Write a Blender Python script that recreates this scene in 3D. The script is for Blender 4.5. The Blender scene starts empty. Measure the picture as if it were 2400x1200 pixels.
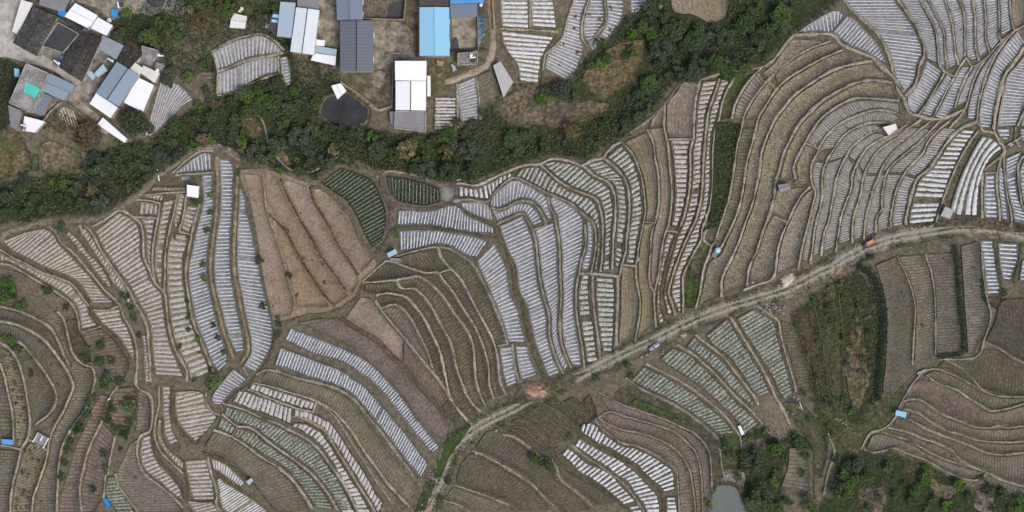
import bpy, math, random
import numpy as np
random.seed(7)
RNG = np.random.default_rng(11)
SC = bpy.context.scene
COL = SC.collection
# ------------------------------------------------------------------ camera, sky, sun, exposure
CAM_H, PX = 500.0, 0.125            # camera height (m), metres per photo pixel at height zero
cam_d = bpy.data.cameras.new('camera'); cam = bpy.data.objects.new('camera', cam_d); COL.objects.link(cam)
cam.location = (0, 0, CAM_H); cam.rotation_euler = (0, 0, 0)
cam_d.sensor_width = 36.0; cam_d.lens = 36.0 * CAM_H / (2400 * PX)
cam_d.clip_start = 1.0; cam_d.clip_end = 4000
SC.camera = cam
SUN_EL, SUN_AZ = math.radians(58), math.radians(135)     # azimuth clockwise from +Y
world = bpy.data.worlds.new('World'); SC.world = world; world.use_nodes = True
wn = world.node_tree.nodes; wl = world.node_tree.links
sky = wn.new('ShaderNodeTexSky'); sky.sky_type = 'NISHITA'; sky.sun_disc = False
sky.sun_elevation = SUN_EL; sky.sun_rotation = SUN_AZ
sky.air_density = 1.0; sky.dust_density = 4.0; sky.ozone_density = 1.0
wl.new(sky.outputs[0], wn['Background'].inputs[0]); wn['Background'].inputs[1].default_value = 0.145
sun_d = bpy.data.lights.new('sun', 'SUN'); sun = bpy.data.objects.new('sun', sun_d); COL.objects.link(sun)
sun_d.energy = 1.1; sun_d.angle = math.radians(18); sun_d.color = (1.0, 0.97, 0.93)
sun.rotation_euler = (math.pi / 2 - SUN_EL, 0, math.pi - SUN_AZ); sun.location = (0, 0, 120)
SC.view_settings.view_transform = 'Standard'; SC.view_settings.look = 'None'
SC.view_settings.gamma = 1.0; SC.view_settings.exposure = 0.2
SC.render.engine = 'CYCLES'
SC.cycles.max_bounces = 5; SC.cycles.diffuse_bounces = 3
# ------------------------------------------------------------------ terrain
STREAM = np.array([(-200, 480), (0, 470), (150, 455), (300, 420), (450, 300), (620, 330), (760, 340), (900, 350), (1060, 380),
                   (1250, 340), (1400, 280), (1560, 150), (1700, 90), (1850, 40), (2000, -80)], float)
SW = np.c_[(STREAM[:, 0] - 1200) * PX, (600 - STREAM[:, 1]) * PX]

def seg_dist(X, Y, P):
    d = np.full(np.shape(X), 1e9)
    for a, b in zip(P[:-1], P[1:]):
        v = b - a; L = (v ** 2).sum()
        t = np.clip(((X - a[0]) * v[0] + (Y - a[1]) * v[1]) / L, 0, 1)
        d = np.minimum(d, np.hypot(X - a[0] - t * v[0], Y - a[1] - t * v[1]))
    return d

def HZ(X, Y):
    X = np.asarray(X, float); Y = np.asarray(Y, float)
    d = seg_dist(X, Y, SW)
    h = 9.0 * (1 - np.exp(-d / 45.0))
    return h + 0.5 * np.sin(X / 31.0 + 1.3) * np.cos(Y / 27.0) + 0.3 * np.sin((X + Y) / 17.0)

def PZ(px, py, z):
    k = PX * (CAM_H - z) / CAM_H
    return (np.asarray(px, float) - 1200) * k, (600 - np.asarray(py, float)) * k

def GR(px, py, dz=0.0):
    """photo point -> point on the terrain (raised dz)"""
    px = np.asarray(px, float); py = np.asarray(py, float)
    z = np.zeros(px.shape) + 5.0
    for _ in range(5):
        X, Y = PZ(px, py, z); z = HZ(X, Y) + dz
    X, Y = PZ(px, py, z)
    return X, Y, z

def fbm(X, Y, s, seed=0):
    r = np.random.default_rng(seed); out = 0; amp = 1.0
    for o in range(4):
        for k in range(3):
            a = r.uniform(0, 6.28); f = (2 ** o) / s * r.uniform(.7, 1.3); p = r.uniform(0, 6.28, 2)
            out = out + amp * np.sin((X * math.cos(a) + Y * math.sin(a)) * f * 6.28 + p[0] + 1.7 * np.sin((Y * math.cos(a) - X * math.sin(a)) * f * 4 + p[1]))
        amp *= 0.6
    return out / 5.0

# ------------------------------------------------------------------ mesh helpers
def mesh(name, V, F, mat=None, uv=None, smooth=False, col=None, mats=None, midx=None):
    """F: (n,4) quad array or list of faces"""
    me = bpy.data.meshes.new(name)
    V = np.asarray(V, np.float32)
    if isinstance(F, np.ndarray):
        n, k = F.shape
        me.vertices.add(len(V)); me.vertices.foreach_set('co', V.ravel())
        me.loops.add(n * k); me.loops.foreach_set('vertex_index', F.astype(np.int32).ravel())
        me.polygons.add(n); me.polygons.foreach_set('loop_start', np.arange(0, n * k, k, dtype=np.int32))
        me.polygons.foreach_set('loop_total', np.full(n, k, np.int32))
        me.update(calc_edges=True)
        lv = F.ravel()
    else:
        me.from_pydata([tuple(map(float, v)) for v in V], [], [tuple(int(i) for i in f) for f in F])
        lv = np.array([i for f in F for i in f])
    if uv is not None:
        l = me.uv_layers.new(name='UVMap'); l.data.foreach_set('uv', np.asarray(uv, np.float32)[lv].ravel())
    if col is not None:
        a = me.attributes.new('tone', 'FLOAT', 'POINT'); a.data.foreach_set('value', np.asarray(col, np.float32))
    for m in (mats or ([mat] if mat else [])): me.materials.append(m)
    if midx is not None: me.polygons.foreach_set('material_index', np.asarray(midx, np.int32))
    if smooth: me.polygons.foreach_set('use_smooth', np.ones(len(me.polygons), bool))
    return me

def link(name, me, parent=None, loc=None):
    o = bpy.data.objects.new(name, me); COL.objects.link(o)
    if parent is not None: o.parent = parent
    if loc is not None: o.location = loc
    return o

def tag(o, label, cat, group=None, kind=None):
    if label: o['label'] = label
    if cat: o['category'] = cat
    if group: o['group'] = group
    if kind: o['kind'] = kind
    return o

def structure(name, me):
    o = link(name, me); o['kind'] = 'structure'; return o

def grid_faces(nr, nc):
    i = np.arange(nr - 1)[:, None] * nc + np.arange(nc - 1)[None, :]
    i = i.ravel()
    return np.c_[i, i + 1, i + nc + 1, i + nc]

class MB:
    """collects boxes, tubes and prisms for one mesh"""
    def __init__(s): s.v = []; s.f = []; s.m = []; s.cur = 0
    def add(s, V, F):
        b = len(s.v); s.v += [tuple(v) for v in V]; s.f += [tuple(i + b for i in f) for f in F]; s.m += [s.cur] * len(F)
    def box(s, c, size, rz=0.0, taper=1.0):
        cx, cy, cz = c; a, b, h = [k / 2 for k in size]; co, si = math.cos(rz), math.sin(rz); V = []
        for z, t in ((-h, 1), (h, taper)):
            for x, y in ((-a, -b), (a, -b), (a, b), (-a, b)):
                V.append((cx + (x * co - y * si) * t, cy + (x * si + y * co) * t, cz + z))
        s.add(V, [(3, 2, 1, 0), (4, 5, 6, 7), (0, 1, 5, 4), (1, 2, 6, 5), (2, 3, 7, 6), (3, 0, 4, 7)])
    def tube(s, p, q, r0, r1, n=7, cap=True):
        p = np.array(p, float); q = np.array(q, float); d = q - p; d /= np.linalg.norm(d)
        u = np.cross(d, (0, 0, 1) if abs(d[2]) < .9 else (1, 0, 0)); u /= np.linalg.norm(u); w = np.cross(d, u)
        V = [];
        for c, r in ((p, r0), (q, r1)):
            for i in range(n):
                a = 2 * math.pi * i / n; V.append(c + r * (u * math.cos(a) + w * math.sin(a)))
        F = [(i, (i + 1) % n, n + (i + 1) % n, n + i) for i in range(n)]
        if cap: F += [tuple(range(n, 2 * n)), tuple(reversed(range(n)))]
        s.add(V, F)
    def blob(s, c, r, n=8, m=5, jit=.18, flat=.7, seed=0):
        R = random.Random(seed); V = [(c[0], c[1], c[2] - r[2] * .4)]; F = []
        for j in range(1, m):
            t = math.pi * j / m - math.pi / 2
            for i in range(n):
                a = 2 * math.pi * i / n + j * .4; k = 1 + R.uniform(-jit, jit)
                V.append((c[0] + r[0] * k * math.cos(t) * math.cos(a), c[1] + r[1] * k * math.cos(t) * math.sin(a), c[2] + r[2] * k * math.sin(t) * (1 if t > 0 else .5)))
        V.append((c[0], c[1], c[2] + r[2])); T = len(V) - 1
        for i in range(n): F.append((0, 1 + (i + 1) % n, 1 + i))
        for j in range(m - 2):
            for i in range(n):
                a = 1 + j * n; F.append((a + i, a + (i + 1) % n, a + n + (i + 1) % n, a + n + i))
        a = 1 + (m - 2) * n
        for i in range(n): F.append((a + i, a + (i + 1) % n, T))
        s.add(V, F)
    def build(s, name, mat, parent=None, mats=None, smooth=False):
        return link(name, mesh(name, s.v, s.f, mat, mats=mats, midx=s.m if mats else None, smooth=smooth), parent)

def catmull(P, per=8):
    P = np.asarray(P, float)
    if len(P) < 3: 
        t = np.linspace(0, 1, per + 1)[:, None]; return P[0] * (1 - t) + P[-1] * t
    Q = np.vstack([2 * P[0] - P[1], P, 2 * P[-1] - P[-2]]); out = []
    for i in range(1, len(Q) - 2):
        p0, p1, p2, p3 = Q[i - 1:i + 3]
        t0 = 0; d = [max(np.linalg.norm(b - a), 1e-6) ** .5 for a, b in ((p0, p1), (p1, p2), (p2, p3))]
        t1 = d[0]; t2 = t1 + d[1]; t3 = t2 + d[2]
        t = np.linspace(t1, t2, per, endpoint=False)[:, None]
        A1 = (t1 - t) / t1 * p0 + t / t1 * p1; A2 = (t2 - t) / (t2 - t1) * p1 + (t - t1) / (t2 - t1) * p2
        A3 = (t3 - t) / (t3 - t2) * p2 + (t - t2) / (t3 - t2) * p3
        B1 = (t2 - t) / t2 * A1 + t / t2 * A2; B2 = (t3 - t) / (t3 - t1) * A2 + (t - t1) / (t3 - t1) * A3
        out.append((t2 - t) / (t2 - t1) * B1 + (t - t1) / (t2 - t1) * B2)
    out.append(P[-1:]); return np.vstack(out)

def resample(P, t):
    d = np.r_[0, np.cumsum(np.hypot(*np.diff(P, axis=0).T))]; L = d[-1]
    return np.c_[np.interp(np.asarray(t) * L, d, P[:, 0]), np.interp(np.asarray(t) * L, d, P[:, 1])]

def plen(P): return np.hypot(*np.diff(P, axis=0).T).sum()

def pts(s): return np.array([[float(k) for k in w.split(',')] for w in s.split()])

def inside(px, py, poly):
    r = np.zeros(np.shape(px), bool); n = len(poly); j = n - 1
    for i in range(n):
        xi, yi = poly[i]; xj, yj = poly[j]
        if yi != yj:
            c = ((yi > py) != (yj > py)) & (px < (xj - xi) * (py - yi) / (yj - yi) + xi); r ^= c
        j = i
    return r

# ------------------------------------------------------------------ materials
MATS = {}
class NT:
    def __init__(s, name):
        s.m = bpy.data.materials.new(name); s.m.use_nodes = True; s.n = s.m.node_tree.nodes; s.l = s.m.node_tree.links
        s.b = s.n['Principled BSDF']; s.b.inputs['Specular IOR Level'].default_value = 0.25; MATS[name] = s.m
    def new(s, t, **k):
        x = s.n.new(t)
        for a, v in k.items(): setattr(x, a, v)
        return x
    def pos(s):
        return s.new('ShaderNodeNewGeometry').outputs['Position']
    def noise(s, vec, scale, detail=4, rough=.6, dist=0.0):
        x = s.new('ShaderNodeTexNoise'); x.inputs['Scale'].default_value = scale; x.inputs['Detail'].default_value = detail
        x.inputs['Roughness'].default_value = rough; x.inputs['Distortion'].default_value = dist; s.l.new(vec, x.inputs['Vector']); return x.outputs[0]
    def ramp(s, fac, stops):
        x = s.new('ShaderNodeValToRGB'); e = x.color_ramp.elements
        while len(e) < len(stops): e.new(.5)
        for k, (p, c) in zip(e, stops): k.position = p; k.color = (*c, 1) if len(c) == 3 else c
        s.l.new(fac, x.inputs[0]); return x.outputs[0]
    def fr(s, fac, a, b):
        x = s.new('ShaderNodeMapRange'); x.inputs[1].default_value = a; x.inputs[2].default_value = b; x.clamp = True; s.l.new(fac, x.inputs[0]); return x.outputs[0]
    def mix(s, fac, a, b, mode='MIX'):
        x = s.new('ShaderNodeMix', data_type='RGBA', blend_type=mode)
        for i, v in ((0, fac), (6, a), (7, b)):
            if hasattr(v, 'is_linked') or isinstance(v, bpy.types.NodeSocket): s.l.new(v, x.inputs[i])
            else: x.inputs[i].default_value = v if i == 0 else (*v, 1)
        return x.outputs[2]
    def math(s, op, a, b=0.0):
        x = s.new('ShaderNodeMath', operation=op)
        for i, v in ((0, a), (1, b)):
            if isinstance(v, bpy.types.NodeSocket): s.l.new(v, x.inputs[i])
            else: x.inputs[i].default_value = v
        return x.outputs[0]
    def attr(s, name): return s.new('ShaderNodeAttribute', attribute_name=name).outputs['Fac']
    def uv(s):
        x = s.new('ShaderNodeSeparateXYZ'); s.l.new(s.new('ShaderNodeUVMap').outputs[0], x.inputs[0]); return x.outputs
    def rnd(s, c, amt=.12, hue=.012):
        r = s.new('ShaderNodeObjectInfo').outputs['Random']
        h = s.new('ShaderNodeHueSaturation'); s.l.new(c, h.inputs['Color'])
        s.l.new(s.math('ADD', s.math('MULTIPLY', r, 2 * amt), 1 - amt), h.inputs['Value'])
        r2 = s.math('FRACT', s.math('MULTIPLY', r, 17.31))
        s.l.new(s.math('ADD', s.math('MULTIPLY', r2, 2 * hue), .5 - hue), h.inputs['Hue'])
        s.l.new(s.math('ADD', s.math('MULTIPLY', r2, .3), .85), h.inputs['Saturation']); return h.outputs[0]
    def done(s, c, rough=.9, bump=None, bs=.5, bd=.1):
        if isinstance(c, bpy.types.NodeSocket): s.l.new(c, s.b.inputs['Base Color'])
        else: s.b.inputs['Base Color'].default_value = (*c, 1)
        s.b.inputs['Roughness'].default_value = rough
        if bump is not None:
            x = s.new('ShaderNodeBump'); x.inputs['Strength'].default_value = bs; x.inputs['Distance'].default_value = bd
            s.l.new(bump, x.inputs['Height']); s.l.new(x.outputs[0], s.b.inputs['Normal'])
        return s.m

def soil(name, dark, mid, light, scale=1.6, big=.06, tint=None, tl=(.5, .62), lo=.34, hi=.66, rnd=.1, lines=None, bs=.6, tsc=.16):
    if name[4:] not in ('concrete', 'greycon', 'orange', 'sand', 'stone', 'bark', 'wall', 'tomb', 'grass', 'leafsoil'):
        g = (1.1, 1.1, 1.07) if 'film' in name else (1.22, 1.16, 1.07) if name[4:] in ('plough', 'ploughd', 'ridge') else (1.2, 1.17, 1.12); dark, mid, light = [tuple(k * q for k, q in zip(x, g)) for x in (dark, mid, light)]
        if lines: lines = (lines[0], lines[1], tuple(k * (.92 if lines[3] else 1.1) for k in lines[2]), lines[3])
    t = NT(name); p = t.pos(); n1 = t.noise(p, scale, 3, .65); c = t.ramp(n1, [(lo, dark), (.5, mid), (hi, light)])
    n2 = t.noise(p, big, 4, .6); c = t.mix(t.fr(n2, .3, .7), c, t.mix(1.0, c, (.72, .72, .72), 'MULTIPLY'))
    n4 = t.noise(p, .33, 3, .6, .6); c = t.mix(t.fr(n4, .46, .64), c, t.mix(1.0, c, (.8, .79, .77), 'MULTIPLY'))
    if tint:
        n3 = t.noise(p, tsc, 5, .7); c = t.mix(t.math('MULTIPLY', t.fr(n3, *tl), .8), c, t.mix(n1, tint, tuple(k * 1.7 for k in tint)))
    if lines:
        per, w, lc, ax = lines; u = t.uv()[ax]
        wob = t.math('MULTIPLY', t.math('SUBTRACT', t.noise(p, .5, 2), .5), .45 if ax else .8)
        f = t.math('FRACT', t.math('DIVIDE', t.math('ADD', u, wob), per)); c = t.mix(t.math('MULTIPLY', t.math('LESS_THAN', f, w), t.math('ADD', .35, t.math('MULTIPLY', t.fr(t.noise(p, .45, 3), .3, .55), .65))), c, lc)
    if rnd: c = t.rnd(c, rnd)
    return t.done(c, .95, n1, bs, .12)

GRASS = (.035, .05, .017)
soil('mat_gap', (.085, .075, .054), (.145, .127, .094), (.21, .184, .14), 1.3, .05, (.05, .06, .024), (.5, .64))
soil('mat_filmsoil', (.185, .182, .18), (.248, .244, .243), (.31, .305, .304), 1.2, .09, rnd=.07)
soil('mat_filmdark', (.12, .123, .128), (.185, .19, .2), (.25, .255, .268), 1.2, .09, rnd=.05)
soil('mat_bedsoil', (.07, .062, .045), (.12, .105, .077), (.17, .15, .11), 1.5, .06, rnd=.1)
soil('mat_bedtan', (.145, .122, .087), (.205, .175, .128), (.27, .232, .172), 1.5, .06, rnd=.1)
soil('mat_densesoil', (.13, .119, .096), (.185, .168, .137), (.24, .22, .178), 1.5, .06, rnd=.09)
soil('mat_dry', (.085, .074, .053), (.18, .159, .119), (.29, .26, .2), 2.2, .05, (.085, .084, .045), (.54, .7), .36, .66, rnd=.1)
soil('mat_dryg', (.13, .107, .072), (.21, .177, .124), (.28, .238, .17), 2.0, .05, rnd=.07, lines=(1.0, .14, (.1, .082, .055), 0))
soil('mat_dryr', (.12, .106, .078), (.19, .169, .127), (.26, .232, .178), 1.6, .06, (.08, .083, .043), (.55, .7), rnd=.1, lines=(1.0, .36, (.1, .086, .063), 1))
soil('mat_olive', (.062, .055, .038), (.112, .1, .071), (.165, .148, .108), 1.5, .06, (.055, .062, .028), (.54, .7), rnd=.14, lines=(1.0, .36, (.07, .062, .042), 1))
soil('mat_olivel', (.098, .088, .065), (.162, .146, .111), (.225, .204, .16), 1.5, .06, (.075, .08, .04), (.55, .7), rnd=.12, lines=(1.0, .36, (.09, .08, .057), 1))
soil('mat_plough', (.18, .14, .105), (.25, .2, .152), (.31, .25, .195), 1.7, .045, rnd=.05)
soil('mat_ploughd', (.1, .08, .063), (.16, .13, .104), (.215, .178, .145), 1.7, .05, rnd=.1)
soil('mat_ridge', (.13, .106, .088), (.2, .166, .14), (.265, .224, .19), 1.4, .06, rnd=.05, lines=(1.0, .4, (.1, .08, .068), 1))
soil('mat_red', (.12, .094, .073), (.18, .144, .114), (.24, .195, .156), 1.4, .06, rnd=.06, lines=(1.0, .4, (.1, .074, .057), 1))
soil('mat_darksoil', (.045, .035, .026), (.08, .063, .047), (.125, .10, .075), 1.5, .06, rnd=.05)
soil('mat_weedy', (.035, .038, .018), (.085, .076, .042), (.15, .125, .08), 1.0, .07, (.035, .055, .016), (.42, .6), rnd=.1, tsc=.22)
soil('mat_weedg', (.035, .036, .02), (.078, .072, .042), (.14, .118, .075), 1.0, .07, (.04, .052, .022), (.46, .62), rnd=.1, tsc=.22, lines=(2.6, .08, (.12, .105, .075), 0))
soil('mat_leafsoil', (.02, .026, .012), (.04, .048, .02), (.07, .075, .035), 1.2, .06)
soil('mat_grass', (.03, .045, .014), (.06, .085, .026), (.1, .13, .045), 1.2, .08)
soil('mat_bund', (.19, .168, .127), (.31, .276, .216), (.41, .368, .292), 1.1, .08, (.12, .12, .06), (.58, .72), rnd=.1)
soil('mat_bundgrey', (.17, .155, .12), (.265, .24, .19), (.35, .318, .255), 1.1, .08, (.1, .1, .055), (.54, .7), rnd=.1)
soil('mat_bunddark', (.06, .05, .033), (.11, .092, .06), (.17, .142, .095), 1.1, .08, (.05, .06, .024), (.5, .64), rnd=.1)
soil('mat_path', (.10, .083, .058), (.165, .138, .10), (.24, .205, .152), .9, .08, (.07, .075, .03), (.54, .7))
soil('mat_pathdark', (.07, .056, .04), (.115, .094, .068), (.17, .142, .105), .9, .08)
soil('mat_lane', (.2, .165, .115), (.3, .25, .18), (.4, .34, .25), .9, .1, rnd=0)
soil('mat_concrete', (.4, .37, .315), (.49, .455, .395), (.57, .53, .465), .7, .08, rnd=.03, bs=.15)
soil('mat_greycon', (.16, .15, .14), (.25, .24, .225), (.36, .345, .32), .6, .2, rnd=.06, bs=.15)
soil('mat_yard', (.13, .115, .09), (.25, .225, .185), (.38, .345, .29), .5, .14, (.06, .06, .03), (.56, .68), rnd=.08, tsc=.12)
soil('mat_yardbrown', (.07, .055, .035), (.14, .115, .075), (.24, .2, .14), .5, .14, (.05, .058, .022), (.46, .62), rnd=.08, tsc=.12)
soil('mat_scrub', (.05, .04, .025), (.12, .095, .062), (.21, .165, .115), .9, .08, (.045, .058, .02), (.5, .66), rnd=.1)
soil('mat_orangepath', (.15, .112, .074), (.24, .183, .125), (.33, .262, .19), .9, .08, (.1, .1, .05), (.56, .7))
soil('mat_orange', (.26, .15, .09), (.42, .26, .165), (.55, .38, .26), 1.0, .2, rnd=0)
soil('mat_sand', (.4, .35, .28), (.6, .54, .44), (.75, .7, .6), 1.0, .2, rnd=0)
soil('mat_stone', (.16, .147, .128), (.27, .25, .22), (.4, .375, .335), .9, .2, rnd=.3, bs=.4)
soil('mat_bark', (.05, .04, .03), (.09, .07, .05), (.14, .115, .085), 3, .2)
soil('mat_wall', (.3, .28, .25), (.42, .4, .36), (.52, .5, .45), .5, .2, rnd=.15, bs=.1)
soil('mat_tomb', (.2, .2, .195), (.3, .3, .295), (.4, .4, .39), 1.5, .2, rnd=0, bs=.1)

def film(name, white, grey, lo, hi, scale=1.4, rough=.45, rnd=.11, streak=None, green=None):
    t = NT(name); p = t.pos(); n = t.noise(p, scale, 4, .7)
    c = t.mix(t.fr(n, lo, hi), grey, white)
    if streak: c = t.mix(t.fr(t.noise(p, 3.0, 2, .5), .5, .66), c, streak)
    if green: c = t.mix(t.fr(t.noise(p, 2.2, 3, .6), .46, .6), c, green)
    return t.done(t.rnd(c, rnd, .004) if rnd else c, rough, n, .4, .06)
film('mat_crest', (.64, .64, .64), (.5, .497, .497), .3, .6)
film('mat_bedw', (.5, .478, .43), (.27, .25, .212), .32, .56, 1.5, streak=(.2, .19, .15))
film('mat_bedgreen', (.52, .525, .46), (.26, .265, .21), .34, .58, 1.5, streak=(.13, .15, .09))
film('mat_bedp', (.52, .472, .415), (.34, .3, .258), .3, .55, 1.3, streak=(.24, .2, .165))
film('mat_bedpale', (.49, .472, .44), (.38, .362, .332), .3, .6, .9, streak=(.36, .34, .3))
film('mat_bedbright', (.58, .585, .575), (.34, .345, .335), .3, .55, 1.0)
film('mat_dense', (.34, .33, .302), (.21, .2, .176), .34, .6, 1.8)
film('mat_densebright', (.43, .425, .41), (.27, .265, .255), .34, .58, 1.6)
film('mat_vegp', (.37, .385, .33), (.18, .195, .145), .36, .6, 2.0, green=(.07, .095, .045))
film('mat_vegline', (.42, .43, .38), (.2, .21, .165), .36, .58, 1.3)

def leaf(name, c0, c1, c2, rnd=.22):
    t = NT(name); a = t.attr('tone'); c = t.ramp(a, [(0, c0), (.5, c1), (1, c2)]); c = t.rnd(c, rnd, .02)
    t.b.inputs['Transmission Weight'].default_value = 0
    return t.done(c, .6)
leaf('leaf_dark', (.027, .04, .018), (.054, .076, .033), (.09, .115, .052))
leaf('leaf_blue', (.032, .042, .026), (.06, .076, .046), (.096, .118, .074))
leaf('leaf_mid', (.03, .05, .013), (.062, .098, .026), (.11, .155, .048))
leaf('leaf_bright', (.035, .07, .012), (.075, .135, .024), (.13, .21, .045))
leaf('leaf_yellow', (.05, .055, .02), (.14, .13, .05), (.4, .36, .18))
leaf('leaf_brown', (.05, .04, .02), (.12, .095, .048), (.22, .18, .095))
leaf('leaf_under', (.026, .035, .015), (.052, .065, .029), (.093, .106, .05), 0)
leaf('leaf_hedge', (.012, .02, .01), (.025, .04, .018), (.05, .07, .032), 0)
leaf('leaf_crop', (.03, .048, .024), (.055, .08, .042), (.1, .13, .075), .1)
leaf('leaf_dust', (.04, .05, .028), (.08, .095, .058), (.14, .16, .1), .1)
leaf('leaf_scrub', (.05, .045, .02), (.11, .095, .05), (.19, .155, .09), 0)

def plain(name, c, rough=.5, var=.12, sc=.4, rnd=.0, metal=0.0):
    t = NT(name); p = t.pos(); n = t.noise(p, sc, 4, .6); cc = t.mix(t.fr(n, .3, .7), tuple(k * (1 - var) for k in c), tuple(min(k * (1 + var), .95) for k in c))
    if rnd: cc = t.rnd(cc, rnd)
    t.b.inputs['Metallic'].default_value = metal
    return t.done(cc, rough, n, .05, .02)
def metal_roof(name, c, line=.82, per=.95, dirt=.25, stain=(.35, .32, .28)):
    t = NT(name); p = t.pos(); u = t.uv()[0]; v = t.uv()[1]
    f = t.math('FRACT', t.math('DIVIDE', u, per)); ln = t.math('LESS_THAN', f, .16)
    cc = t.mix(ln, c, tuple(k * line for k in c))
    f2 = t.math('LESS_THAN', t.math('FRACT', t.math('DIVIDE', v, 5.6)), .02); cc = t.mix(f2, cc, tuple(k * .78 for k in c))
    cc = t.mix(t.math('MULTIPLY', t.fr(t.noise(p, .35, 5, .7), .48, .75), dirt), cc, stain)
    t.done(cc, .45, t.math('SINE', t.math('MULTIPLY', u, 6.283 / .32)), .12, .02); return t.m
metal_roof('roof_white', (.84, .845, .84), .95, .95, .3, (.6, .595, .57))
metal_roof('roof_offwhite', (.7, .68, .62), .92, .95, .2)
metal_roof('roof_pale', (.64, .69, .71), .93, .95, .12)
metal_roof('roof_skypale', (.36, .46, .52), .9, .95, .2)
metal_roof('roof_bluegrey', (.235, .3, .36), .88, .95, .12, (.2, .24, .28))
metal_roof('roof_slate', (.135, .145, .17), .72, .95, .15, (.2, .2, .2))
metal_roof('roof_steel', (.18, .215, .27), .85, .95, .15, (.2, .22, .25))
metal_roof('roof_azure', (.27, .53, .69), .9, .95, .15, (.4, .5, .55))
metal_roof('roof_vivid', (.10, .3, .6), .85, .95, .2, (.25, .4, .55))
metal_roof('roof_grey', (.22, .215, .22), .82, .8, .45, (.36, .34, .33))
metal_roof('roof_lightgrey', (.4, .4, .385), .85, 1.4, .4, (.28, .27, .25))
metal_roof('roof_corr', (.3, .33, .36), .55, .5, .5, (.16, .16, .16))
metal_roof('roof_rust', (.075, .06, .055), .75, .6, .5, (.13, .1, .085))
def tile_roof(name, dark, mid, light, thr):
    t = NT(name); p = t.pos(); u, v = t.uv()[0], t.uv()[1]; n = t.noise(p, 2.3, 4, .75); b = t.noise(p, .22, 4, .6)
    c = t.ramp(n, [(.3, dark), (.5, mid), (thr, light)])
    c = t.mix(t.fr(b, .42, .62), t.mix(1.0, c, (.55, .54, .53), 'MULTIPLY'), c)
    ln = t.math('LESS_THAN', t.math('FRACT', t.math('DIVIDE', u, .5)), .3); c = t.mix(t.math('MULTIPLY', ln, .55), c, dark)
    return t.done(c, .9, t.math('SINE', t.math('MULTIPLY', u, 6.283 / .5)), .6, .06)
tile_roof('roof_tile', (.03, .029, .027), (.085, .082, .076), (.3, .295, .28), .72)
tile_roof('roof_tiledark', (.022, .02, .018), (.058, .054, .048), (.26, .24, .21), .75)
tile_roof('roof_concrete', (.2, .195, .19), (.35, .335, .32), (.52, .5, .475), .66)
plain('mat_darkfloor', (.055, .055, .058), .8, .25, .3)
plain('mat_pond', (.03, .03, .032), .3, .45, .25)
plain('mat_water', (.13, .145, .135), .12, .08, .1)
plain('mat_teal', (.09, .5, .42), .6, .15, .8)
plain('mat_blue', (.08, .3, .6), .5, .15, .8, .1)
plain('mat_skyblue', (.3, .58, .72), .5, .15, .8)
plain('mat_glass', (.03, .035, .04), .1, .1)
plain('mat_white', (.8, .8, .78), .5, .06)
plain('mat_steel', (.45, .46, .47), .35, .1, 1, 0, .6)
plain('mat_black', (.02, .02, .022), .6, .2)
plain('mat_rubber', (.025, .025, .025), .85, .2)
plain('mat_navy', (.05, .06, .12), .4, .2)
plain('mat_rustbed', (.5, .27, .13), .7, .2, 1.2)
plain('mat_lilac', (.3, .28, .36), .5, .15)
plain('mat_maroon', (.16, .045, .05), .5, .2, 1.2)
plain('mat_pink', (.5, .33, .34), .8, .15, 2)
plain('mat_skin', (.42, .26, .18), .6, .08, 2)
plain('mat_wood', (.3, .25, .18), .8, .3, 2)
plain('mat_door', (.14, .1, .08), .6, .2, 1)
# dirt track: two worn wheel ruts along a weedy strip, u runs across
def track_mat():
    t = NT('mat_track'); p = t.pos(); u = t.uv()[0]; n = t.noise(p, 1.1, 4, .65); big = t.noise(p, .07, 4, .6)
    earth = t.ramp(n, [(.34, (.14, .12, .088)), (.5, (.21, .184, .138)), (.66, (.29, .256, .196))])
    weed = t.ramp(n, [(.34, (.045, .05, .022)), (.5, (.085, .085, .045)), (.66, (.13, .12, .075))])
    c = t.mix(t.fr(t.math('ADD', big, t.math('MULTIPLY', n, .3)), .66, .8), earth, weed)
    wob = t.math('MULTIPLY', t.math('SUBTRACT', t.noise(p, .12, 3), .5), 1.0); uu = t.math('ADD', u, wob)
    for k in (-.75, .75):
        d = t.math('ABSOLUTE', t.math('SUBTRACT', uu, k)); f = t.fr(t.math('ADD', d, t.math('MULTIPLY', n, .3)), .75, .36)
        c = t.mix(t.math('MULTIPLY', f, .8), c, t.ramp(n, [(.34, (.25, .222, .175)), (.66, (.39, .352, .285))]))
    g = t.fr(t.math('ADD', t.math('ABSOLUTE', uu), t.math('MULTIPLY', n, .5)), 1.7, 2.4); c = t.mix(t.math('MULTIPLY', g, t.fr(big, .4, .6)), c, weed)
    return t.done(c, .95, n, .5, .1)
track_mat()
def ground_mat():
    t = NT('mat_ground'); p = t.pos(); w = t.attr('tone'); n = t.noise(p, .9, 5, .7); b = t.noise(p, .09, 5, .65)
    fld = t.ramp(n, [(.32, (.075, .064, .042)), (.5, (.13, .111, .075)), (.68, (.2, .17, .12))])
    fld = t.mix(t.fr(t.noise(p, .2, 5, .7), .52, .68), fld, t.ramp(n, [(.3, (.045, .052, .024)), (.7, (.11, .112, .055))]))
    wd = t.ramp(n, [(.3, (.016, .023, .009)), (.5, (.034, .045, .018)), (.7, (.065, .075, .033))])
    wd = t.mix(t.fr(b, .6, .72), wd, t.ramp(n, [(.3, (.055, .042, .027)), (.5, (.11, .086, .057)), (.7, (.18, .145, .1))]))
    return t.done(t.mix(w, fld, wd), .95, n, .6, .25)
ground_mat()

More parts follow.
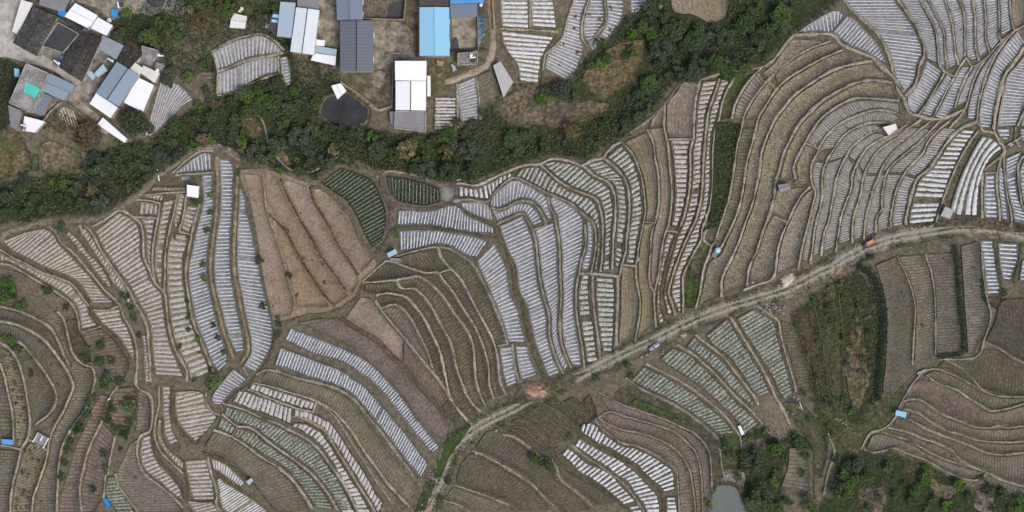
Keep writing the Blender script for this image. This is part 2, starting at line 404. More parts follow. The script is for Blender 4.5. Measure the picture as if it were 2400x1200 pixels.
# ------------------------------------------------------------------ labels that single things out: compass side and order counted from named landmarks
LAND = [('the sky-blue roof', 1018, 75), ('the white-roofed house', 962, 200), ('the black pond', 808, 262), ('the slate-grey barn', 836, 108),
        ('the twin-span barn', 714, 73), ('the teal roof sheet', 76, 212), ('the blue-grey gable', 276, 197), ('the square white hut', 452, 449),
        ('the small white hut', 2086, 303), ('the mauve-grey hut', 1838, 440), ('the concrete pump hut', 2220, 500), ('the pale blue tank', 1678, 592),
        ('the orange earth heap', 1253, 917), ('the white sand heap', 1845, 657), ('the boulder pile', 1812, 722), ('the grey pond', 1708, 1170), ('the light blue hut', 2111, 970),
        ('the white-railed tomb', 98, 1028), ('the turquoise-white shed', 918, 594), ('the blue ground tarp', 250, 1178), ('the long dark hedge', 2066, 760), ('the yellow-tufted tree', 950, 350),
        ('the lone cream shed', 560, 50), ('the grey lean-to', 1180, 188), ('the bright blue hut', 18, 1036), ('the tiny turquoise hut', 586, 1128), ('the lilac truck', 1534, 812)]
ORD = 'first second third fourth fifth sixth seventh eighth ninth tenth eleventh twelfth thirteenth fourteenth fifteenth sixteenth seventeenth eighteenth nineteenth twentieth'.split()
DIRS = ['east', 'north-east', 'north', 'north-west', 'west', 'south-west', 'south', 'south-east']
QUEUE = []
def say(o, phrase, px, py, cat, group=None):
    o['category'] = cat
    if group: o['group'] = group
    QUEUE.append((o, phrase, float(px), float(py)))
def sector(px, py, L):
    return int(round(math.atan2(-(py - L[2]), px - L[1]) / (math.pi / 4))) % 8
def settle_labels():
    for o, ph, x, y in QUEUE:
        best = None
        for L in sorted(LAND, key=lambda L: math.hypot(x - L[1], y - L[2]))[:5]:
            s = sector(x, y, L); d = math.hypot(x - L[1], y - L[2])
            same = sorted(math.hypot(q[2] - L[1], q[3] - L[2]) for q in QUEUE if q[1] == ph and sector(q[2], q[3], L) == s)
            k = sum(1 for e in same if e < d - 1e-6); cost = k * 60 + d
            if best is None or cost < best[0]: best = (cost, k, len(same), L, s)
        _, k, n, L, s = best
        o['label'] = f"{ph}, {'' if n == 1 else ORD[min(k, 19)] + ' one '}{DIRS[s]} of {L[0]}"
# ------------------------------------------------------------------ field plots: style pitch | rail | rail [| middle rail]   (photo pixels; rows run from rail to rail)
FIELDS = """
dots 9.3|497,124 520,110 550,96 580,89 612,83 638,97 656,112 663,121|511,164 540,154 565,143 590,134 625,128 640,126 662,124
dots 9.3|512,171 545,160 575,147 600,139 625,135 650,133|511,220 535,220 555,212 575,200 600,186 625,175 650,170
dots 8|656,135 658,155 660,180 672,202|672,132 678,150 682,175 682,198
dots 5.6|378,182 405,192 430,206 456,232|338,322 352,322 385,290 412,266|362,240 375,245 395,246 428,248
bright 11|1172,-8 1174,62|1240,-8 1240,66
bright 11|1244,-8 1245,62|1296,-8 1306,66
bright 11.5|1174,72 1178,100 1190,122 1205,140 1215,160 1216,190|1300,86 1288,105 1278,120 1270,140 1266,170 1262,195
film 8|1345,-8 1332,30 1322,70 1305,105 1285,125 1278,160|1380,-8 1364,30 1360,60 1362,95 1368,110 1360,140 1350,165 1325,186
film 8|1386,-8 1372,35 1367,65 1371,90 1380,102|1411,-8 1416,30 1414,52 1404,68 1386,98
film 8.5|1420,-8 1424,30 1422,55 1407,80 1382,110|1460,-8 1462,30 1448,62 1430,85 1390,122
film 9|1478,-8 1478,32|1530,-8 1495,28
pale 7.5|1018,228 1016,305|1070,228 1070,275 1062,305
dots 7.5|1072,198 1075,240 1080,285|1115,180 1120,230 1122,280
olivel 6|1120,178 1126,225 1128,250|1150,165 1165,195 1172,220
dryg 9|1572,-8 1580,28 1625,34 1660,54|1707,-8 1704,25 1700,40 1675,53
film 10|1872,74 1900,54 1930,36 1960,24 1978,32|1875,76 1900,75 1925,75 1950,74 1970,48
film 8.6|1952,75 1975,95 2000,110 2030,123 2055,140 2072,148|1985,38 2002,45 2025,68 2050,95 2066,118 2077,143
film 8.6|1976,-8 2003,28 2043,60 2070,95 2086,130 2092,150 2099,180 2112,200 2119,212|2092,-8 2111,22 2136,57 2151,87 2160,112 2160,130 2150,150 2145,180 2135,200 2122,215
dots 6.8|2106,-8 2128,28 2155,75 2168,110 2172,135|2150,-8 2168,30 2185,65 2194,112 2196,148
dots 7|2157,-8 2173,26 2193,65 2201,112 2203,148 2208,160|2168,-8 2197,48 2209,75 2212,120 2216,155
dots 6.6|2175,-8 2203,46 2216,74 2219,120 2223,160|2209,-8 2227,50 2233,90 2237,128 2243,150
dots 6.6|2216,-8 2234,50 2240,90 2244,128 2250,150|2242,-8 2256,32 2258,82 2258,128
dots 6.6|2249,-8 2263,32 2265,82 2266,130 2272,142|2274,-8 2282,38 2282,88 2285,120 2290,138
dots 6.6|2281,-8 2289,38 2289,88 2292,118 2298,140|2302,-8 2307,42 2307,92 2314,120
dots 6.6|2309,-8 2314,42 2314,92 2323,118|2337,-8 2339,50 2338,85 2341,95
dots 6.6|2344,-8 2346,50 2345,82|2363,-8 2366,45 2371,68
dryg 9|2370,-8 2373,45 2380,66|2405,-8 2405,45 2386,64
film 7|2172,142 2157,185 2142,212 2127,228 2131,255|2208,168 2195,192 2175,225 2157,252 2145,266
film 7|2220,174 2200,205 2180,235 2160,266|2233,188 2217,212 2203,236 2183,272
film 7|2255,157 2240,183 2223,212 2210,240 2191,274|2273,157 2257,190 2242,225 2235,250 2215,278
film 7|2285,158 2265,190 2250,225 2243,248|2311,138 2291,163 2274,202 2265,238
film 7|2347,101 2322,133 2300,166 2284,202 2273,240 2267,278|2371,78 2344,109 2319,150 2299,207 2289,250 2286,278
film 7.5|2385,73 2352,112 2328,153 2307,210 2297,255 2295,298|2402,100 2371,145 2349,172 2339,210 2328,262 2322,300
film 7.5|2408,122 2381,156 2361,179 2352,214 2342,265 2337,298|2440,125 2420,180 2408,220 2394,258 2381,294
film 8|2405,262 2391,295|2440,270 2430,300
dense 6|1893,332 1912,304 1937,274 1966,254 2000,238 2040,236 2103,241|1914,345 1932,321 1958,296 1998,272 2050,255 2090,258 2108,267
dense 6|1921,352 1935,329 1962,298 2003,277 2050,262 2090,266 2112,275|1955,345 1973,318 1998,300 2035,286 2062,284 2085,288
dense 6|1909,380 1904,405 1908,434 1915,450 1911,470 1899,520 1887,570 1880,612|1931,382 1923,412 1922,435 1923,450 1921,475 1908,520 1901,568 1895,608
dense 6|1939,384 1931,412 1930,435 1931,450 1929,475 1916,520 1910,568 1904,602|1976,370 1958,412 1951,450 1946,475 1938,517 1926,552 1920,590
dense 6|1942,378 1961,345 1979,322 2002,305 2036,292 2064,296|1979,366 1998,340 2023,322 2048,309 2066,303
dense 6|1985,370 1966,412 1959,450 1954,475 1946,517 1934,552 1928,588|2000,388 1993,412 1991,440 1978,475 1966,512 1962,540 1957,567 1955,578
dense 6|1989,365 2004,343 2028,325 2054,312 2076,320|2006,378 2029,348 2057,328 2080,316
dense 6|2009,390 2003,412 2000,440 1988,475 1975,512 1970,540 1966,572|2021,412 2015,440 2013,455 2001,492 1996,512 1992,545 1992,562
dense 6|2014,382 2035,350 2062,330 2092,315 2120,300|2023,402 2039,375 2062,347 2098,325 2126,302
dense 6|2028,412 2023,440 2021,455 2009,492 2004,512 2001,545 2001,560|2056,412 2044,440 2038,460 2027,505 2022,537 2020,556
dense 6|2030,405 2046,375 2068,349 2102,327 2134,301|2058,405 2068,385 2097,350 2132,322 2156,300
dense 6|2064,414 2051,440 2046,460 2034,505 2030,537 2029,555|2073,410 2066,440 2062,472 2062,490 2051,507 2048,542
dense 6|2067,406 2076,386 2103,350 2137,324 2165,301|2074,402 2088,385 2108,366 2148,335 2178,306
dense 6|2081,409 2074,440 2070,472 2071,490 2060,507 2056,540|2113,410 2096,445 2088,480 2083,512 2082,532
dense 6|2083,402 2096,388 2118,369 2153,340 2187,307|2116,404 2143,376 2158,360 2172,330 2200,300
densebright 6.5|2121,412 2104,445 2097,480 2092,512 2091,530|2145,419 2132,445 2125,480 2117,512 2116,526
densebright 6.5|2124,406 2148,379 2166,362 2180,334 2210,300|2148,412 2170,393 2190,370 2215,332 2242,302
bedb 12.5|2256,303 2226,334 2202,370 2183,395 2157,420 2145,448 2137,482 2130,512 2130,527|2288,306 2265,338 2240,385 2220,435 2202,482 2190,520
bedb 11|2302,318 2322,322 2342,338 2350,352|2228,487 2242,505 2265,508 2294,508|2258,400 2275,400 2292,402 2307,400
filmb 9.6|2310,412 2306,450 2306,480 2308,510|2333,410 2333,450 2338,485 2340,512
filmb 8.5|2343,388 2340,430 2345,470 2348,513|2350,398 2354,430 2358,470 2364,516
filmb 9|2357,372 2359,420 2364,455 2373,490 2377,520|2395,355 2382,395 2382,430 2388,470 2402,500 2420,530
filmb 9|2402,372 2391,400 2394,450 2404,490|2440,370 2440,490
filmb 8.5|2336,302 2341,318 2350,327|2368,302 2368,318 2360,328
filmb 9|2390,302 2392,330|2430,300 2430,335
pale 9|2356,341 2366,346|2374,331 2378,337
dry 9|1858,92 1838,117 1813,152 1795,166 1788,172|1938,97 1900,112 1870,130 1835,158 1805,185
dryr 8|1779,168 1762,188 1744,215 1727,250 1721,277|1795,190 1772,220 1752,250 1738,278
leafy 11|1676,285 1676,340 1672,400 1669,450 1666,490 1656,525 1650,540|1735,290 1724,345 1716,400 1711,430 1700,475 1690,508 1680,530
weedy 10|1726,174 1700,220 1690,260 1690,280|1780,164 1755,184 1735,212 1717,250 1711,278
dry 9|1955,100 1915,112 1880,128 1845,152 1818,175|1972,113 1925,133 1875,160 1846,180 1824,198
dry 9|1803,192 1780,219 1760,250 1746,280|1814,210 1792,245 1774,277
olivel 8|1742,302 1731,345 1724,400 1718,435 1711,470 1700,505 1690,535 1679,563|1769,300 1756,345 1746,390 1738,437 1731,475 1720,507 1705,540 1690,568
dry 9|1980,120 1928,142 1880,170 1846,192 1822,215 1800,250 1782,280 1777,300 1765,345 1753,390 1747,440 1739,478 1729,510 1714,545 1702,572 1690,598 1664,614 1656,642 1649,675 1637,716|1998,145 1950,160 1900,190 1860,217 1834,250 1813,277 1803,300 1792,320 1780,357 1776,400 1768,440 1755,487 1740,527 1727,565 1713,600 1698,630 1687,655 1686,694
dry 9|2041,150 2000,156 1955,170 1905,200 1868,226 1842,256 1822,282 1813,300 1791,357 1786,400 1778,440 1766,487 1751,527 1738,565 1723,600 1708,632 1698,658 1697,690|2086,186 2045,181 2000,189 1968,204 1928,226 1896,254 1870,282 1845,330 1830,362 1820,400 1811,425 1808,460 1799,495 1786,530 1774,567 1761,600 1749,630 1745,670
dry 9|2090,200 2045,193 2000,202 1973,217 1936,239 1905,266 1881,290 1858,330 1843,362 1834,400 1827,425|2104,229 2038,225 2000,225 1960,244 1920,272 1903,296 1884,330 1864,366 1854,395 1857,420
dry 9|1889,340 1876,368 1867,395 1871,422 1858,430|1912,354 1899,378 1894,405 1898,430 1891,435
dry 9|1821,446 1819,460 1809,497|1889,439 1871,458 1855,488 1844,514
dry 9|1811,510 1798,532 1786,567 1774,597 1762,630 1756,662|1841,523 1829,545 1819,577 1815,600 1810,640 1801,652
dry 9|1905,443 1883,462 1866,490 1852,520 1841,545 1831,577 1827,600 1820,645|1906,452 1901,470 1889,520 1875,570 1869,600 1864,626
bedp y11.2|1647,192 1635,237 1630,295 1629,325 1624,350 1623,395 1621,440 1616,470 1610,500 1601,525 1586,560 1574,605 1564,640 1558,672 1557,705 1565,738|1681,188 1669,225 1656,262 1651,300 1648,332 1644,382 1642,432 1637,470 1627,510 1610,547 1596,580 1585,605 1574,640 1563,667 1562,687 1569,712 1577,733
bedp y11.2|1691,182 1678,225 1665,262 1659,300 1656,332 1652,382 1650,432 1646,470 1637,510 1619,550 1604,583 1595,605 1583,640 1576,667 1573,687 1581,712 1588,733|1720,178 1702,205 1688,240 1681,275 1672,300 1668,325 1665,375 1666,420 1661,470 1652,507 1641,537 1639,558 1625,585 1615,605 1600,635 1596,660 1597,700 1596,728
bedp y11.2|1571,328 1578,375 1582,425 1581,475 1576,515 1573,530|1621,328 1614,350 1613,395 1611,440 1606,470 1599,500 1590,530
bedp y11.2|1566,547 1557,572 1553,600 1546,630 1541,680 1539,710 1541,740 1543,760|1582,549 1572,577 1565,600 1556,630 1549,672 1547,705 1552,735 1559,753
dryg 9|1465,334 1487,360 1502,395 1511,425 1516,462 1518,490 1514,517|1513,312 1525,335 1530,370 1537,407 1539,450 1536,490 1529,516
dryg 9|1511,526 1502,575 1497,620 1498,662 1505,707 1502,750 1494,793|1532,524 1522,550 1519,600 1516,650 1527,685 1527,720 1530,763
dryg 9|1522,303 1535,332 1540,370 1547,407 1549,450 1547,490 1540,522 1532,548 1529,600 1527,650 1531,670|1552,300 1560,340 1564,387 1569,440 1567,490 1560,530 1550,560 1545,592 1541,620 1537,650 1534,670
dryg 9|1598,193 1588,215 1566,240 1563,275 1563,300 1570,323|1640,192 1628,237 1623,295 1621,323
dryg 9|1556,247 1531,275 1521,299|1556,252 1554,275 1552,297
dryg 9|1459,626 1456,680 1455,740 1451,790 1451,803|1484,629 1487,662 1495,707 1491,750 1481,798
bedg 11.2|1421,370 1443,387 1464,410 1476,440 1480,475 1479,515 1474,550 1470,597 1465,616|1457,339 1477,362 1492,397 1499,425 1504,462 1506,490 1503,517 1499,540 1492,575 1488,618
bedg 11.2|1374,386 1399,409 1430,425 1443,446 1447,480 1446,525 1442,562 1441,600 1440,622|1412,376 1435,394 1454,415 1465,440 1469,475 1468,515 1463,550 1459,597 1452,628
bedg 11.2|1275,385 1299,409 1334,434 1364,448 1400,463 1412,489 1417,525 1417,562 1416,600 1412,634|1296,378 1340,385 1364,394 1391,416 1420,432 1431,450 1436,480 1435,525 1431,562 1430,600 1429,631
bedg 11.2|1209,414 1230,421 1265,441 1295,455 1338,472 1364,494 1391,518 1400,540 1401,575 1398,600 1391,634|1221,395 1261,391 1290,413 1326,441 1355,455 1390,470 1401,492 1406,525 1406,562 1405,600 1402,632
bedb 11.2|1075,464 1100,463 1145,466 1158,447 1178,427 1198,415|1075,435 1110,440 1125,438 1155,423 1180,411 1200,403
film 9|1149,480 1160,487 1185,481 1205,469 1228,464 1251,470 1270,488 1282,512|1151,472 1163,452 1182,436 1203,422 1228,429 1261,448 1281,461 1288,490 1295,514
film 8.5|1085,487 1105,500 1120,507 1156,519|1081,476 1110,474 1140,478 1150,491
film 8|1167,521 1190,508 1225,496 1238,510 1250,529|1153,491 1165,496 1188,491 1205,480 1226,476 1244,481 1259,496 1271,520
film y8.8|1254,541 1261,565 1265,600 1267,620 1273,665 1286,715 1293,742 1293,782 1306,832 1322,870|1297,520 1300,537 1305,570 1307,600 1307,632 1309,692 1306,740 1309,800 1319,832 1332,856
film 8.8|1290,464 1293,480 1306,507 1311,537 1316,570 1318,600 1318,632 1321,692 1318,740 1321,800 1331,832 1342,856|1297,463 1334,480 1361,504 1366,525 1366,557 1363,590 1349,645 1344,682 1344,725 1351,775 1359,820 1363,856
film 8.8|1375,517 1377,530 1378,557 1375,590 1369,605 1363,632|1383,521 1389,540 1390,575 1386,600 1381,632
bedg y11.8|1363,643 1356,682 1356,725 1363,775 1371,820 1375,850|1382,643 1381,690 1387,740 1394,780 1399,830 1402,845
bedg y11.8|1397,649 1396,690 1399,740 1405,780 1411,824|1441,653 1441,700 1439,760 1437,800 1436,823
film 8.7|1172,530 1182,565 1197,600 1209,620 1217,680 1234,715 1244,755 1257,812 1272,850 1286,884|1225,505 1239,535 1249,565 1253,600 1255,620 1261,665 1274,715 1281,742 1282,782 1294,832 1313,873
film 8.7|1118,612 1132,645 1150,685 1165,720 1180,757 1193,802|1158,571 1174,600 1185,622 1196,690 1211,720 1221,757 1233,803
film 8.7|1171,816 1175,845 1181,880 1188,908|1203,812 1206,850 1211,885 1213,897
film 8.7|1208,812 1213,850 1221,891|1236,812 1247,850 1261,878
filmb 7.6|931,528 960,528 1000,527 1040,534 1080,541 1120,546 1157,549|934,493 965,493 1000,496 1030,489 1050,482 1074,483 1090,501 1120,516 1157,531
filmb 7.8|936,541 990,539 1030,541 1070,547 1110,554 1144,564|938,591 965,585 1000,577 1030,572 1060,579 1090,597 1116,605
veg 9|752,428 780,448 812,470 832,500 848,535 862,562 872,580|800,393 835,405 870,420 884,440 895,468 905,500 902,535 895,562
veg 8.6|906,413 935,416 965,421 1000,431 1030,441|915,450 932,470 960,477 1000,481 1030,473
plough 9|572,408 586,470 601,540 613,620 626,690 641,743|611,411 617,450 621,492 645,562 667,632 675,670 688,720 680,740
plough 9|642,562 668,605 677,640 688,680 700,720|640,512 668,547 682,574 697,605 728,653 751,690 773,720
plough 9|622,402 627,470 642,498 675,543 690,570 704,600 737,650 762,688 784,716|648,417 660,442 676,476 701,521 726,563 746,601 776,643 804,682 816,694
plough 9|664,421 672,441 689,475 714,520 739,562 759,600 789,640 818,676 826,688|717,436 729,471 756,516 774,551 791,583 809,606 833,642 842,658
plough 9|736,446 743,470 769,515 787,550 804,582 831,612 847,638|745,441 775,462 800,492 819,522 838,556 858,590 876,606
olive 8|925,608 955,598 995,588 1019,587|945,618 975,628 1002,634 1027,634 1050,627
olive 8|856,652 880,636 905,619 935,626 968,637 1000,646 1022,646 1035,663 1055,686 1077,721 1100,756 1117,789 1131,828 1139,862 1141,898 1148,930|856,657 887,655 925,651 955,646 975,642 999,649 1022,668 1045,694 1070,732 1090,757 1106,783 1115,812 1118,855 1122,895 1127,913 1138,940
olive 8|1036,643 1046,657 1066,680 1088,717 1111,752 1128,785 1143,825 1151,862 1152,897 1161,930|1053,634 1075,656 1095,693 1114,730 1139,775 1154,812 1161,850 1166,895 1176,924
olive 8|1036,590 1041,605 1063,630 1086,655 1106,692 1126,730 1151,775 1164,807|1045,586 1075,601 1101,624 1121,653 1139,688 1154,722 1169,760 1181,796
olive 8.5|941,660 950,670 972,671 999,693 1020,722 1035,752 1056,788 1068,823 1076,862 1088,895 1105,932 1124,953|946,656 975,653 992,660 1012,677 1035,701 1059,738 1079,764 1094,789 1103,814 1106,855 1110,897 1116,917 1129,946
olive 8.5|853,682 885,688 905,683 932,685 956,692 977,714 995,737 1012,770 1032,810 1042,845 1048,873 1053,897 1063,932 1098,978|856,667 890,665 922,662 931,673 945,681 966,682 989,701 1009,728 1024,757 1044,792 1056,827 1064,864 1076,900 1094,940 1116,964
olive 8.5|886,698 890,715 910,710 932,710 954,726 969,747 990,788 1005,820 1016,850 1023,880 1035,893|887,695 906,693 930,696 947,701 967,721 985,744 1002,776 1021,814 1031,847 1036,875 1041,890
ridge 8|898,727 925,755 950,785 975,817 1001,848 1008,855|906,721 930,721 945,735 959,754 978,792 993,822 1004,847
plough 9|811,746 840,766 886,791 917,823 943,848|845,697 870,702 878,717 896,740 919,769 944,796
ridge 8|946,851 969,878 1000,914 1032,947|947,799 968,828 993,860 1023,893 1044,926
olive 8|1036,952 1052,978 1070,1000|1050,938 1072,958 1093,984
ploughd 9|716,764 750,777 800,802 850,832 890,870 930,911 965,956 1000,1001 1035,1030|790,746 835,776 878,802 908,832 935,858 960,888 990,922 1025,958 1054,1003
ploughd 9|700,757 740,749 790,746|715,763 745,770 780,770
filmb 7|668,797 700,813 750,834 800,847 837,869 875,897 905,929 930,961 960,999 990,1036 1012,1063|682,769 712,780 750,795 800,815 837,833 875,858 902,885 923,908 945,935 974,978 1004,1014 1031,1047
filmb 7.3|643,858 670,864 712,879 757,893 803,909 832,929 860,961 885,992 920,1037 955,1084 987,1120|658,815 700,830 750,850 800,869 830,889 852,904 875,928 900,955 925,988 950,1015 974,1049 1004,1086
dryr 7|612,892 640,901 680,916 720,931 745,938 780,961 805,985 828,1014 853,1051 878,1084 908,1126 935,1156 957,1182|626,870 650,876 700,893 757,907 800,927 829,949 859,988 896,1038 926,1078 956,1114 978,1140
dryr 7|741,942 760,951 785,976 800,1005 825,1045 850,1085 880,1130 905,1165 920,1195|749,944 775,962 797,986 819,1014 844,1054 869,1088 898,1131 925,1161 953,1192
pale 11|584,912 625,928 665,943 700,955 730,962|591,899 635,909 680,923 720,936 738,943
pale 11|545,942 575,955 620,970 660,986 680,996|562,913 590,921 625,933 660,946 685,956
pale 11|689,980 712,985 740,994 765,1014 785,1039 800,1064 820,1094 845,1134 870,1174 885,1202|691,958 720,963 750,976 775,991 794,1016 809,1041 831,1071 854,1106 879,1151 898,1180
pale 11|684,1000 710,1012 735,1029 755,1049 775,1079 795,1114 810,1144 830,1180 838,1202|691,991 715,993 740,1003 760,1021 779,1049 797,1079 814,1106 837,1143 861,1183 871,1202
pale 9|786,1166 800,1202|810,1152 834,1202
vegp 8.5|524,973 556,992 577,996 597,1003 627,1027 662,1052 702,1080 735,1107 760,1136 780,1166 795,1194|531,952 575,966 612,983 650,998 678,1012 722,1037 746,1059 770,1093 790,1119 807,1149 829,1195
vegp 8.5|546,1022 577,1039 616,1065 654,1087 690,1119 716,1154 738,1188|557,1004 575,1006 595,1013 622,1037 657,1062 697,1090 728,1117 752,1145 772,1175 781,1194
vegp 8.5|520,977 553,999|509,1004 541,1018
dryr 8|479,1050 492,1061 520,1069 548,1087 580,1111 597,1134 620,1164 650,1197|501,1013 540,1027 573,1048 610,1076 646,1098 682,1131 705,1164 724,1195
bright 6.5|501,1100 520,1111 545,1129 564,1141|495,1075 520,1083 545,1101 574,1129
bright 6.5|508,1125 512,1150 515,1175 528,1200 560,1215 600,1230|514,1120 545,1141 570,1156 595,1171 620,1191 645,1215
bedw 11|412,918 410,950 413,975 425,1000 440,1018 455,1034|450,916 478,922 483,950 499,968 510,976 490,1004 466,1028
bedw 10|434,1080 437,1110 443,1135 449,1160 453,1172|486,1076 491,1105 499,1130 504,1155 502,1172
bedw 10|334,1025 328,1060 333,1090 351,1114 380,1134 400,1154 424,1172|354,1020 357,1050 371,1084 394,1109 411,1129 424,1149 430,1168
bedw 10|381,905 380,950 384,990 386,1020 397,1042|401,906 399,940 401,985 406,1010 419,1034
bedw 9|371,982 369,1020 381,1050 400,1074 428,1104|380,985 379,1020 392,1050 413,1068 431,1082
bedw 9|437,1173 452,1195 470,1215|475,1178 500,1179 520,1205
bedw 9.6|6,565 28,589 65,606 105,627 142,639 175,654 201,684 216,711|60,544 111,537 128,553 138,570 173,605 198,633 220,660 245,690 268,709
bedw 9.6|221,731 229,745 244,762 276,788 297,819 312,844|280,723 285,745 301,772 311,800 316,827 316,846
bedw 9.6|0,612 20,614 52,630 85,649 122,671 153,691 175,710 186,735 191,771|0,591 28,607 62,622 100,642 135,654 166,669 190,698 205,719 212,743 229,762
bedw 9|154,550 176,576 201,606 226,641 252,671|161,542 184,561 206,591 231,616 251,646 264,674
bedw 9|188,547 206,571 223,598 241,621 263,656 286,691 305,724|198,533 216,553 231,583 244,601 269,636 294,671 311,707
bedw 10.5|223,542 238,575 253,600 278,635 308,677 323,707 341,735 353,770 356,800 359,837 363,878|279,498 309,513 325,531 329,555 331,600 344,632 356,662 379,690 384,720 391,775 401,815 417,850 431,883
bedw 8|332,786 336,820 338,860 340,904|343,786 347,820 350,860 352,903
bedw 10|326,503 345,505 369,507|329,473 350,475 371,479
bedw y11.5|331,513 339,535 342,560 344,600 352,624|365,513 359,550 353,597 356,639
bedw y11.5|383,472 378,500 369,550 363,597 365,645 377,671|411,468 401,500 393,530 387,562 382,600 380,645 380,673
bedw 9|336,461 380,474|346,456 385,456
bedw 9|353,449 436,447|359,439 436,439
bedw 10|419,453 414,480 409,505 405,529|435,456 429,490 423,515 416,534
bedw 10|438,483 432,500 428,520 423,534|464,484 459,505 451,530 446,547
bedw y14|404,547 397,570 392,600 391,645 393,690 397,720 404,775 411,800 426,835 441,865 446,893|445,553 437,580 431,600 429,650 436,700 444,745 459,785 471,815 484,847 492,873
film y8.6|473,411 475,440 477,470 473,495 463,530 456,560 449,600 443,620 443,660 449,700 457,745 471,785 484,815 497,848 511,872|497,409 499,440 501,475 498,512 493,550 486,597 486,650 493,687 502,725 512,765 524,800 534,830 532,850
film 8.8|411,407 440,404 470,402 497,400|413,403 440,382 465,363 480,358 494,361
film 8|425,424 447,423|424,414 446,413
film y8.6|513,373 517,425 517,475 514,512 508,550 503,597 503,650 508,687 519,725 529,765 541,800 552,826|534,374 546,386 546,450 545,500 541,550 540,600 542,650 549,687 556,725 564,762 572,800 572,823
film 8.6|561,442 561,470 558,510 556,550 555,600 558,650 566,687 573,725 581,762 589,800 588,830 571,857|564,441 574,461 580,500 590,540 597,580 608,630 615,670 627,715 635,745 639,785 628,832 599,872
film 8|547,864 526,890 506,915 496,930 500,948|579,890 570,901 550,914 535,929 518,949
olivel 9|-30,870 -30,1035|3,870 12,910 22,950 26,990 26,1034
drydots 8|2,815 8,850 17,882 22,907 32,950 37,987 38,1020 42,1044|22,826 35,846 45,873 52,898 55,911 60,945 64,987 59,1022 51,1043
olivel 6|12,807 30,821 45,843 55,871 62,898 70,945 76,984|40,808 59,823 81,851 102,879 116,901 126,925 124,943 111,965 86,988
olivel 6|0,795 45,797 68,816 91,843 113,873 126,897 138,925 136,947 123,970 92,1000 104,1008|0,759 37,767 72,784 102,806 120,828 135,848 152,871 164,898 166,908 154,937 139,970 122,998
olive 6|0,746 37,754 78,771 112,796 130,820 145,840 155,855|0,724 48,737 97,762 116,777 131,803 144,835 153,848
olivel 7|62,690 105,748 128,772 143,800 156,832 168,852 166,867 178,900 167,937 152,970 132,1005 123,1030 118,1055 111,1090 96,1132 83,1170 81,1199|100,697 129,733 144,752 154,792 166,832 191,859 211,866 216,885 214,905 194,957 157,1012 140,1050 132,1095 130,1137 127,1199
drydots 8|57,1056 48,1090 38,1127 31,1167 29,1199|70,1038 107,1056 100,1087 85,1132 72,1170 69,1199
olivel 7|-20,1052 -20,1199|44,1057 37,1087 27,1125 20,1167 19,1199
ploughd 8|0,712 50,724 100,748 130,728 148,743|0,627 50,642 119,684 163,713 178,744
dark 9|154,752 163,790 177,830 199,851|182,747 185,780 199,800 214,848
red 9|193,778 200,800 240,850 258,889|235,771 267,798 287,828 302,856 290,889
red 9|236,925 216,960 201,1000 181,1040 166,1090 153,1130 143,1165 139,1199|254,926 247,960 234,985 224,1020 204,1060 194,1100 186,1140 186,1165 189,1199
red 9|241,991 231,1020 213,1060 203,1100 194,1140 193,1199|269,1021 261,1055 254,1090 249,1110 246,1150 242,1165 221,1199
red 10|271,910 261,960 262,1000|319,906 319,960 304,1009
dryr 8|326,915 323,960 319,1009|344,925 352,960 349,1004
dryr 8|306,1040 291,1075 276,1105 276,1130 301,1164 326,1199|321,1031 321,1080 339,1112 364,1131 389,1151 419,1181 429,1199
vegp 8.5|250,1120 247,1160 262,1184 272,1202|268,1116 280,1141 298,1166 317,1202
vegp 9.5|1478,893 1512,911 1550,927 1600,954 1627,973 1653,992 1683,1019|1510,859 1548,877 1600,905 1634,929 1670,959 1700,989 1724,1015
vegp 9.5|1546,841 1560,853 1590,872 1625,895 1660,922 1700,960 1728,990 1745,1017|1576,816 1597,821 1622,836 1646,858 1670,880 1690,902 1727,942 1755,967 1779,992
vegp 9|1609,813 1630,827 1655,849 1680,872 1700,894 1735,931 1758,951|1628,789 1657,815 1689,839 1706,861 1729,890 1754,921 1769,946
vegp 9|1656,786 1669,808 1703,832 1723,857 1746,889 1770,925 1778,929|1704,747 1719,769 1744,809 1769,849 1791,886 1799,906 1806,919
vegp 9|1726,747 1736,768 1761,805 1786,845 1811,885 1823,915 1835,934|1769,724 1794,741 1815,756 1823,788 1835,836 1850,882 1859,921
olive 8|1831,752 1838,790 1851,835 1866,885 1873,924|1854,757 1874,790 1884,830 1894,870 1904,919
olivel 7|2052,622 2071,680 2079,740 2079,800 2076,860 2072,918 2090,930|2100,602 2119,640 2134,680 2142,720 2139,780 2136,850 2150,868
olivel 7|2106,602 2126,640 2141,680 2149,720 2147,780 2144,848|2164,597 2179,640 2186,690 2189,740 2189,800 2189,833
olivel 7|2171,597 2188,640 2194,700 2196,760 2196,828|2232,592 2239,650 2244,710 2251,770 2257,823
olivel 7|2253,577 2257,640 2261,710 2266,770 2269,828|2291,566 2299,640 2308,700 2317,740 2302,788 2285,824
filmb 9.3|2294,563 2303,600 2308,640 2312,689|2327,564 2332,610 2339,650 2347,688
filmb 9.3|2339,569 2343,620 2349,654|2384,571 2387,600 2374,640 2369,658
filmb 9.3|2396,611 2389,659|2440,602 2440,655
dark 9|2314,698 2326,720 2338,728|2348,694 2352,704 2345,716
olivel 8|2166,881 2200,896 2240,908 2268,926 2297,943 2322,957 2362,952 2402,940|2190,869 2230,881 2275,904 2305,922 2337,932 2370,935 2402,933
olive 8|2196,862 2225,866 2270,893 2308,912 2350,923 2402,926|2215,845 2280,838 2305,822 2342,822 2370,841 2402,858
olive 8|2311,798 2345,812 2375,830 2410,851|2330,762 2350,707 2380,701 2410,700
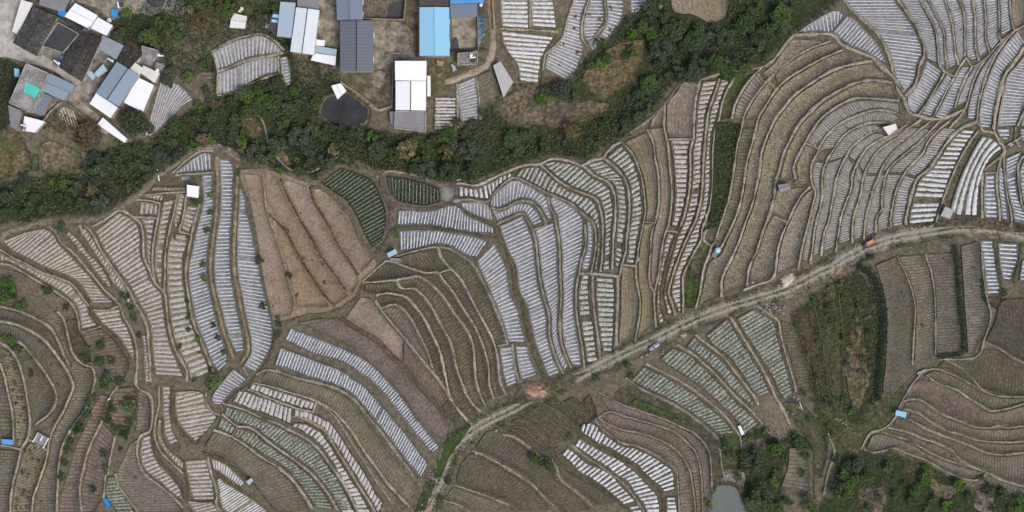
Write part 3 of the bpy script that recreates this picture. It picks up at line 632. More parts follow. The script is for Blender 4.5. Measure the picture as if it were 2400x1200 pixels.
ploughd 7|2120,937 2155,929 2183,946 2215,965 2252,980 2287,993 2320,995 2335,989 2365,995 2405,990|2136,906 2160,891 2205,903 2238,918 2265,936 2293,953 2322,969 2362,963 2405,951
olivel 7|2123,952 2152,961 2183,981 2218,1001 2253,1011 2290,1024 2350,1030 2405,1028|2121,944 2155,943 2177,958 2210,978 2248,993 2287,1006 2322,1008 2362,1008 2405,1003
olivel 7|2133,978 2165,994 2203,1011 2240,1024 2277,1039 2314,1054 2350,1059 2405,1054|2135,969 2160,978 2178,993 2213,1013 2248,1023 2287,1036 2350,1042 2405,1040
olivel 7|2096,998 2127,1007 2164,1021 2203,1034 2236,1052 2253,1072 2278,1086 2315,1101 2352,1119 2405,1135|2101,981 2130,989 2160,1006 2198,1023 2235,1036 2273,1051 2310,1066 2350,1071 2405,1066
olivel 7|2086,1012 2103,1018 2133,1027 2165,1045 2203,1065 2242,1082|2086,1008 2123,1018 2160,1033 2197,1046 2227,1062 2245,1079
olivel 7|2031,1049 2060,1054 2100,1044 2125,1054 2165,1069 2215,1096 2263,1116 2285,1119|2045,1021 2065,1018 2098,1028 2128,1038 2160,1056 2198,1076 2247,1093 2304,1108
olivel 8|2321,1118 2350,1139 2405,1164|2319,1113 2350,1131 2405,1147
ridge 8|1425,961 1437,962 1463,971 1500,981 1550,996 1587,1011 1604,1024 1617,1036 1634,1058 1644,1088 1649,1137 1651,1202|1409,926 1422,933 1447,946 1470,956 1512,971 1560,988 1598,1006 1621,1018 1640,1036 1654,1058 1660,1088 1663,1130 1664,1165
ridge 8|1409,974 1422,985 1452,1000 1502,1010 1547,1025 1578,1042 1601,1063 1620,1098 1630,1150 1635,1202|1420,972 1436,970 1462,980 1500,990 1550,1005 1582,1020 1607,1042 1625,1063 1635,1093 1640,1137 1642,1202
ridge 8|1400,985 1416,1002 1438,1018 1464,1035 1490,1038 1527,1055 1563,1075 1587,1098 1592,1125 1594,1162 1597,1202|1404,983 1418,994 1448,1009 1498,1019 1543,1034 1571,1052 1593,1071 1609,1103 1619,1150 1625,1202
bedb 10.5|1360,1012 1385,1029 1410,1044 1435,1054 1460,1071 1490,1089 1510,1109 1530,1129 1548,1144 1555,1154|1365,991 1392,991 1410,1011 1435,1028 1460,1046 1485,1049 1520,1064 1554,1084 1577,1103 1582,1130 1583,1148
bedb 10.5|1346,1045 1368,1062 1395,1079 1420,1094 1445,1114 1470,1129 1485,1154 1505,1179 1515,1202|1358,1026 1380,1039 1410,1056 1440,1071 1465,1086 1490,1106 1514,1131 1539,1158 1547,1180 1547,1202
bedb 10.5|1316,1066 1335,1084 1355,1104 1385,1124 1415,1144 1440,1164 1455,1178 1485,1202|1331,1048 1355,1066 1380,1086 1405,1096 1435,1111 1454,1136 1479,1161 1499,1186 1507,1202
bedb 10|1560,1165 1560,1202|1584,1164 1589,1202
olive 8|1321,942 1340,959 1358,977|1344,931 1369,951 1384,974
olive 8|1271,944 1303,960 1334,982 1352,999|1300,931 1316,944 1338,961 1355,980
olive 8|1251,958 1279,977 1314,1002 1340,1027|1263,951 1297,969 1327,992 1347,1010
olive 8|1229,972 1260,987 1287,1013 1310,1035|1241,966 1272,986 1306,1011 1331,1034
olive 8|1196,992 1232,996 1262,1024 1300,1054|1216,979 1254,996 1278,1021 1300,1043
olive 8|1172,1000 1205,1017 1237,1037 1262,1061 1305,1084 1320,1117 1355,1147 1400,1184|1181,996 1205,1004 1230,1009 1256,1035 1295,1064 1304,1084 1338,1111 1371,1128 1407,1148 1444,1176
olive 8|1114,1050 1135,1059 1172,1079 1203,1096 1248,1127 1268,1149 1300,1179 1320,1199|1140,1012 1165,1010 1195,1028 1228,1047 1250,1070 1295,1094 1303,1124 1344,1157 1386,1194
olive 8|1069,1130 1113,1146 1152,1159 1195,1177 1220,1196|1081,1087 1106,1064 1130,1074 1168,1094 1198,1112 1240,1140 1260,1160 1288,1192
olivel 8|1044,1166 1078,1177 1105,1194|1063,1141 1110,1159 1150,1173 1186,1192
bedw 8|132,262 152,247 172,258|148,284 168,298 190,308
scrub 9|-8,312 -8,425|44,311 60,342 73,372 76,400
scrub 9|92,338 98,370 100,404|120,330 160,345 192,362 193,396
greens 9|76,362 80,402|90,362 92,400
scrub 9|125,270 160,310 200,350|140,262 175,285 225,330
scrub 9|1360,190 1385,150 1420,118 1455,100|1410,240 1470,200 1505,155 1510,92
scrub 9|1450,160 1420,120 1395,135|1440,180 1405,200 1370,205
scrub 9|700,145 702,178|745,148 755,180
olivel 8|468,168 482,193|504,168 506,193
greens 8|480,130 488,158|492,130 500,155
greens 9|1612,660 1609,690 1606,722|1640,650 1636,690 1629,722
weedy 9|1622,612 1613,656|1648,605 1641,646
weedy 9|1648,545 1620,600 1602,700|1672,570 1652,600 1642,632
weedy 10|1700,1012 1693,1060 1692,1100|1740,1025 1742,1060 1742,1100
weedy 10|1835,945 1870,1000 1905,1050 1908,1110|1880,945 1935,1010 1940,1060 1925,1120
olivel 10|1850,1050 1848,1090 1832,1140|1892,1050 1896,1100 1897,1150
dark 10|1365,1005 1340,985 1372,935|1400,975 1395,950 1382,925
olive 8|1300,1052 1312,1078 1345,1105|1306,1046 1325,1072 1352,1100
greens 9|1490,935 1530,950 1590,975|1480,945 1530,965 1585,985
"""
# style: soil, strip material, half width (share of the pitch), height, wording
ST = dict(
 film=('mat_filmsoil', 'mat_crest', .14, .12, 'grey plot with thin white rows'),
 filmb=('mat_filmdark', 'mat_crest', .175, .13, 'slate-grey plot with bright white rows'),
 bedw=('mat_bedtan', 'mat_bedw', .29, .15, 'plot of pale speckled beds'),
 bedg=('mat_bedsoil', 'mat_bedgreen', .31, .16, 'plot of green-speckled white beds'),
 bedp=('mat_bedsoil', 'mat_bedp', .34, .15, 'ladder-like plot of pinkish beds'),
 bedb=('mat_bedsoil', 'mat_bedbright', .29, .2, 'plot of thick white ridged beds'),
 bright=('mat_bedtan', 'mat_bedbright', .31, .18, 'plot of broad white plastic rows'),
 pale=('mat_bedsoil', 'mat_bedpale', .36, .14, 'plot of flat pale grey beds'),
 dots=('mat_filmsoil', 'mat_densebright', .27, .13, 'plot of tight grey-white rows'),
 dense=('mat_densesoil', 'mat_dense', .3, .12, 'terrace of fine grey-brown rows'),
 densebright=('mat_densesoil', 'mat_densebright', .27, .12, 'terrace of fine whitish rows'),
 vegp=('mat_bedsoil', 'mat_vegp', .34, .15, 'plot of grey-green crop rows'),
 veg=('mat_leafsoil', 'mat_vegline', .075, .1, 'dark leafy plot with white lines'),
 dry=('mat_dry', None, 0, 0, 'dry tan stubble terrace'), drydots=('mat_dryr', None, 0, .07, 'dry plot dotted with bushes'),
 dryg=('mat_dryg', None, 0, 0, 'plain tan plot with faint lines'), dryr=('mat_dryr', None, 0, .11, 'dry tan plot with ribs'),
 olive=('mat_olive', None, 0, .08, 'olive-brown weedy terrace'), olivel=('mat_olivel', None, 0, .1, 'faded olive terrace with ribs'),
 plough=('mat_plough', None, 0, 0, 'smooth bare light brown plot'), ploughd=('mat_ploughd', None, 0, .03, 'bare dull brown plot'),
 ridge=('mat_ridge', None, 0, .17, 'ribbed bare brown plot'), red=('mat_red', None, 0, .17, 'ribbed reddish soil plot'),
 dark=('mat_darksoil', None, 0, 0, 'bare dark soil plot'), weedy=('mat_weedy', None, 0, 0, 'weedy dark green plot'), weedg=('mat_weedg', None, 0, 0, 'overgrown weedy orchard slope'),
 leafy=('mat_leafsoil', None, 0, 0, 'tall dark leafy crop strip'), greens=('mat_grass', None, 0, 0, 'bright green vegetable patch'), scrub=('mat_scrub', None, 0, 0, 'patchy brown scrub clearing'))

def leaf_quads(C, size, tilt, tone, seed):
    """small leaf faces: centres C (n,3)"""
    R = np.random.default_rng(seed); n = len(C)
    a = R.uniform(0, 6.283, n); e = R.normal(0, tilt, n)
    u = np.c_[np.cos(a), np.sin(a), R.normal(0, tilt, n)]; u /= np.linalg.norm(u, axis=1)[:, None]
    w = np.cross(np.c_[R.normal(0, tilt, n), R.normal(0, tilt, n), np.ones(n)], u); w /= np.linalg.norm(w, axis=1)[:, None]
    s = (size * R.uniform(.6, 1.35, n))[:, None]; k = R.uniform(.5, .8, n)[:, None]
    V = np.stack([C - u * s * .5, C + w * s * .5 * k, C + u * s * .5, C - w * s * .5 * k], 1).reshape(-1, 3)
    F = np.arange(4 * n).reshape(n, 4)
    return V, F, np.repeat(tone, 4)

NSTRIP = 0
def make_plot(i, line):
    global NSTRIP
    head, *rs = line.split('|'); style, pitch = head.split(); byy = pitch[0] == 'y'; pitch = float(pitch.strip('y'))
    soilm, stripm, hw, hh, words_ = ST[style]
    R = np.random.default_rng(1000 + i)
    A, B = catmull(pts(rs[0])), catmull(pts(rs[1])); M = catmull(pts(rs[2])) if len(rs) > 2 else None
    if byy:
        def yres(Q):
            y = Q[:, 1] if Q[-1, 1] > Q[0, 1] else -Q[:, 1]; y = np.maximum.accumulate(y + np.arange(len(y)) * 1e-6); yy = np.linspace(y[0], y[-1], 60); return np.c_[np.interp(yy, y, Q[:, 0]), np.interp(yy, y, Q[:, 1])]
        A, B = yres(A), yres(B)
    if M is None: L = max(plen(A) * .5 + plen(B) * .5, .6 * max(plen(A), plen(B)))
    else: L = plen(M)
    W = np.mean(np.hypot(*(resample(A, np.linspace(0, 1, 9)) - resample(B, np.linspace(0, 1, 9))).T))
    off = .25 + R.uniform(0, .35); n = max(2, int(round(L / pitch)))
    def rs(Q, t):
        if not byy: return resample(Q, t)
        k = np.linspace(0, 1, len(Q)); return np.c_[np.interp(t, k, Q[:, 0]), np.interp(t, k, Q[:, 1])]
    def S(t, u):
        t = np.asarray(t, float); u = np.asarray(u, float)[..., None]; a = rs(A, t.ravel()).reshape(t.shape + (2,)); b = rs(B, t.ravel()).reshape(t.shape + (2,))
        if M is None: return a + (b - a) * u
        m = resample(M, t.ravel()).reshape(t.shape + (2,)); m = 2 * m - .5 * (a + b)
        return (1 - u) ** 2 * a + 2 * u * (1 - u) * m + u ** 2 * b
    ribbed = stripm is None and hh > 0
    nt = n * 4 + 1 if ribbed else max(3, int(L / 14) + 1); nu = max(3, int(W / 14) + 1)
    T, U = np.meshgrid(np.linspace(0, 1, nt), np.linspace(0, 1, nu), indexing='ij')
    P = S(T, U); X, Y, Z = GR(P[..., 0], P[..., 1], off)
    ctr = P[nt // 2, nu // 2]; cz = float(HZ(*PZ(ctr[0], ctr[1], 5)) + off)
    Z = Z + .05 * fbm(X, Y, 6, 3)
    if ribbed:
        amp = hh * (1 + .3 * fbm(X, Y, 4, i)); edge = np.clip(np.minimum(U, 1 - U) * W / 6, 0, 1)
        Z = Z + amp * np.cos(T * n * 6.283) * edge
    ox, oy, oz = float(X[nt // 2, nu // 2]), float(Y[nt // 2, nu // 2]), float(Z[nt // 2, nu // 2])
    V = np.c_[X.ravel() - ox, Y.ravel() - oy, Z.ravel() - oz]; F = grid_faces(nt, nu)
    uv = np.c_[(U * W * PX).ravel(), (T * n if ribbed and hh > .04 else T * L * PX).ravel()]
    idx = np.arange(nt * nu).reshape(nt, nu); loop = np.r_[idx[0, :], idx[1:, -1], idx[-1, -2::-1], idx[-2:0:-1, 0]]
    k = len(V); skirt = V[loop].copy(); skirt[:, 2] -= off + .35; V = np.vstack([V, skirt]); uv = np.vstack([uv, uv[loop]])
    m = len(loop); j = np.arange(m); F = np.vstack([F, np.c_[loop[j], loop[(j + 1) % m], k + (j + 1) % m, k + j]])
    nm = 'scrub_patch' if style == 'scrub' else 'crop_plot'
    root = link(nm, mesh(nm, V, F, MATS[soilm], uv, smooth=True), loc=(ox, oy, oz))
    size = 'small ' if W * L < 1600 else ''
    say(root, size + words_, ctr[0], ctr[1], 'field plot', None if style == 'scrub' else 'terraced field plots'); root['kind'] = 'thing'
    if stripm:
        for r in range(n):
            tc = (r + .5 + R.uniform(-.05, .05)) / n
            a, b = S(np.array([tc, tc]), np.array([0., 1.])); ln = math.hypot(*(b - a))
            if ln < 7 or (n > 14 and R.random() < .012): continue
            e0, e1 = (3.0 + R.uniform(-1, 2)) / ln, (3.0 + R.uniform(-1, 2)) / ln
            ns = max(4, int(ln / 4.5)); us = np.linspace(e0, 1 - e1, ns)
            jit = 1 + .16 * R.standard_normal((ns, 1)); ctrj = .035 * np.cumsum(R.standard_normal(ns)) / math.sqrt(ns); ctrj = np.interp(us, us[::2] if ns > 5 else us, ctrj[::2] if ns > 5 else ctrj)
            cr = np.array([-1, -.62, 0, .62, 1])[None, :] * hw * jit * R.uniform(.9, 1.1)
            TT = np.clip(tc + (cr + ctrj[:, None]) / n, 0, 1); UU = np.repeat(us[:, None], 5, 1)
            P = S(TT, UU); X, Y, Z = GR(P[..., 0], P[..., 1], off)
            h = hh * np.array([0.0, .8, 1.0, .8, 0.0])[None, :] * (1 + .28 * R.standard_normal((ns, 1)))
            h[0] *= .3; h[-1] *= .3
            Z = Z + .05 * fbm(X, Y, 6, 3) + .025 + h
            V = np.c_[X.ravel() - ox, Y.ravel() - oy, Z.ravel() - oz]
            s = link('mulch_strip', mesh('mulch_strip', V, grid_faces(ns, 5), MATS[stripm], smooth=True), root)
            NSTRIP += 1
            if r >= 99: break
    if style in ('veg', 'leafy', 'vegp', 'greens', 'bedg'):
        dens = dict(veg=2.6, leafy=2.2, vegp=1.0, greens=2.0, bedg=.35)[style]; q = int(L * W * PX * PX * dens)
        if style in ('veg', 'vegp', 'bedg'):
            rr = R.integers(0, n, q); off_ = {'veg': R.choice([-1, 1], q) * R.uniform(.16, .42, q), 'vegp': R.uniform(-.28, .28, q), 'bedg': R.choice([-1, 1], q) * R.uniform(.1, .2, q)}[style]
            t = (rr + .5 + off_) / n
        else: t = R.uniform(.01, .99, q)
        u = R.uniform(.03, .97, q); P = S(np.clip(t, 0, 1), u); X, Y, Z = GR(P[:, 0], P[:, 1], off)
        if style == 'leafy':
            keep = fbm(X, Y, 9, 77) > -.55; X, Y, Z = X[keep], Y[keep], Z[keep]
        hgt = dict(veg=.3, leafy=.9, vegp=.25, greens=.3, bedg=.25)[style]; Z = Z + R.uniform(.15, 1, len(Z)) * hgt
        tone = np.clip(.5 + .22 * fbm(X, Y, 3, i) + R.normal(0, .18, len(X)), 0, 1)
        sz = dict(veg=.5, leafy=.55, vegp=.3, greens=.4, bedg=.28)[style]
        V, F, tn = leaf_quads(np.c_[X - ox, Y - oy, Z - oz], sz, .45, tone, i)
        c = link('crop_leaves', mesh('crop_leaves', V, F, MATS[dict(veg='leaf_crop', leafy='leaf_blue', vegp='leaf_dust', greens='leaf_bright', bedg='leaf_dust')[style]], col=tn), root); c['kind'] = 'stuff'
    return dict(S=S, off=off, style=style)
# ------------------------------------------------------------------ ground sheet
WOODS = [pts(s) for s in (
 "380,-10 640,-10 655,60 640,84 600,76 540,92 495,118 475,150 500,200 505,225 470,240 440,262 400,285 345,340 300,335 240,355 200,350 195,400 90,412 0,430 -10,520 60,522 130,505 230,500 300,465 370,410 405,388 450,352 510,335 560,368 560,395 600,400 650,400 700,408 745,415 790,385 870,398 960,402 1040,428 1100,428 1150,408 1230,378 1290,362 1375,372 1440,332 1520,272 1580,192 1640,180 1780,152 1850,85 1960,8 1960,-10 1530,-10 1470,40 1385,122 1330,190 1215,205 1165,232 1130,268 1070,312 1000,318 920,312 868,300 858,262 760,180 700,200 690,140 660,60",
 "-10,130 40,150 62,160 20,240 20,300 -10,310", "270,30 380,-10 400,170 380,130 300,100 270,90", "1740,1010 1800,1000 1850,1030 1910,1010 1900,1060 1850,1050 1835,1130 1830,1210 1750,1210 1735,1130 1742,1080",
 "1960,1060 2020,1055 2100,1062 2160,1085 2260,1130 2330,1130 2410,1180 2410,1220 1890,1220 1960,1140", "1850,735 1960,660 2010,632 2060,690 2070,800 2062,930 2010,1010 1960,1040 1920,1000 1885,860")]
xs = np.r_[np.linspace(-900, -185, 24), np.arange(-180, 180.1, 1.25), np.linspace(185, 900, 24)]
ys = np.r_[np.linspace(-700, -105, 20), np.arange(-100, 100.1, 1.25), np.linspace(105, 700, 20)]
gx, gy = np.meshgrid(xs, ys, indexing='ij'); gz = HZ(gx, gy)
kx = PX * (CAM_H - gz) / CAM_H; ppx, ppy = gx / kx + 1200, 600 - gy / kx
wmask = np.zeros(gx.shape)
for wp in WOODS: wmask = np.maximum(wmask, inside(ppx + 5 * fbm(gx, gy, 8, 5), ppy + 5 * fbm(gx, gy, 8, 6), wp).astype(float))
far = (ppx < -20) | (ppx > 2420) | (ppy < -20) | (ppy > 1220)
wmask = np.where(far, np.clip(.5 + fbm(gx, gy, 60, 8), 0, 1), wmask)
gz = gz + .1 * fbm(gx, gy, 5, 4) * (1 + wmask)
structure('ground', mesh('ground', np.c_[gx.ravel(), gy.ravel(), gz.ravel()], grid_faces(*gx.shape)[:, ::-1], MATS['mat_ground'], col=wmask.ravel(), smooth=True))

def ribbon(name, line, w, mat, top, base=-.15, slope=.18, cols=2, jit=.12, seed=0, per=7):
    """raised or flat strip along a photo polyline; w in pixels"""
    R = np.random.default_rng(seed); P = catmull(pts(line) if isinstance(line, str) else line, per)
    n = max(3, int(plen(P) / 5)); P = resample(P, np.linspace(0, 1, n)); P = P + R.normal(0, .35, P.shape)
    d = np.gradient(P, axis=0); d /= np.linalg.norm(d, axis=1)[:, None] + 1e-9; nrm = np.c_[-d[:, 1], d[:, 0]]
    ww = w * (1 + jit * np.interp(np.arange(n), np.arange(0, n + 3, 3), R.standard_normal(len(np.arange(0, n + 3, 3)))))
    rows = []; us = np.linspace(-1, 1, cols); prof = [(-1, base, 1)] + [(u, top, 0) for u in us] + [(1, base, 1)]
    V = []; uv = []
    for u, dz, ex in prof:
        q = P + nrm * (u * (ww / 2 + ex * slope / PX))[:, None]; X, Y, Z = GR(q[:, 0], q[:, 1], dz)
        if dz == top: Z = Z + (.06 * fbm(X, Y, 2.5, seed) if top > .3 else .02 * fbm(X, Y, 3, seed))
        V.append(np.c_[X, Y, Z]); uv.append(np.c_[np.full(n, u * w / 2 * PX), np.arange(n) * 5 * PX])
    V = np.stack(V, 1).reshape(-1, 3); uv = np.stack(uv, 1).reshape(-1, 2)
    return structure(name, mesh(name, V, grid_faces(n, len(prof)), MATS[mat], uv, smooth=False))

def patch(name, poly, mat, dz=.05, jit=1.2, seed=0, mound=0.0, rough=True, kind='structure', rings=6):
    P = pts(poly) if isinstance(poly, str) else np.asarray(poly, float)
    Q = np.vstack([P, P[:1]]); Q = catmull(Q, 6)[:-1] if rough else np.vstack([np.linspace(a, b, 5, endpoint=False) for a, b in zip(Q[:-1], Q[1:])])
    R = np.random.default_rng(seed); Q = Q + (R.normal(0, jit, Q.shape) if jit else 0); c = Q.mean(0); n = len(Q)
    V = []
    for k in range(rings + 1):
        f = 1 - k / rings * .97; q = c + (Q - c) * f; X, Y, Z = GR(q[:, 0], q[:, 1], dz)
        if mound: Z = Z + mound * (1 - f ** 1.6) * (1 + .25 * fbm(X, Y, 2, seed)) - (.2 if k == 0 else 0)
        V.append(np.c_[X, Y, Z])
    V = np.vstack(V); F = []
    for k in range(rings):
        i = np.arange(n); F.append(np.c_[k * n + i, k * n + (i + 1) % n, (k + 1) * n + (i + 1) % n, (k + 1) * n + i])
    F = [tuple(f) for f in np.vstack(F)] + [tuple(rings * n + np.arange(n))]
    me = mesh(name, V, F, MATS[mat], smooth=bool(mound))
    me.update()
    if me.polygons[0].normal.z < 0: me.flip_normals()
    o = link(name, me)
    if kind: o['kind'] = kind
    return o

PLOTS = []
for i, ln in enumerate([l for l in FIELDS.strip().split('\n') if l.strip()]): PLOTS.append(make_plot(i, ln))

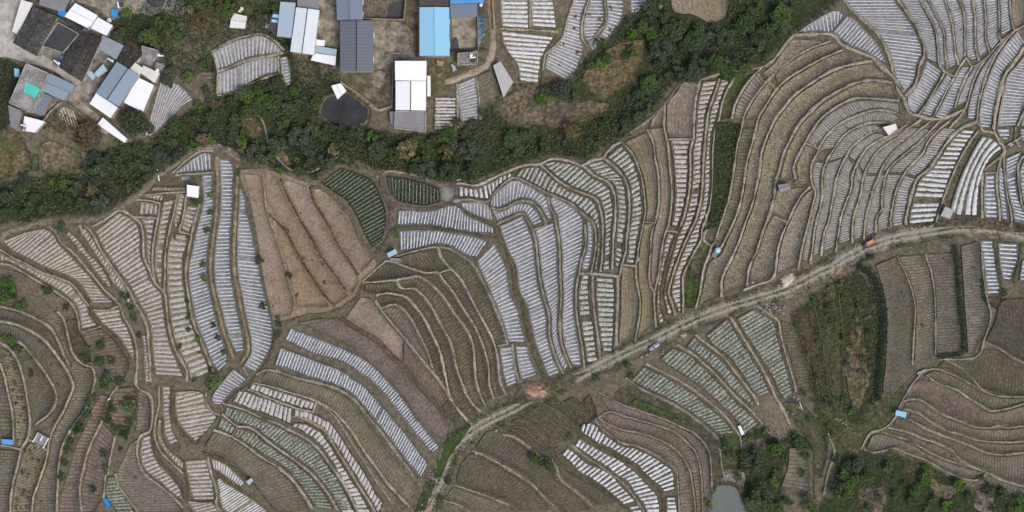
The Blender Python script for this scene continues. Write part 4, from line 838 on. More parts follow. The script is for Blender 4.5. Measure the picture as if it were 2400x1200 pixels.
# ------------------------------------------------------------------ earth bunds between the terraces: width material | line
BUNDS = """
6 t|497,124 505,145 510,167 509,220
7 t|510,167 540,157 570,144 600,136 640,129 664,123
6 t|652,132 653,165 668,203
5 t|510,223 545,219 575,204 605,188 652,172
4 g|494,122 520,106 550,92 580,84 612,79 640,92 666,118
5 t|1349,-8 1330,45 1320,85 1300,108 1278,128 1273,165
5 t|1383,-8 1368,35 1363,65 1366,92 1377,108
6 g|1415,-8 1420,30 1418,55 1402,75 1380,106
4 t|1242,-8 1242,64
7 t|1172,67 1240,70 1308,74
5 d|1306,84 1292,105 1282,120 1275,140 1270,198
6 t|1117,178 1123,230 1126,280
6 t|1070,196 1072,240 1073,300
8 t|1972,-8 2000,28 2040,61 2067,95 2083,130 2089,150 2096,180 2110,205 2120,217
8 t|2098,-8 2119,20 2143,55 2158,85 2166,112 2165,132 2155,152 2150,180 2140,205 2121,224
4 t|2153,-8 2171,28 2190,65 2198,112 2200,148 2212,166 2237,180
5 t|2171,-8 2200,47 2212,75 2215,120 2220,160
6 t|2212,-8 2230,50 2236,90 2240,128 2247,152
5 t|2245,-8 2259,32 2261,82 2261,132
6 t|2277,-8 2285,38 2285,88 2288,120 2295,142
5 t|2305,-8 2310,42 2310,92 2319,122
4 t|2340,-8 2342,50 2341,85 2347,97
4 t|2366,-8 2370,45 2377,70
5 t|2402,58 2378,72 2347,97 2318,129 2295,160 2278,200 2268,238 2261,255
5 t|2215,168 2197,200 2175,238 2152,270
5 t|2237,182 2220,208 2207,235 2185,278
4 t|2265,135 2250,155 2237,180
4 t|2265,135 2278,155 2295,148 2316,131
5 t|2278,155 2260,188 2245,225 2238,252
6 t|2376,74 2347,108 2322,150 2302,208 2292,250 2290,285
10 t|2404,105 2375,148 2355,175 2345,212 2333,262 2328,302
6 t|2404,255 2385,295
9 t|1860,82 1900,80 1950,81 1972,103 2000,117 2045,135 2070,160 2092,180 2105,212 2117,230 2127,257 2136,268
6 t|1600,186 1645,185 1687,172 1745,162
8 t|1745,162 1785,157 1807,145 1825,125 1848,94 1860,82
8 t|2136,268 2152,271 2185,279 2225,272 2261,255
5 t|2225,300 2250,272 2261,257
6 t|2107,236 2038,230 2000,231 1962,249 1925,276 1907,300 1888,332 1868,368 1859,395 1865,420
6 t|2115,273 2092,262 2050,258 2000,274 1958,297 1931,326 1917,350
5 t|1890,336 1917,350 1904,378 1900,405 1904,435 1911,450 1907,470 1895,520 1882,570 1876,600 1870,632
6 t|2090,290 2062,287 2036,288 2000,302 1975,320 1957,345 1935,382 1927,412 1926,435 1927,450 1925,475 1912,520 1905,570 1899,620
6 t|2070,301 2050,307 2025,320 2000,340 1982,368 1962,412 1955,450 1950,475 1942,517 1930,552 1924,600
6 t|2125,292 2092,312 2060,328 2032,347 2010,380 1997,412 1995,440 1982,475 1970,512 1966,540 1961,567 1959,590
6 t|2160,278 2130,300 2100,325 2065,347 2042,375 2024,412 2019,440 2017,455 2005,492 2000,512 1997,545 1997,570
6 t|2185,280 2160,300 2135,322 2100,350 2072,385 2060,412 2047,440 2042,460 2030,505 2026,537 2024,562
6 t|2205,280 2182,305 2150,337 2112,367 2092,385 2077,407 2070,440 2066,472 2067,490 2055,507 2052,545
5 t|2225,284 2207,298 2175,332 2162,360 2145,377 2117,410 2100,445 2092,480 2087,512 2087,532
9 t|2290,284 2250,302 2220,333 2195,370 2178,395 2150,417 2139,445 2130,480 2123,512 2123,527
4 t|2030,448 2044,449
4 t|2062,412 2076,413
4 t|2067,488 2088,492
4 t|1960,418 1982,424
5 t|2292,306 2268,340 2243,385 2222,435 2205,482 2193,521
8 t|2290,286 2305,306 2330,312 2340,330 2352,345 2352,360 2325,382 2304,402 2301,440 2301,480 2302,512
6 t|2352,345 2380,330 2402,315
5 t|2328,302 2334,318 2348,332
6 t|2380,298 2378,322 2390,345
5 t|2310,405 2335,405
6 t|2347,368 2337,405 2336,440 2342,485 2343,518
5 t|2352,352 2353,390 2357,430 2361,465 2369,495 2371,524
5 t|2402,360 2388,382 2386,412 2390,450 2397,485 2406,500
6 t|1785,158 1762,181 1742,208 1722,246 1715,278
6 t|1947,96 1900,113 1873,127 1840,151 1800,187 1775,217 1755,247 1742,275 1738,300 1727,345 1720,400 1715,430 1707,470 1697,502 1687,530 1675,565 1667,577
6 t|1975,116 1925,138 1875,165 1842,187 1817,212 1795,247 1777,277 1772,300 1760,345 1750,380 1742,437 1735,475 1725,507 1710,540 1697,565 1688,582
4 t|1799,190 1810,200 1818,211
8 t|2045,143 2000,150 1950,165 1900,195 1862,222 1837,252 1817,277 1807,300 1797,320 1785,357 1780,400 1772,440 1760,487 1745,527 1732,565 1717,600 1702,630 1692,655 1691,697
8 t|2092,194 2045,187 2000,195 1970,210 1932,232 1900,260 1875,287 1866,300 1850,330 1835,362 1825,400 1817,425 1814,460 1805,495 1792,530 1780,567 1770,597 1767,600 1755,630 1750,672
6 t|1898,437 1877,460 1860,490 1846,520 1835,545 1825,577 1821,600 1815,645 1805,657 1775,667 1742,680
5 t|1667,577 1660,600 1650,625 1645,650 1641,682 1630,723
4 t|1813,508 1845,520
4 t|1655,500 1653,545 1648,560 1667,577
4 t|1652,560 1648,545
6 t|1640,187 1630,237 1626,295 1625,325 1618,350 1618,395 1616,440 1611,470 1605,500 1594,530
5 d|1620,350 1617,440 1600,515 1585,548 1570,600 1560,632 1550,672 1548,707 1557,742
6 t|1686,184 1673,225 1660,262 1655,300 1652,332 1648,382 1646,432 1642,470 1632,510 1615,547 1600,580 1590,605 1578,640 1570,667 1567,687 1575,712 1582,740
5 t|1727,173 1707,205 1693,240 1686,275 1677,300 1673,325 1670,375 1671,420 1666,470 1657,507 1645,537 1644,560 1630,585 1620,605 1605,635 1600,650 1601,700 1600,735
5 t|1457,333 1482,360 1497,395 1505,425 1510,462 1512,490 1509,517 1505,540 1497,575 1494,600 1490,625 1492,662 1500,707 1497,750 1487,802
5 t|1517,303 1530,332 1535,370 1542,407 1544,450 1542,490 1535,520 1527,545 1525,575 1524,600 1521,650 1525,672 1532,682 1532,705 1535,740 1537,767
5 t|1557,245 1557,300 1565,340 1569,387 1574,440 1572,490 1565,530 1555,560 1550,592 1547,615 1542,650 1535,680
3 t|1512,520 1534,523
4 t|1566,326 1622,326
4 t|1562,540 1590,544
7 t|1070,430 1085,430 1110,435 1125,432 1155,417 1200,397 1235,386 1262,385 1292,372 1312,373 1340,378 1362,388 1385,377 1412,370 1422,357 1440,340 1457,332
6 t|1415,371 1440,390 1460,412 1471,440 1475,475 1474,515 1469,550 1465,597 1462,605 1455,630 1452,648
6 t|1367,389 1395,412 1425,427 1437,447 1442,480 1441,525 1437,562 1436,600 1434,630
6 t|1267,386 1295,412 1330,437 1360,450 1395,465 1407,490 1412,525 1412,562 1411,600 1407,638
7 g|1062,470 1100,467 1142,472 1160,450 1180,430 1202,416 1225,422 1262,442 1292,457 1335,475 1360,497 1387,520 1395,540 1396,575 1392,605 1385,638
6 g|1285,460 1287,480 1300,507 1305,537 1310,570 1312,600 1312,632 1315,692 1312,740 1315,800 1325,832 1338,862
5 g|1370,525 1372,557 1370,587 1365,600 1355,645 1350,682 1350,725 1357,775 1365,820 1369,862
7 g|1165,525 1190,512 1225,500 1235,515 1247,537 1255,565 1259,600 1260,615 1267,665 1280,715 1287,742 1287,782 1300,832 1320,877
6 g|1150,485 1165,491 1188,485 1205,475 1225,470 1247,475 1265,492 1277,520 1278,530 1250,537
5 d|1063,477 1090,497 1120,512 1162,527
12 d|1162,535 1177,570 1192,600 1203,630 1208,685 1224,715 1233,755 1247,812 1261,850 1278,890
5 g|1200,806 1205,850 1215,895
8 g|1447,652 1447,700 1445,760 1443,812
7 g|1388,645 1389,690 1394,740 1400,785 1406,845
7 t|1356,642 1400,642 1452,648
5 t|1455,620 1492,624
7 d|925,534 1000,533 1050,540 1100,549 1163,558
6 g|1025,579 1050,582 1080,597 1107,618 1127,650 1145,687 1160,722 1175,757 1189,806
4 g|1166,810 1190,806
4 t|920,604 950,594 990,584 1025,579 1033,598
5 t|903,612 912,611 940,620 970,631 1000,639 1027,639 1040,657 1060,681 1082,717 1105,752 1122,785 1137,825 1145,862 1146,897 1150,912 1157,935
5 t|1027,582 1033,602 1057,630 1080,655 1100,692 1120,730 1145,775 1160,812 1167,850 1172,895 1186,927
4 t|1030,639 1057,630
6 t|850,662 887,660 925,656 955,651 975,647 995,654 1017,672 1040,697 1065,735 1085,760 1100,785 1109,812 1112,855 1116,895 1122,917 1137,950
6 t|930,657 934,670 945,676 970,676 995,697 1015,725 1030,755 1050,790 1062,825 1070,862 1082,897 1100,937 1127,965
6 t|882,692 905,687 930,690 952,696 972,717 990,740 1007,772 1027,812 1037,845 1042,875 1047,897 1057,937 1097,987
4 g|880,700 895,722 910,715 930,715 950,730 965,750 985,790 1000,820 1010,850 1020,880
6 g|880,705 900,735 925,765 950,793 975,825 1000,857 1030,893 1055,935
6 d|800,745 837,770 882,796 912,826 940,853 970,888 995,918 1030,953 1062,1003
5 t|848,660 880,632 905,610
6 d|850,664 843,690 825,706 800,722
7 d|680,752 720,738 760,734 800,722
4 d|625,498 637,508 670,543 685,570 700,600 732,650 757,688 785,720
5 d|657,420 665,440 682,475 707,520 732,562 752,600 782,640 812,682
6 d|727,438 735,470 762,515 780,550 797,582 815,606 840,645
3 t|617,405 620,450 625,492 650,562 671,632 680,670 697,722
8 d|1000,1090 970,1054 947,1020 922,992 897,958 872,932 848,907 825,892 798,875 750,853 700,834 657,816
7 g|645,867 690,884 757,900 803,917 834,940 862,975 890,1008 925,1055 955,1096 985,1136
5 t|600,878 625,866 650,872
6 t|742,940 780,962 800,982 825,1012 850,1052 875,1086 905,1128 932,1158 962,1190
5 t|590,896 635,906 680,920 742,940 765,956 787,978 805,1006 830,1046 857,1088 885,1132 912,1170 925,1198
4 t|580,912 625,930 665,946 700,958 735,966
3 t|742,940 732,965
5 t|688,975 720,984 742,996 765,1012 783,1044 800,1072 818,1100 842,1140 868,1180 880,1202
6 t|520,944 575,961 612,978 650,993 680,1008 725,1033 750,1056 774,1090 795,1116 815,1150 838,1198
5 t|520,970 555,998 575,1000 595,1007 625,1032 660,1057 700,1085 732,1112 757,1140 777,1170 792,1197
3 t|557,999 541,1024
7 t|500,1007 542,1023 575,1043 612,1071 650,1094 687,1126 712,1160 732,1192
6 d|475,1058 490,1066 517,1075 545,1093 575,1118 597,1136 625,1172 648,1200
5 d|487,1068 497,1100 520,1118 545,1136 570,1150
5 t|487,1070 493,1105 502,1130 508,1160 506,1180 520,1205
7 d|404,905 404,940 407,980 420,1008 437,1026 458,1042 470,1030 480,1010 495,1000 520,970
6 t|482,920 486,950 500,966 515,973
6 d|430,1085 437,1115 440,1140 447,1175 480,1177 504,1175
5 t|372,905 372,950 364,985 362,1020 372,1050 395,1078 430,1110
7 d|357,1010 362,1050 380,1085 405,1110 420,1130 432,1160 440,1180
5 t|115,530 132,547 142,567 160,582 177,597 200,625 225,655 250,685 271,702 285,725 291,745 307,770 317,800 321,827 320,852
8 d|-5,572 25,597 62,615 100,635 137,647 170,662 195,692 210,715 217,740 237,765 270,792 290,822 308,852
5 t|0,584 25,601 62,619 100,639 137,651 168,666 192,696 208,718
5 t|0,617 20,620 50,635 82,655 120,677 150,697 170,715 181,740 187,775
4 t|218,726 250,727 278,717
4 t|192,778 215,772 236,764
5 t|186,527 196,548 212,575 230,600 250,630 270,665
6 t|197,527 215,545 230,575 245,600 270,636 300,677 315,708 332,735 345,770 347,800 350,837 352,895
6 t|215,532 245,515 282,493 312,508 330,526 335,550 337,600 350,632 362,661 385,686 390,720 397,775 410,817 425,845 437,867 438,895
5 t|375,477 370,512 362,550 357,597 360,645 364,660
5 t|416,450 407,500 399,530 392,562 387,600 386,645 384,684
4 t|310,507 345,510 372,511
4 t|320,468 350,470 375,477
4 t|335,457 370,454 400,451 437,450
4 t|437,455 432,490 426,520 420,540 447,550
6 t|467,478 455,520 448,552 440,597 436,625 435,650 442,700 450,745 465,785 477,814 490,846 500,873
9 o|507,367 510,425 507,475 505,512 500,550 494,597 494,650 501,687 511,725 520,765 532,800 544,830 546,847
9 o|555,385 554,450 552,500 549,550 548,597 551,650 558,687 565,725 573,762 581,800 580,825 563,853
5 t|410,410 440,408 470,406 500,404
4 t|404,405 437,375 470,354 500,353
10 d|645,795 632,840 603,880 577,908 547,930 525,955
4 t|568,860 580,880
5 t|-2,717 50,730 100,755 122,772 137,800 150,832 163,855
6 t|-2,752 37,760 75,777 107,800 125,822 140,842 157,867 170,897 172,905 160,937 145,970 125,1005 117,1027 112,1055 105,1087 90,1132 77,1170 75,1200
5 t|42,800 62,817 85,845 107,875 120,897 132,925 130,945 117,967 82,995
6 t|-2,800 25,820 40,842 50,870 57,897 65,945 70,987 65,1025 50,1052 42,1087 32,1125 25,1167 24,1200
4 t|0,852 10,882 15,907 25,950 30,987 31,1020 31,1035
5 t|-2,1043 25,1047 48,1053
4 t|66,1028 90,1045 112,1056
4 t|135,730 150,750 160,792 172,830 197,855 215,860 222,882 220,905 200,957 162,1012 145,1050 137,1095 135,1137 132,1200
6 t|240,985 222,1020 205,1060 195,1100 187,1140 187,1165 192,1200
4 t|275,905 262,922 250,945 247,965
4 t|270,1020 262,1055 255,1090 252,1112
6 t|322,852 320,905 352,928 357,960 350,1010 330,1020 322,1040 325,1085 343,1115 370,1135 400,1160 430,1190
5 t|270,1110 276,1135 300,1168 325,1202
4 t|248,1112 244,1150 243,1168
6 t|1512,852 1550,870 1600,897 1637,922 1675,952 1705,982 1735,1022
5 t|1585,808 1600,815 1625,830 1650,852 1675,875 1695,897 1732,937 1760,962 1787,994
6 t|1630,785 1662,810 1695,835 1712,857 1735,887 1765,925 1777,949
7 t|1710,742 1725,765 1750,805 1775,845 1797,885 1807,905 1817,930 1835,960 1852,998
5 t|1775,717 1800,735 1822,750 1830,787 1842,835 1857,882 1866,920
5 g|1465,885 1512,916 1550,933 1600,960 1625,978 1650,998 1682,1028 1688,1060 1693,1100 1700,1128
5 g|1735,1022 1740,1060 1743,1105
6 d|1900,970 1880,985 1905,1030 1908,1080 1910,1170
4 g|1940,1015 1955,1060 1940,1110 1930,1160
4 g|2103,600 2122,640 2137,680 2145,720 2142,780 2138,855
4 g|2168,595 2183,640 2190,690 2192,740 2193,832
5 g|2300,565 2304,640 2313,700 2322,740 2307,795 2290,835 2200,842
6 d|2331,563 2337,610 2345,655 2352,690
7 d|2392,572 2390,610 2378,650 2378,668
3 g|2215,842 2260,868 2305,915 2337,927 2402,930
3 g|2307,800 2342,817 2370,835 2402,852
3 g|2160,872 2190,864 2230,876 2275,900
4 g|2170,878 2200,899 2240,912 2267,930 2295,947 2322,962 2362,957 2402,945
4 g|2115,942 2132,935 2155,937 2180,952 2212,972 2250,987 2287,1000 2320,1002 2335,997 2362,1002 2402,997
4 g|2120,957 2150,967 2180,987 2215,1007 2250,1017 2287,1030 2350,1036 2402,1034
4 g|2130,982 2162,1000 2200,1017 2237,1030 2275,1045 2312,1060 2350,1065 2402,1060
4 g|2082,1002 2125,1012 2162,1027 2200,1040 2232,1057 2250,1077 2275,1092 2312,1107 2350,1125 2402,1140
3 g|2067,1012 2100,1022 2130,1032 2162,1050 2200,1070 2247,1087
4 g|2018,1052 2040,1015 2070,1005 2100,975 2112,945 2135,905 2160,872
4 g|2025,1053 2050,1060 2100,1050 2120,1060 2162,1075 2212,1102 2262,1122 2287,1125 2310,1112
3 g|1405,920 1420,929 1445,942 1470,952 1512,967 1562,984 1600,1002 1625,1014 1645,1032 1660,1055 1666,1087 1669,1150 1672,1165
3 g|1405,977 1420,968 1435,965 1462,975 1500,985 1550,1000 1585,1015 1612,1038 1630,1060 1640,1090 1645,1137 1647,1202
3 g|1402,979 1420,991 1450,1005 1500,1015 1545,1030 1575,1047 1597,1068 1615,1100 1625,1150 1630,1202
4 g|1395,982 1412,1005 1435,1022 1462,1040 1487,1043 1525,1060 1560,1080 1583,1100 1588,1125 1590,1162 1593,1202
5 d|1356,1015 1385,1035 1410,1050 1437,1062 1462,1078 1490,1096 1515,1120 1545,1150 1553,1170 1553,1202
4 g|1340,1042 1362,1062 1392,1082 1420,1102 1447,1122 1470,1142 1490,1170 1510,1200
4 d|1310,1063 1335,1092 1360,1112 1392,1134 1425,1156 1450,1178 1475,1200
2 d|1890,790 1905,850 1915,910 1925,960
2 d|1905,700 1925,790 1935,860 1945,940
2 d|1965,690 1975,780 1975,860 1985,940
2 d|2010,690 2020,770 2022,850 2015,930
3 d|1312,942 1335,962 1357,983
3 d|1262,947 1300,965 1330,987 1350,1008
3 d|1245,962 1275,982 1310,1007 1336,1032
3 d|1222,976 1257,992 1282,1017 1305,1040
3 d|1195,998 1232,1002 1260,1030 1300,1060 1310,1082 1340,1107 1375,1124 1412,1144 1447,1174
4 g|1178,1018 1200,1022 1232,1042 1257,1066 1300,1088 1311,1120 1350,1152 1395,1190
4 g|1107,1056 1132,1066 1170,1086 1200,1104 1245,1133 1265,1154 1297,1186
4 g|1065,1136 1112,1152 1152,1166 1192,1183
3 g|1040,1172 1075,1183 1102,1198
"""
for i, ln in enumerate([l for l in BUNDS.strip().split('\n') if l.strip()]):
    h, line = ln.split('|'); w, c = h.split(); w = float(w)
    top = {'t': .56, 'g': .5, 'd': .3, 'o': .4}[c] if w < 11 else .3
    ribbon('earth_bund', line, w * (.62 if w > 4 else .76), {'t': 'mat_bund', 'g': 'mat_bundgrey', 'd': 'mat_bunddark', 'o': 'mat_orangepath'}[c], top, seed=200 + i, jit=.38)

# ------------------------------------------------------------------ track, paths, ditches
TRACK = "985,1218 1003,1190 1020,1150 1036,1108 1055,1060 1080,1030 1115,1005 1155,982 1200,960 1250,934 1300,908 1375,873 1425,848 1475,823 1525,800 1600,763 1650,741 1700,722 1775,700 1850,676 1900,650 1950,625 2000,596 2050,573 2100,558 2150,549 2200,541 2250,535 2300,535 2350,541 2415,556"
ribbon('dirt_track', TRACK, 36, 'mat_track', .22, base=-.2, slope=.6, cols=9, jit=.05, seed=5)
W = 'mat_path'
ribbon('footpath', "0,562 15,545 50,532 100,520 150,515 200,514 237,511 270,490 287,480 325,455 350,430 375,405 400,388 437,366 465,350 500,342 535,352 562,374", 13, W, .2, seed=31, jit=.25)
ribbon('footpath', "425,382 440,372 462,357 485,347 500,347", 5, 'mat_lane', .3, seed=32)
ribbon('footpath', "510,338 540,350 562,366", 4, 'mat_lane', .3, seed=33)
ribbon('footpath', "800,365 837,382 875,398 912,402 950,403 987,415 1020,428 1064,432", 13, 'mat_pathdark', .2, seed=34)
ribbon('footpath', "897,407 893,427 905,462 916,487 914,525 909,562 882,597", 12, 'mat_pathdark', .2, seed=35)
ribbon('footpath', "727,436 762,446 787,465 802,485 816,500 831,527 846,564 876,598", 9, 'mat_pathdark', .25, seed=36)
ribbon('footpath', "918,476 950,487 1000,491 1037,482 1066,471 1068,440", 9, 'mat_pathdark', .2, seed=37)
ribbon('footpath', "1455,325 1500,295 1530,272 1562,238 1600,192 1642,181", 5, W, .3, seed=38)
ribbon('footpath', "898,410 902,402 940,404 975,411 1010,424", 3, 'mat_lane', .35, seed=39)
ribbon('concrete_channel', "560,271 585,269 607,271 615,283 621,300 630,337 645,362 665,387 690,400 730,402 760,386 797,364", 2.4, 'mat_greycon', .3, seed=40, jit=.03)
ribbon('dirt_lane', "1148,-8 1151,30 1154,70 1156,100 1152,125 1145,147 1125,163 1100,173 1070,185 1042,193", 13, 'mat_lane', .14, seed=41)
ribbon('footpath', "978,-8 976,40 975,90 980,132", 12, 'mat_yardbrown', .1, seed=42)
ribbon('footpath', "800,195 830,215 852,232 870,248 888,258 905,253 920,250", 6, 'mat_lane', .2, seed=43)
ribbon('footpath', "1160,230 1200,205 1250,200 1285,186 1325,192", 14, 'mat_scrub', .12, seed=44)
P_ = lambda n, s, m, **k: patch(n, s, m, **k)
P_('bare_soil', "556,400 600,396 650,404 720,428 770,442 800,475 822,512 842,556 874,600 880,625 850,655 830,692 800,720 750,734 690,742 645,752 628,700 614,630 600,545 584,470", 'mat_plough', dz=.12, jit=.5, seed=50, rings=14)
P_('concrete_road', "-12,-12 54,-12 44,20 34,50 26,76 24,92 45,108 85,128 130,152 165,172 190,192 170,200 130,168 60,146 20,135 -12,128", 'mat_concrete', dz=.16, jit=.3, seed=1)
P_('yard', "30,95 140,40 250,60 300,110 375,120 372,180 330,200 250,260 210,245 150,240 110,260 100,200 150,180 90,130", 'mat_greycon', dz=.1, seed=2)
P_('yard', "165,190 195,200 220,215 208,250 245,280 262,300 250,315 210,290 170,245 155,235", 'mat_yard', dz=.14, seed=3)
P_('yard', "170,-10 330,-10 330,30 290,40 262,45 230,20 185,5", 'mat_yard', dz=.1, seed=4)
P_('yard', "320,-10 410,-10 432,10 420,45 395,30 340,35 325,20", 'mat_greycon', dz=.1, seed=5)
P_('yard', "745,-8 790,-8 790,120 765,110 745,85 748,25", 'mat_yard', dz=.1, seed=6)
P_('yard', "876,50 950,58 985,120 985,145 925,145 880,162", 'mat_yard', dz=.09, seed=7)
P_('yard', "850,45 900,50 970,55 985,20 985,-8 955,-8 955,50 985,130 930,135 920,90", 'mat_yardbrown', dz=.06, seed=8)
P_('yard', "800,168 875,168 925,160 925,250 890,258 860,238 820,210 795,190", 'mat_yardbrown', dz=.09, seed=9)
P_('yard', "1058,40 1120,38 1120,118 1068,105", 'mat_yard', dz=.09, seed=10)
P_('yard', "1005,140 1070,130 1075,150 1110,165 1060,192 1045,215 1012,228 1003,190", 'mat_yardbrown', dz=.08, seed=11)
P_('scrub_ground', "880,172 898,165 904,185 890,205 872,195", 'mat_yard', dz=.12, seed=12)
P_('scrub_ground', "555,-8 625,-8 615,30 560,28", 'mat_yardbrown', dz=.06, seed=13)
P_('scrub_ground', "565,275 600,280 612,310 600,325 575,310", 'mat_scrub', dz=.08, seed=14)
P_('scrub_ground', "640,345 660,350 680,385 662,385 648,365", 'mat_scrub', dz=.08, seed=15)
P_('scrub_ground', "730,270 765,272 770,300 740,320 722,305", 'mat_scrub', dz=.08, seed=16)
P_('scrub_ground', "1220,205 1320,190 1330,225 1290,240 1400,262 1330,300 1270,285 1215,300 1160,250", 'mat_scrub', dz=.07, seed=17, jit=3)
P_('scrub_ground', "1030,440 1066,440 1066,466 1036,468", 'mat_greycon', dz=.08, seed=18)
P_('grass_verge', "1085,1000 1100,995 1078,1040 1050,1080 1030,1120 1018,1120 1035,1060 1052,1020", 'mat_grass', dz=.3, seed=19, jit=2)
P_('grass_verge', "1000,1130 1022,1125 1010,1165 990,1200 975,1200", 'mat_grass', dz=.3, seed=20, jit=2)
P_('scrub_ground', "1785,935 1812,925 1835,960 1850,1000 1830,1035 1800,1015 1790,970", 'mat_ploughd', dz=.1, seed=21, jit=2)
P_('scrub_ground', "1745,1040 1790,1025 1795,1050 1755,1062", 'mat_scrub', dz=.12, seed=22, jit=2)
P_('scrub_ground', "1690,1125 1740,1100 1745,1135 1720,1145 1698,1142", 'mat_yard', dz=.12, seed=23, jit=2)
P_('grass_bank', "1958,990 2010,1000 2060,935 2095,935 2128,895 2110,945 2080,985 2050,1010 2015,1048 1970,1062 1950,1030", 'mat_weedy', dz=.1, jit=3, seed=53)
for k_, s_ in enumerate(("1870,745 1900,730 1915,800 1925,880 1905,890 1885,820", "1935,760 1962,750 1970,840 1965,930 1945,900", "1985,800 2010,770 2030,830 2035,900 2005,960 1985,890", "1930,910 1960,940 1985,985 1965,1010 1935,970", "1915,690 1950,670 1960,720 1930,740")):
    P_('scrub_ground', s_, ('mat_darksoil', 'mat_weedy', 'mat_scrub', 'mat_weedy', 'mat_darksoil')[k_], dz=.12, jit=5, seed=80 + k_)
P_('scrub_ground', "1150,242 1230,226 1330,242 1425,246 1405,276 1300,292 1180,276", 'mat_scrub', dz=.12, jit=5, seed=90)
P_('pond_bank', "1670,1130 1690,1126 1722,1130 1742,1148 1752,1180 1756,1210 1650,1210 1660,1160", 'mat_pathdark', dz=.16, jit=1.5, seed=51)
P_('pond_bank', "758,226 790,215 818,212 842,230 866,254 864,284 842,298 800,306 766,292 746,264", 'mat_yardbrown', dz=.14, jit=1.5, seed=52)
P_('pond_water', "1678,1142 1692,1137 1720,1141 1731,1155 1741,1182 1746,1206 1660,1206 1668,1167", 'mat_water', dz=.3, jit=.3, seed=24)
P_('pond_water', "765,232 790,223 815,220 838,236 850,246 862,260 858,281 840,292 800,300 772,286 753,263", 'mat_pond', dz=.22, jit=.6, seed=25)
P_('dirt_spill', "1222,903 1250,896 1285,905 1292,925 1255,938 1225,925", 'mat_ploughd', dz=.26, seed=26, jit=2)
P_('dirt_spill', "1180,915 1225,900 1320,885 1372,872 1300,925 1200,945", 'mat_pathdark', dz=.24, seed=27, jit=2)
P_('dirt_spill', "2130,535 2200,520 2300,515 2400,530 2400,545 2300,527 2200,533", 'mat_scrub', dz=.25, seed=28, jit=1)
P_('dirt_spill', "2120,540 2190,528 2170,538", 'mat_lane', dz=.26, seed=29, jit=1)
P_('scrub_ground', "2250,1130 2300,1125 2330,1180 2320,1210 2295,1200 2270,1160", 'mat_red', dz=.1, seed=30, jit=3)
P_('scrub_ground', "2010,1150 2060,1140 2080,1190 2020,1200", 'mat_scrub', dz=.1, seed=31, jit=3)
P_('scrub_ground', "2120,1070 2150,1075 2190,1110 2160,1120", 'mat_darksoil', dz=.1, seed=32, jit=3)
P_('scrub_ground', "2180,1120 2240,1150 2220,1170 2185,1150", 'mat_ploughd', dz=.1, seed=33, jit=3)
P_('scrub_ground', "1480,905 1540,935 1600,965 1660,1010 1690,1080 1695,1130 1672,1140 1662,1050 1620,1008 1540,970 1440,930 1460,905", 'mat_olive', dz=.08, seed=34, jit=1.5)
P_('scrub_ground', "550,372 600,375 640,400 600,402 560,400", 'mat_scrub', dz=.1, seed=35, jit=2)
h = P_('earth_heap', "1226,908 1245,900 1270,905 1284,917 1280,930 1258,932 1230,925", 'mat_orange', dz=.2, seed=40, jit=1.2, mound=.9, kind=None)
tag(h, 'low spread heap of orange earth on the edge of the dirt track', 'earth heap')
h = P_('earth_heap', "1957,626 1970,624 1970,640 1958,640", 'mat_orange', dz=.2, seed=41, jit=.8, mound=.6, kind=None)
tag(h, 'small orange earth heap beside the track before its eastern bend', 'earth heap')
h = P_('earth_heap', "1600,777 1612,783 1600,792 1592,786", 'mat_orange', dz=.2, seed=42, jit=.8, mound=.5, kind=None)
tag(h, 'small orange spoil pile on the track verge above green crop rows', 'earth heap')
h = P_('earth_heap', "1002,1180 1008,1182 1000,1200 992,1202", 'mat_orange', dz=.3, seed=44, jit=.8, mound=.4, kind=None)
tag(h, 'reddish brick-coloured spoil pile beside the track at the bottom frame edge', 'earth heap')
h = P_('sand_heap', "1828,655 1838,645 1862,642 1864,655 1850,668 1838,676 1832,666", 'mat_sand', dz=.2, seed=43, jit=1, mound=.9, kind=None)
tag(h, 'whitish sand heap spread against the field side of the track', 'sand heap')
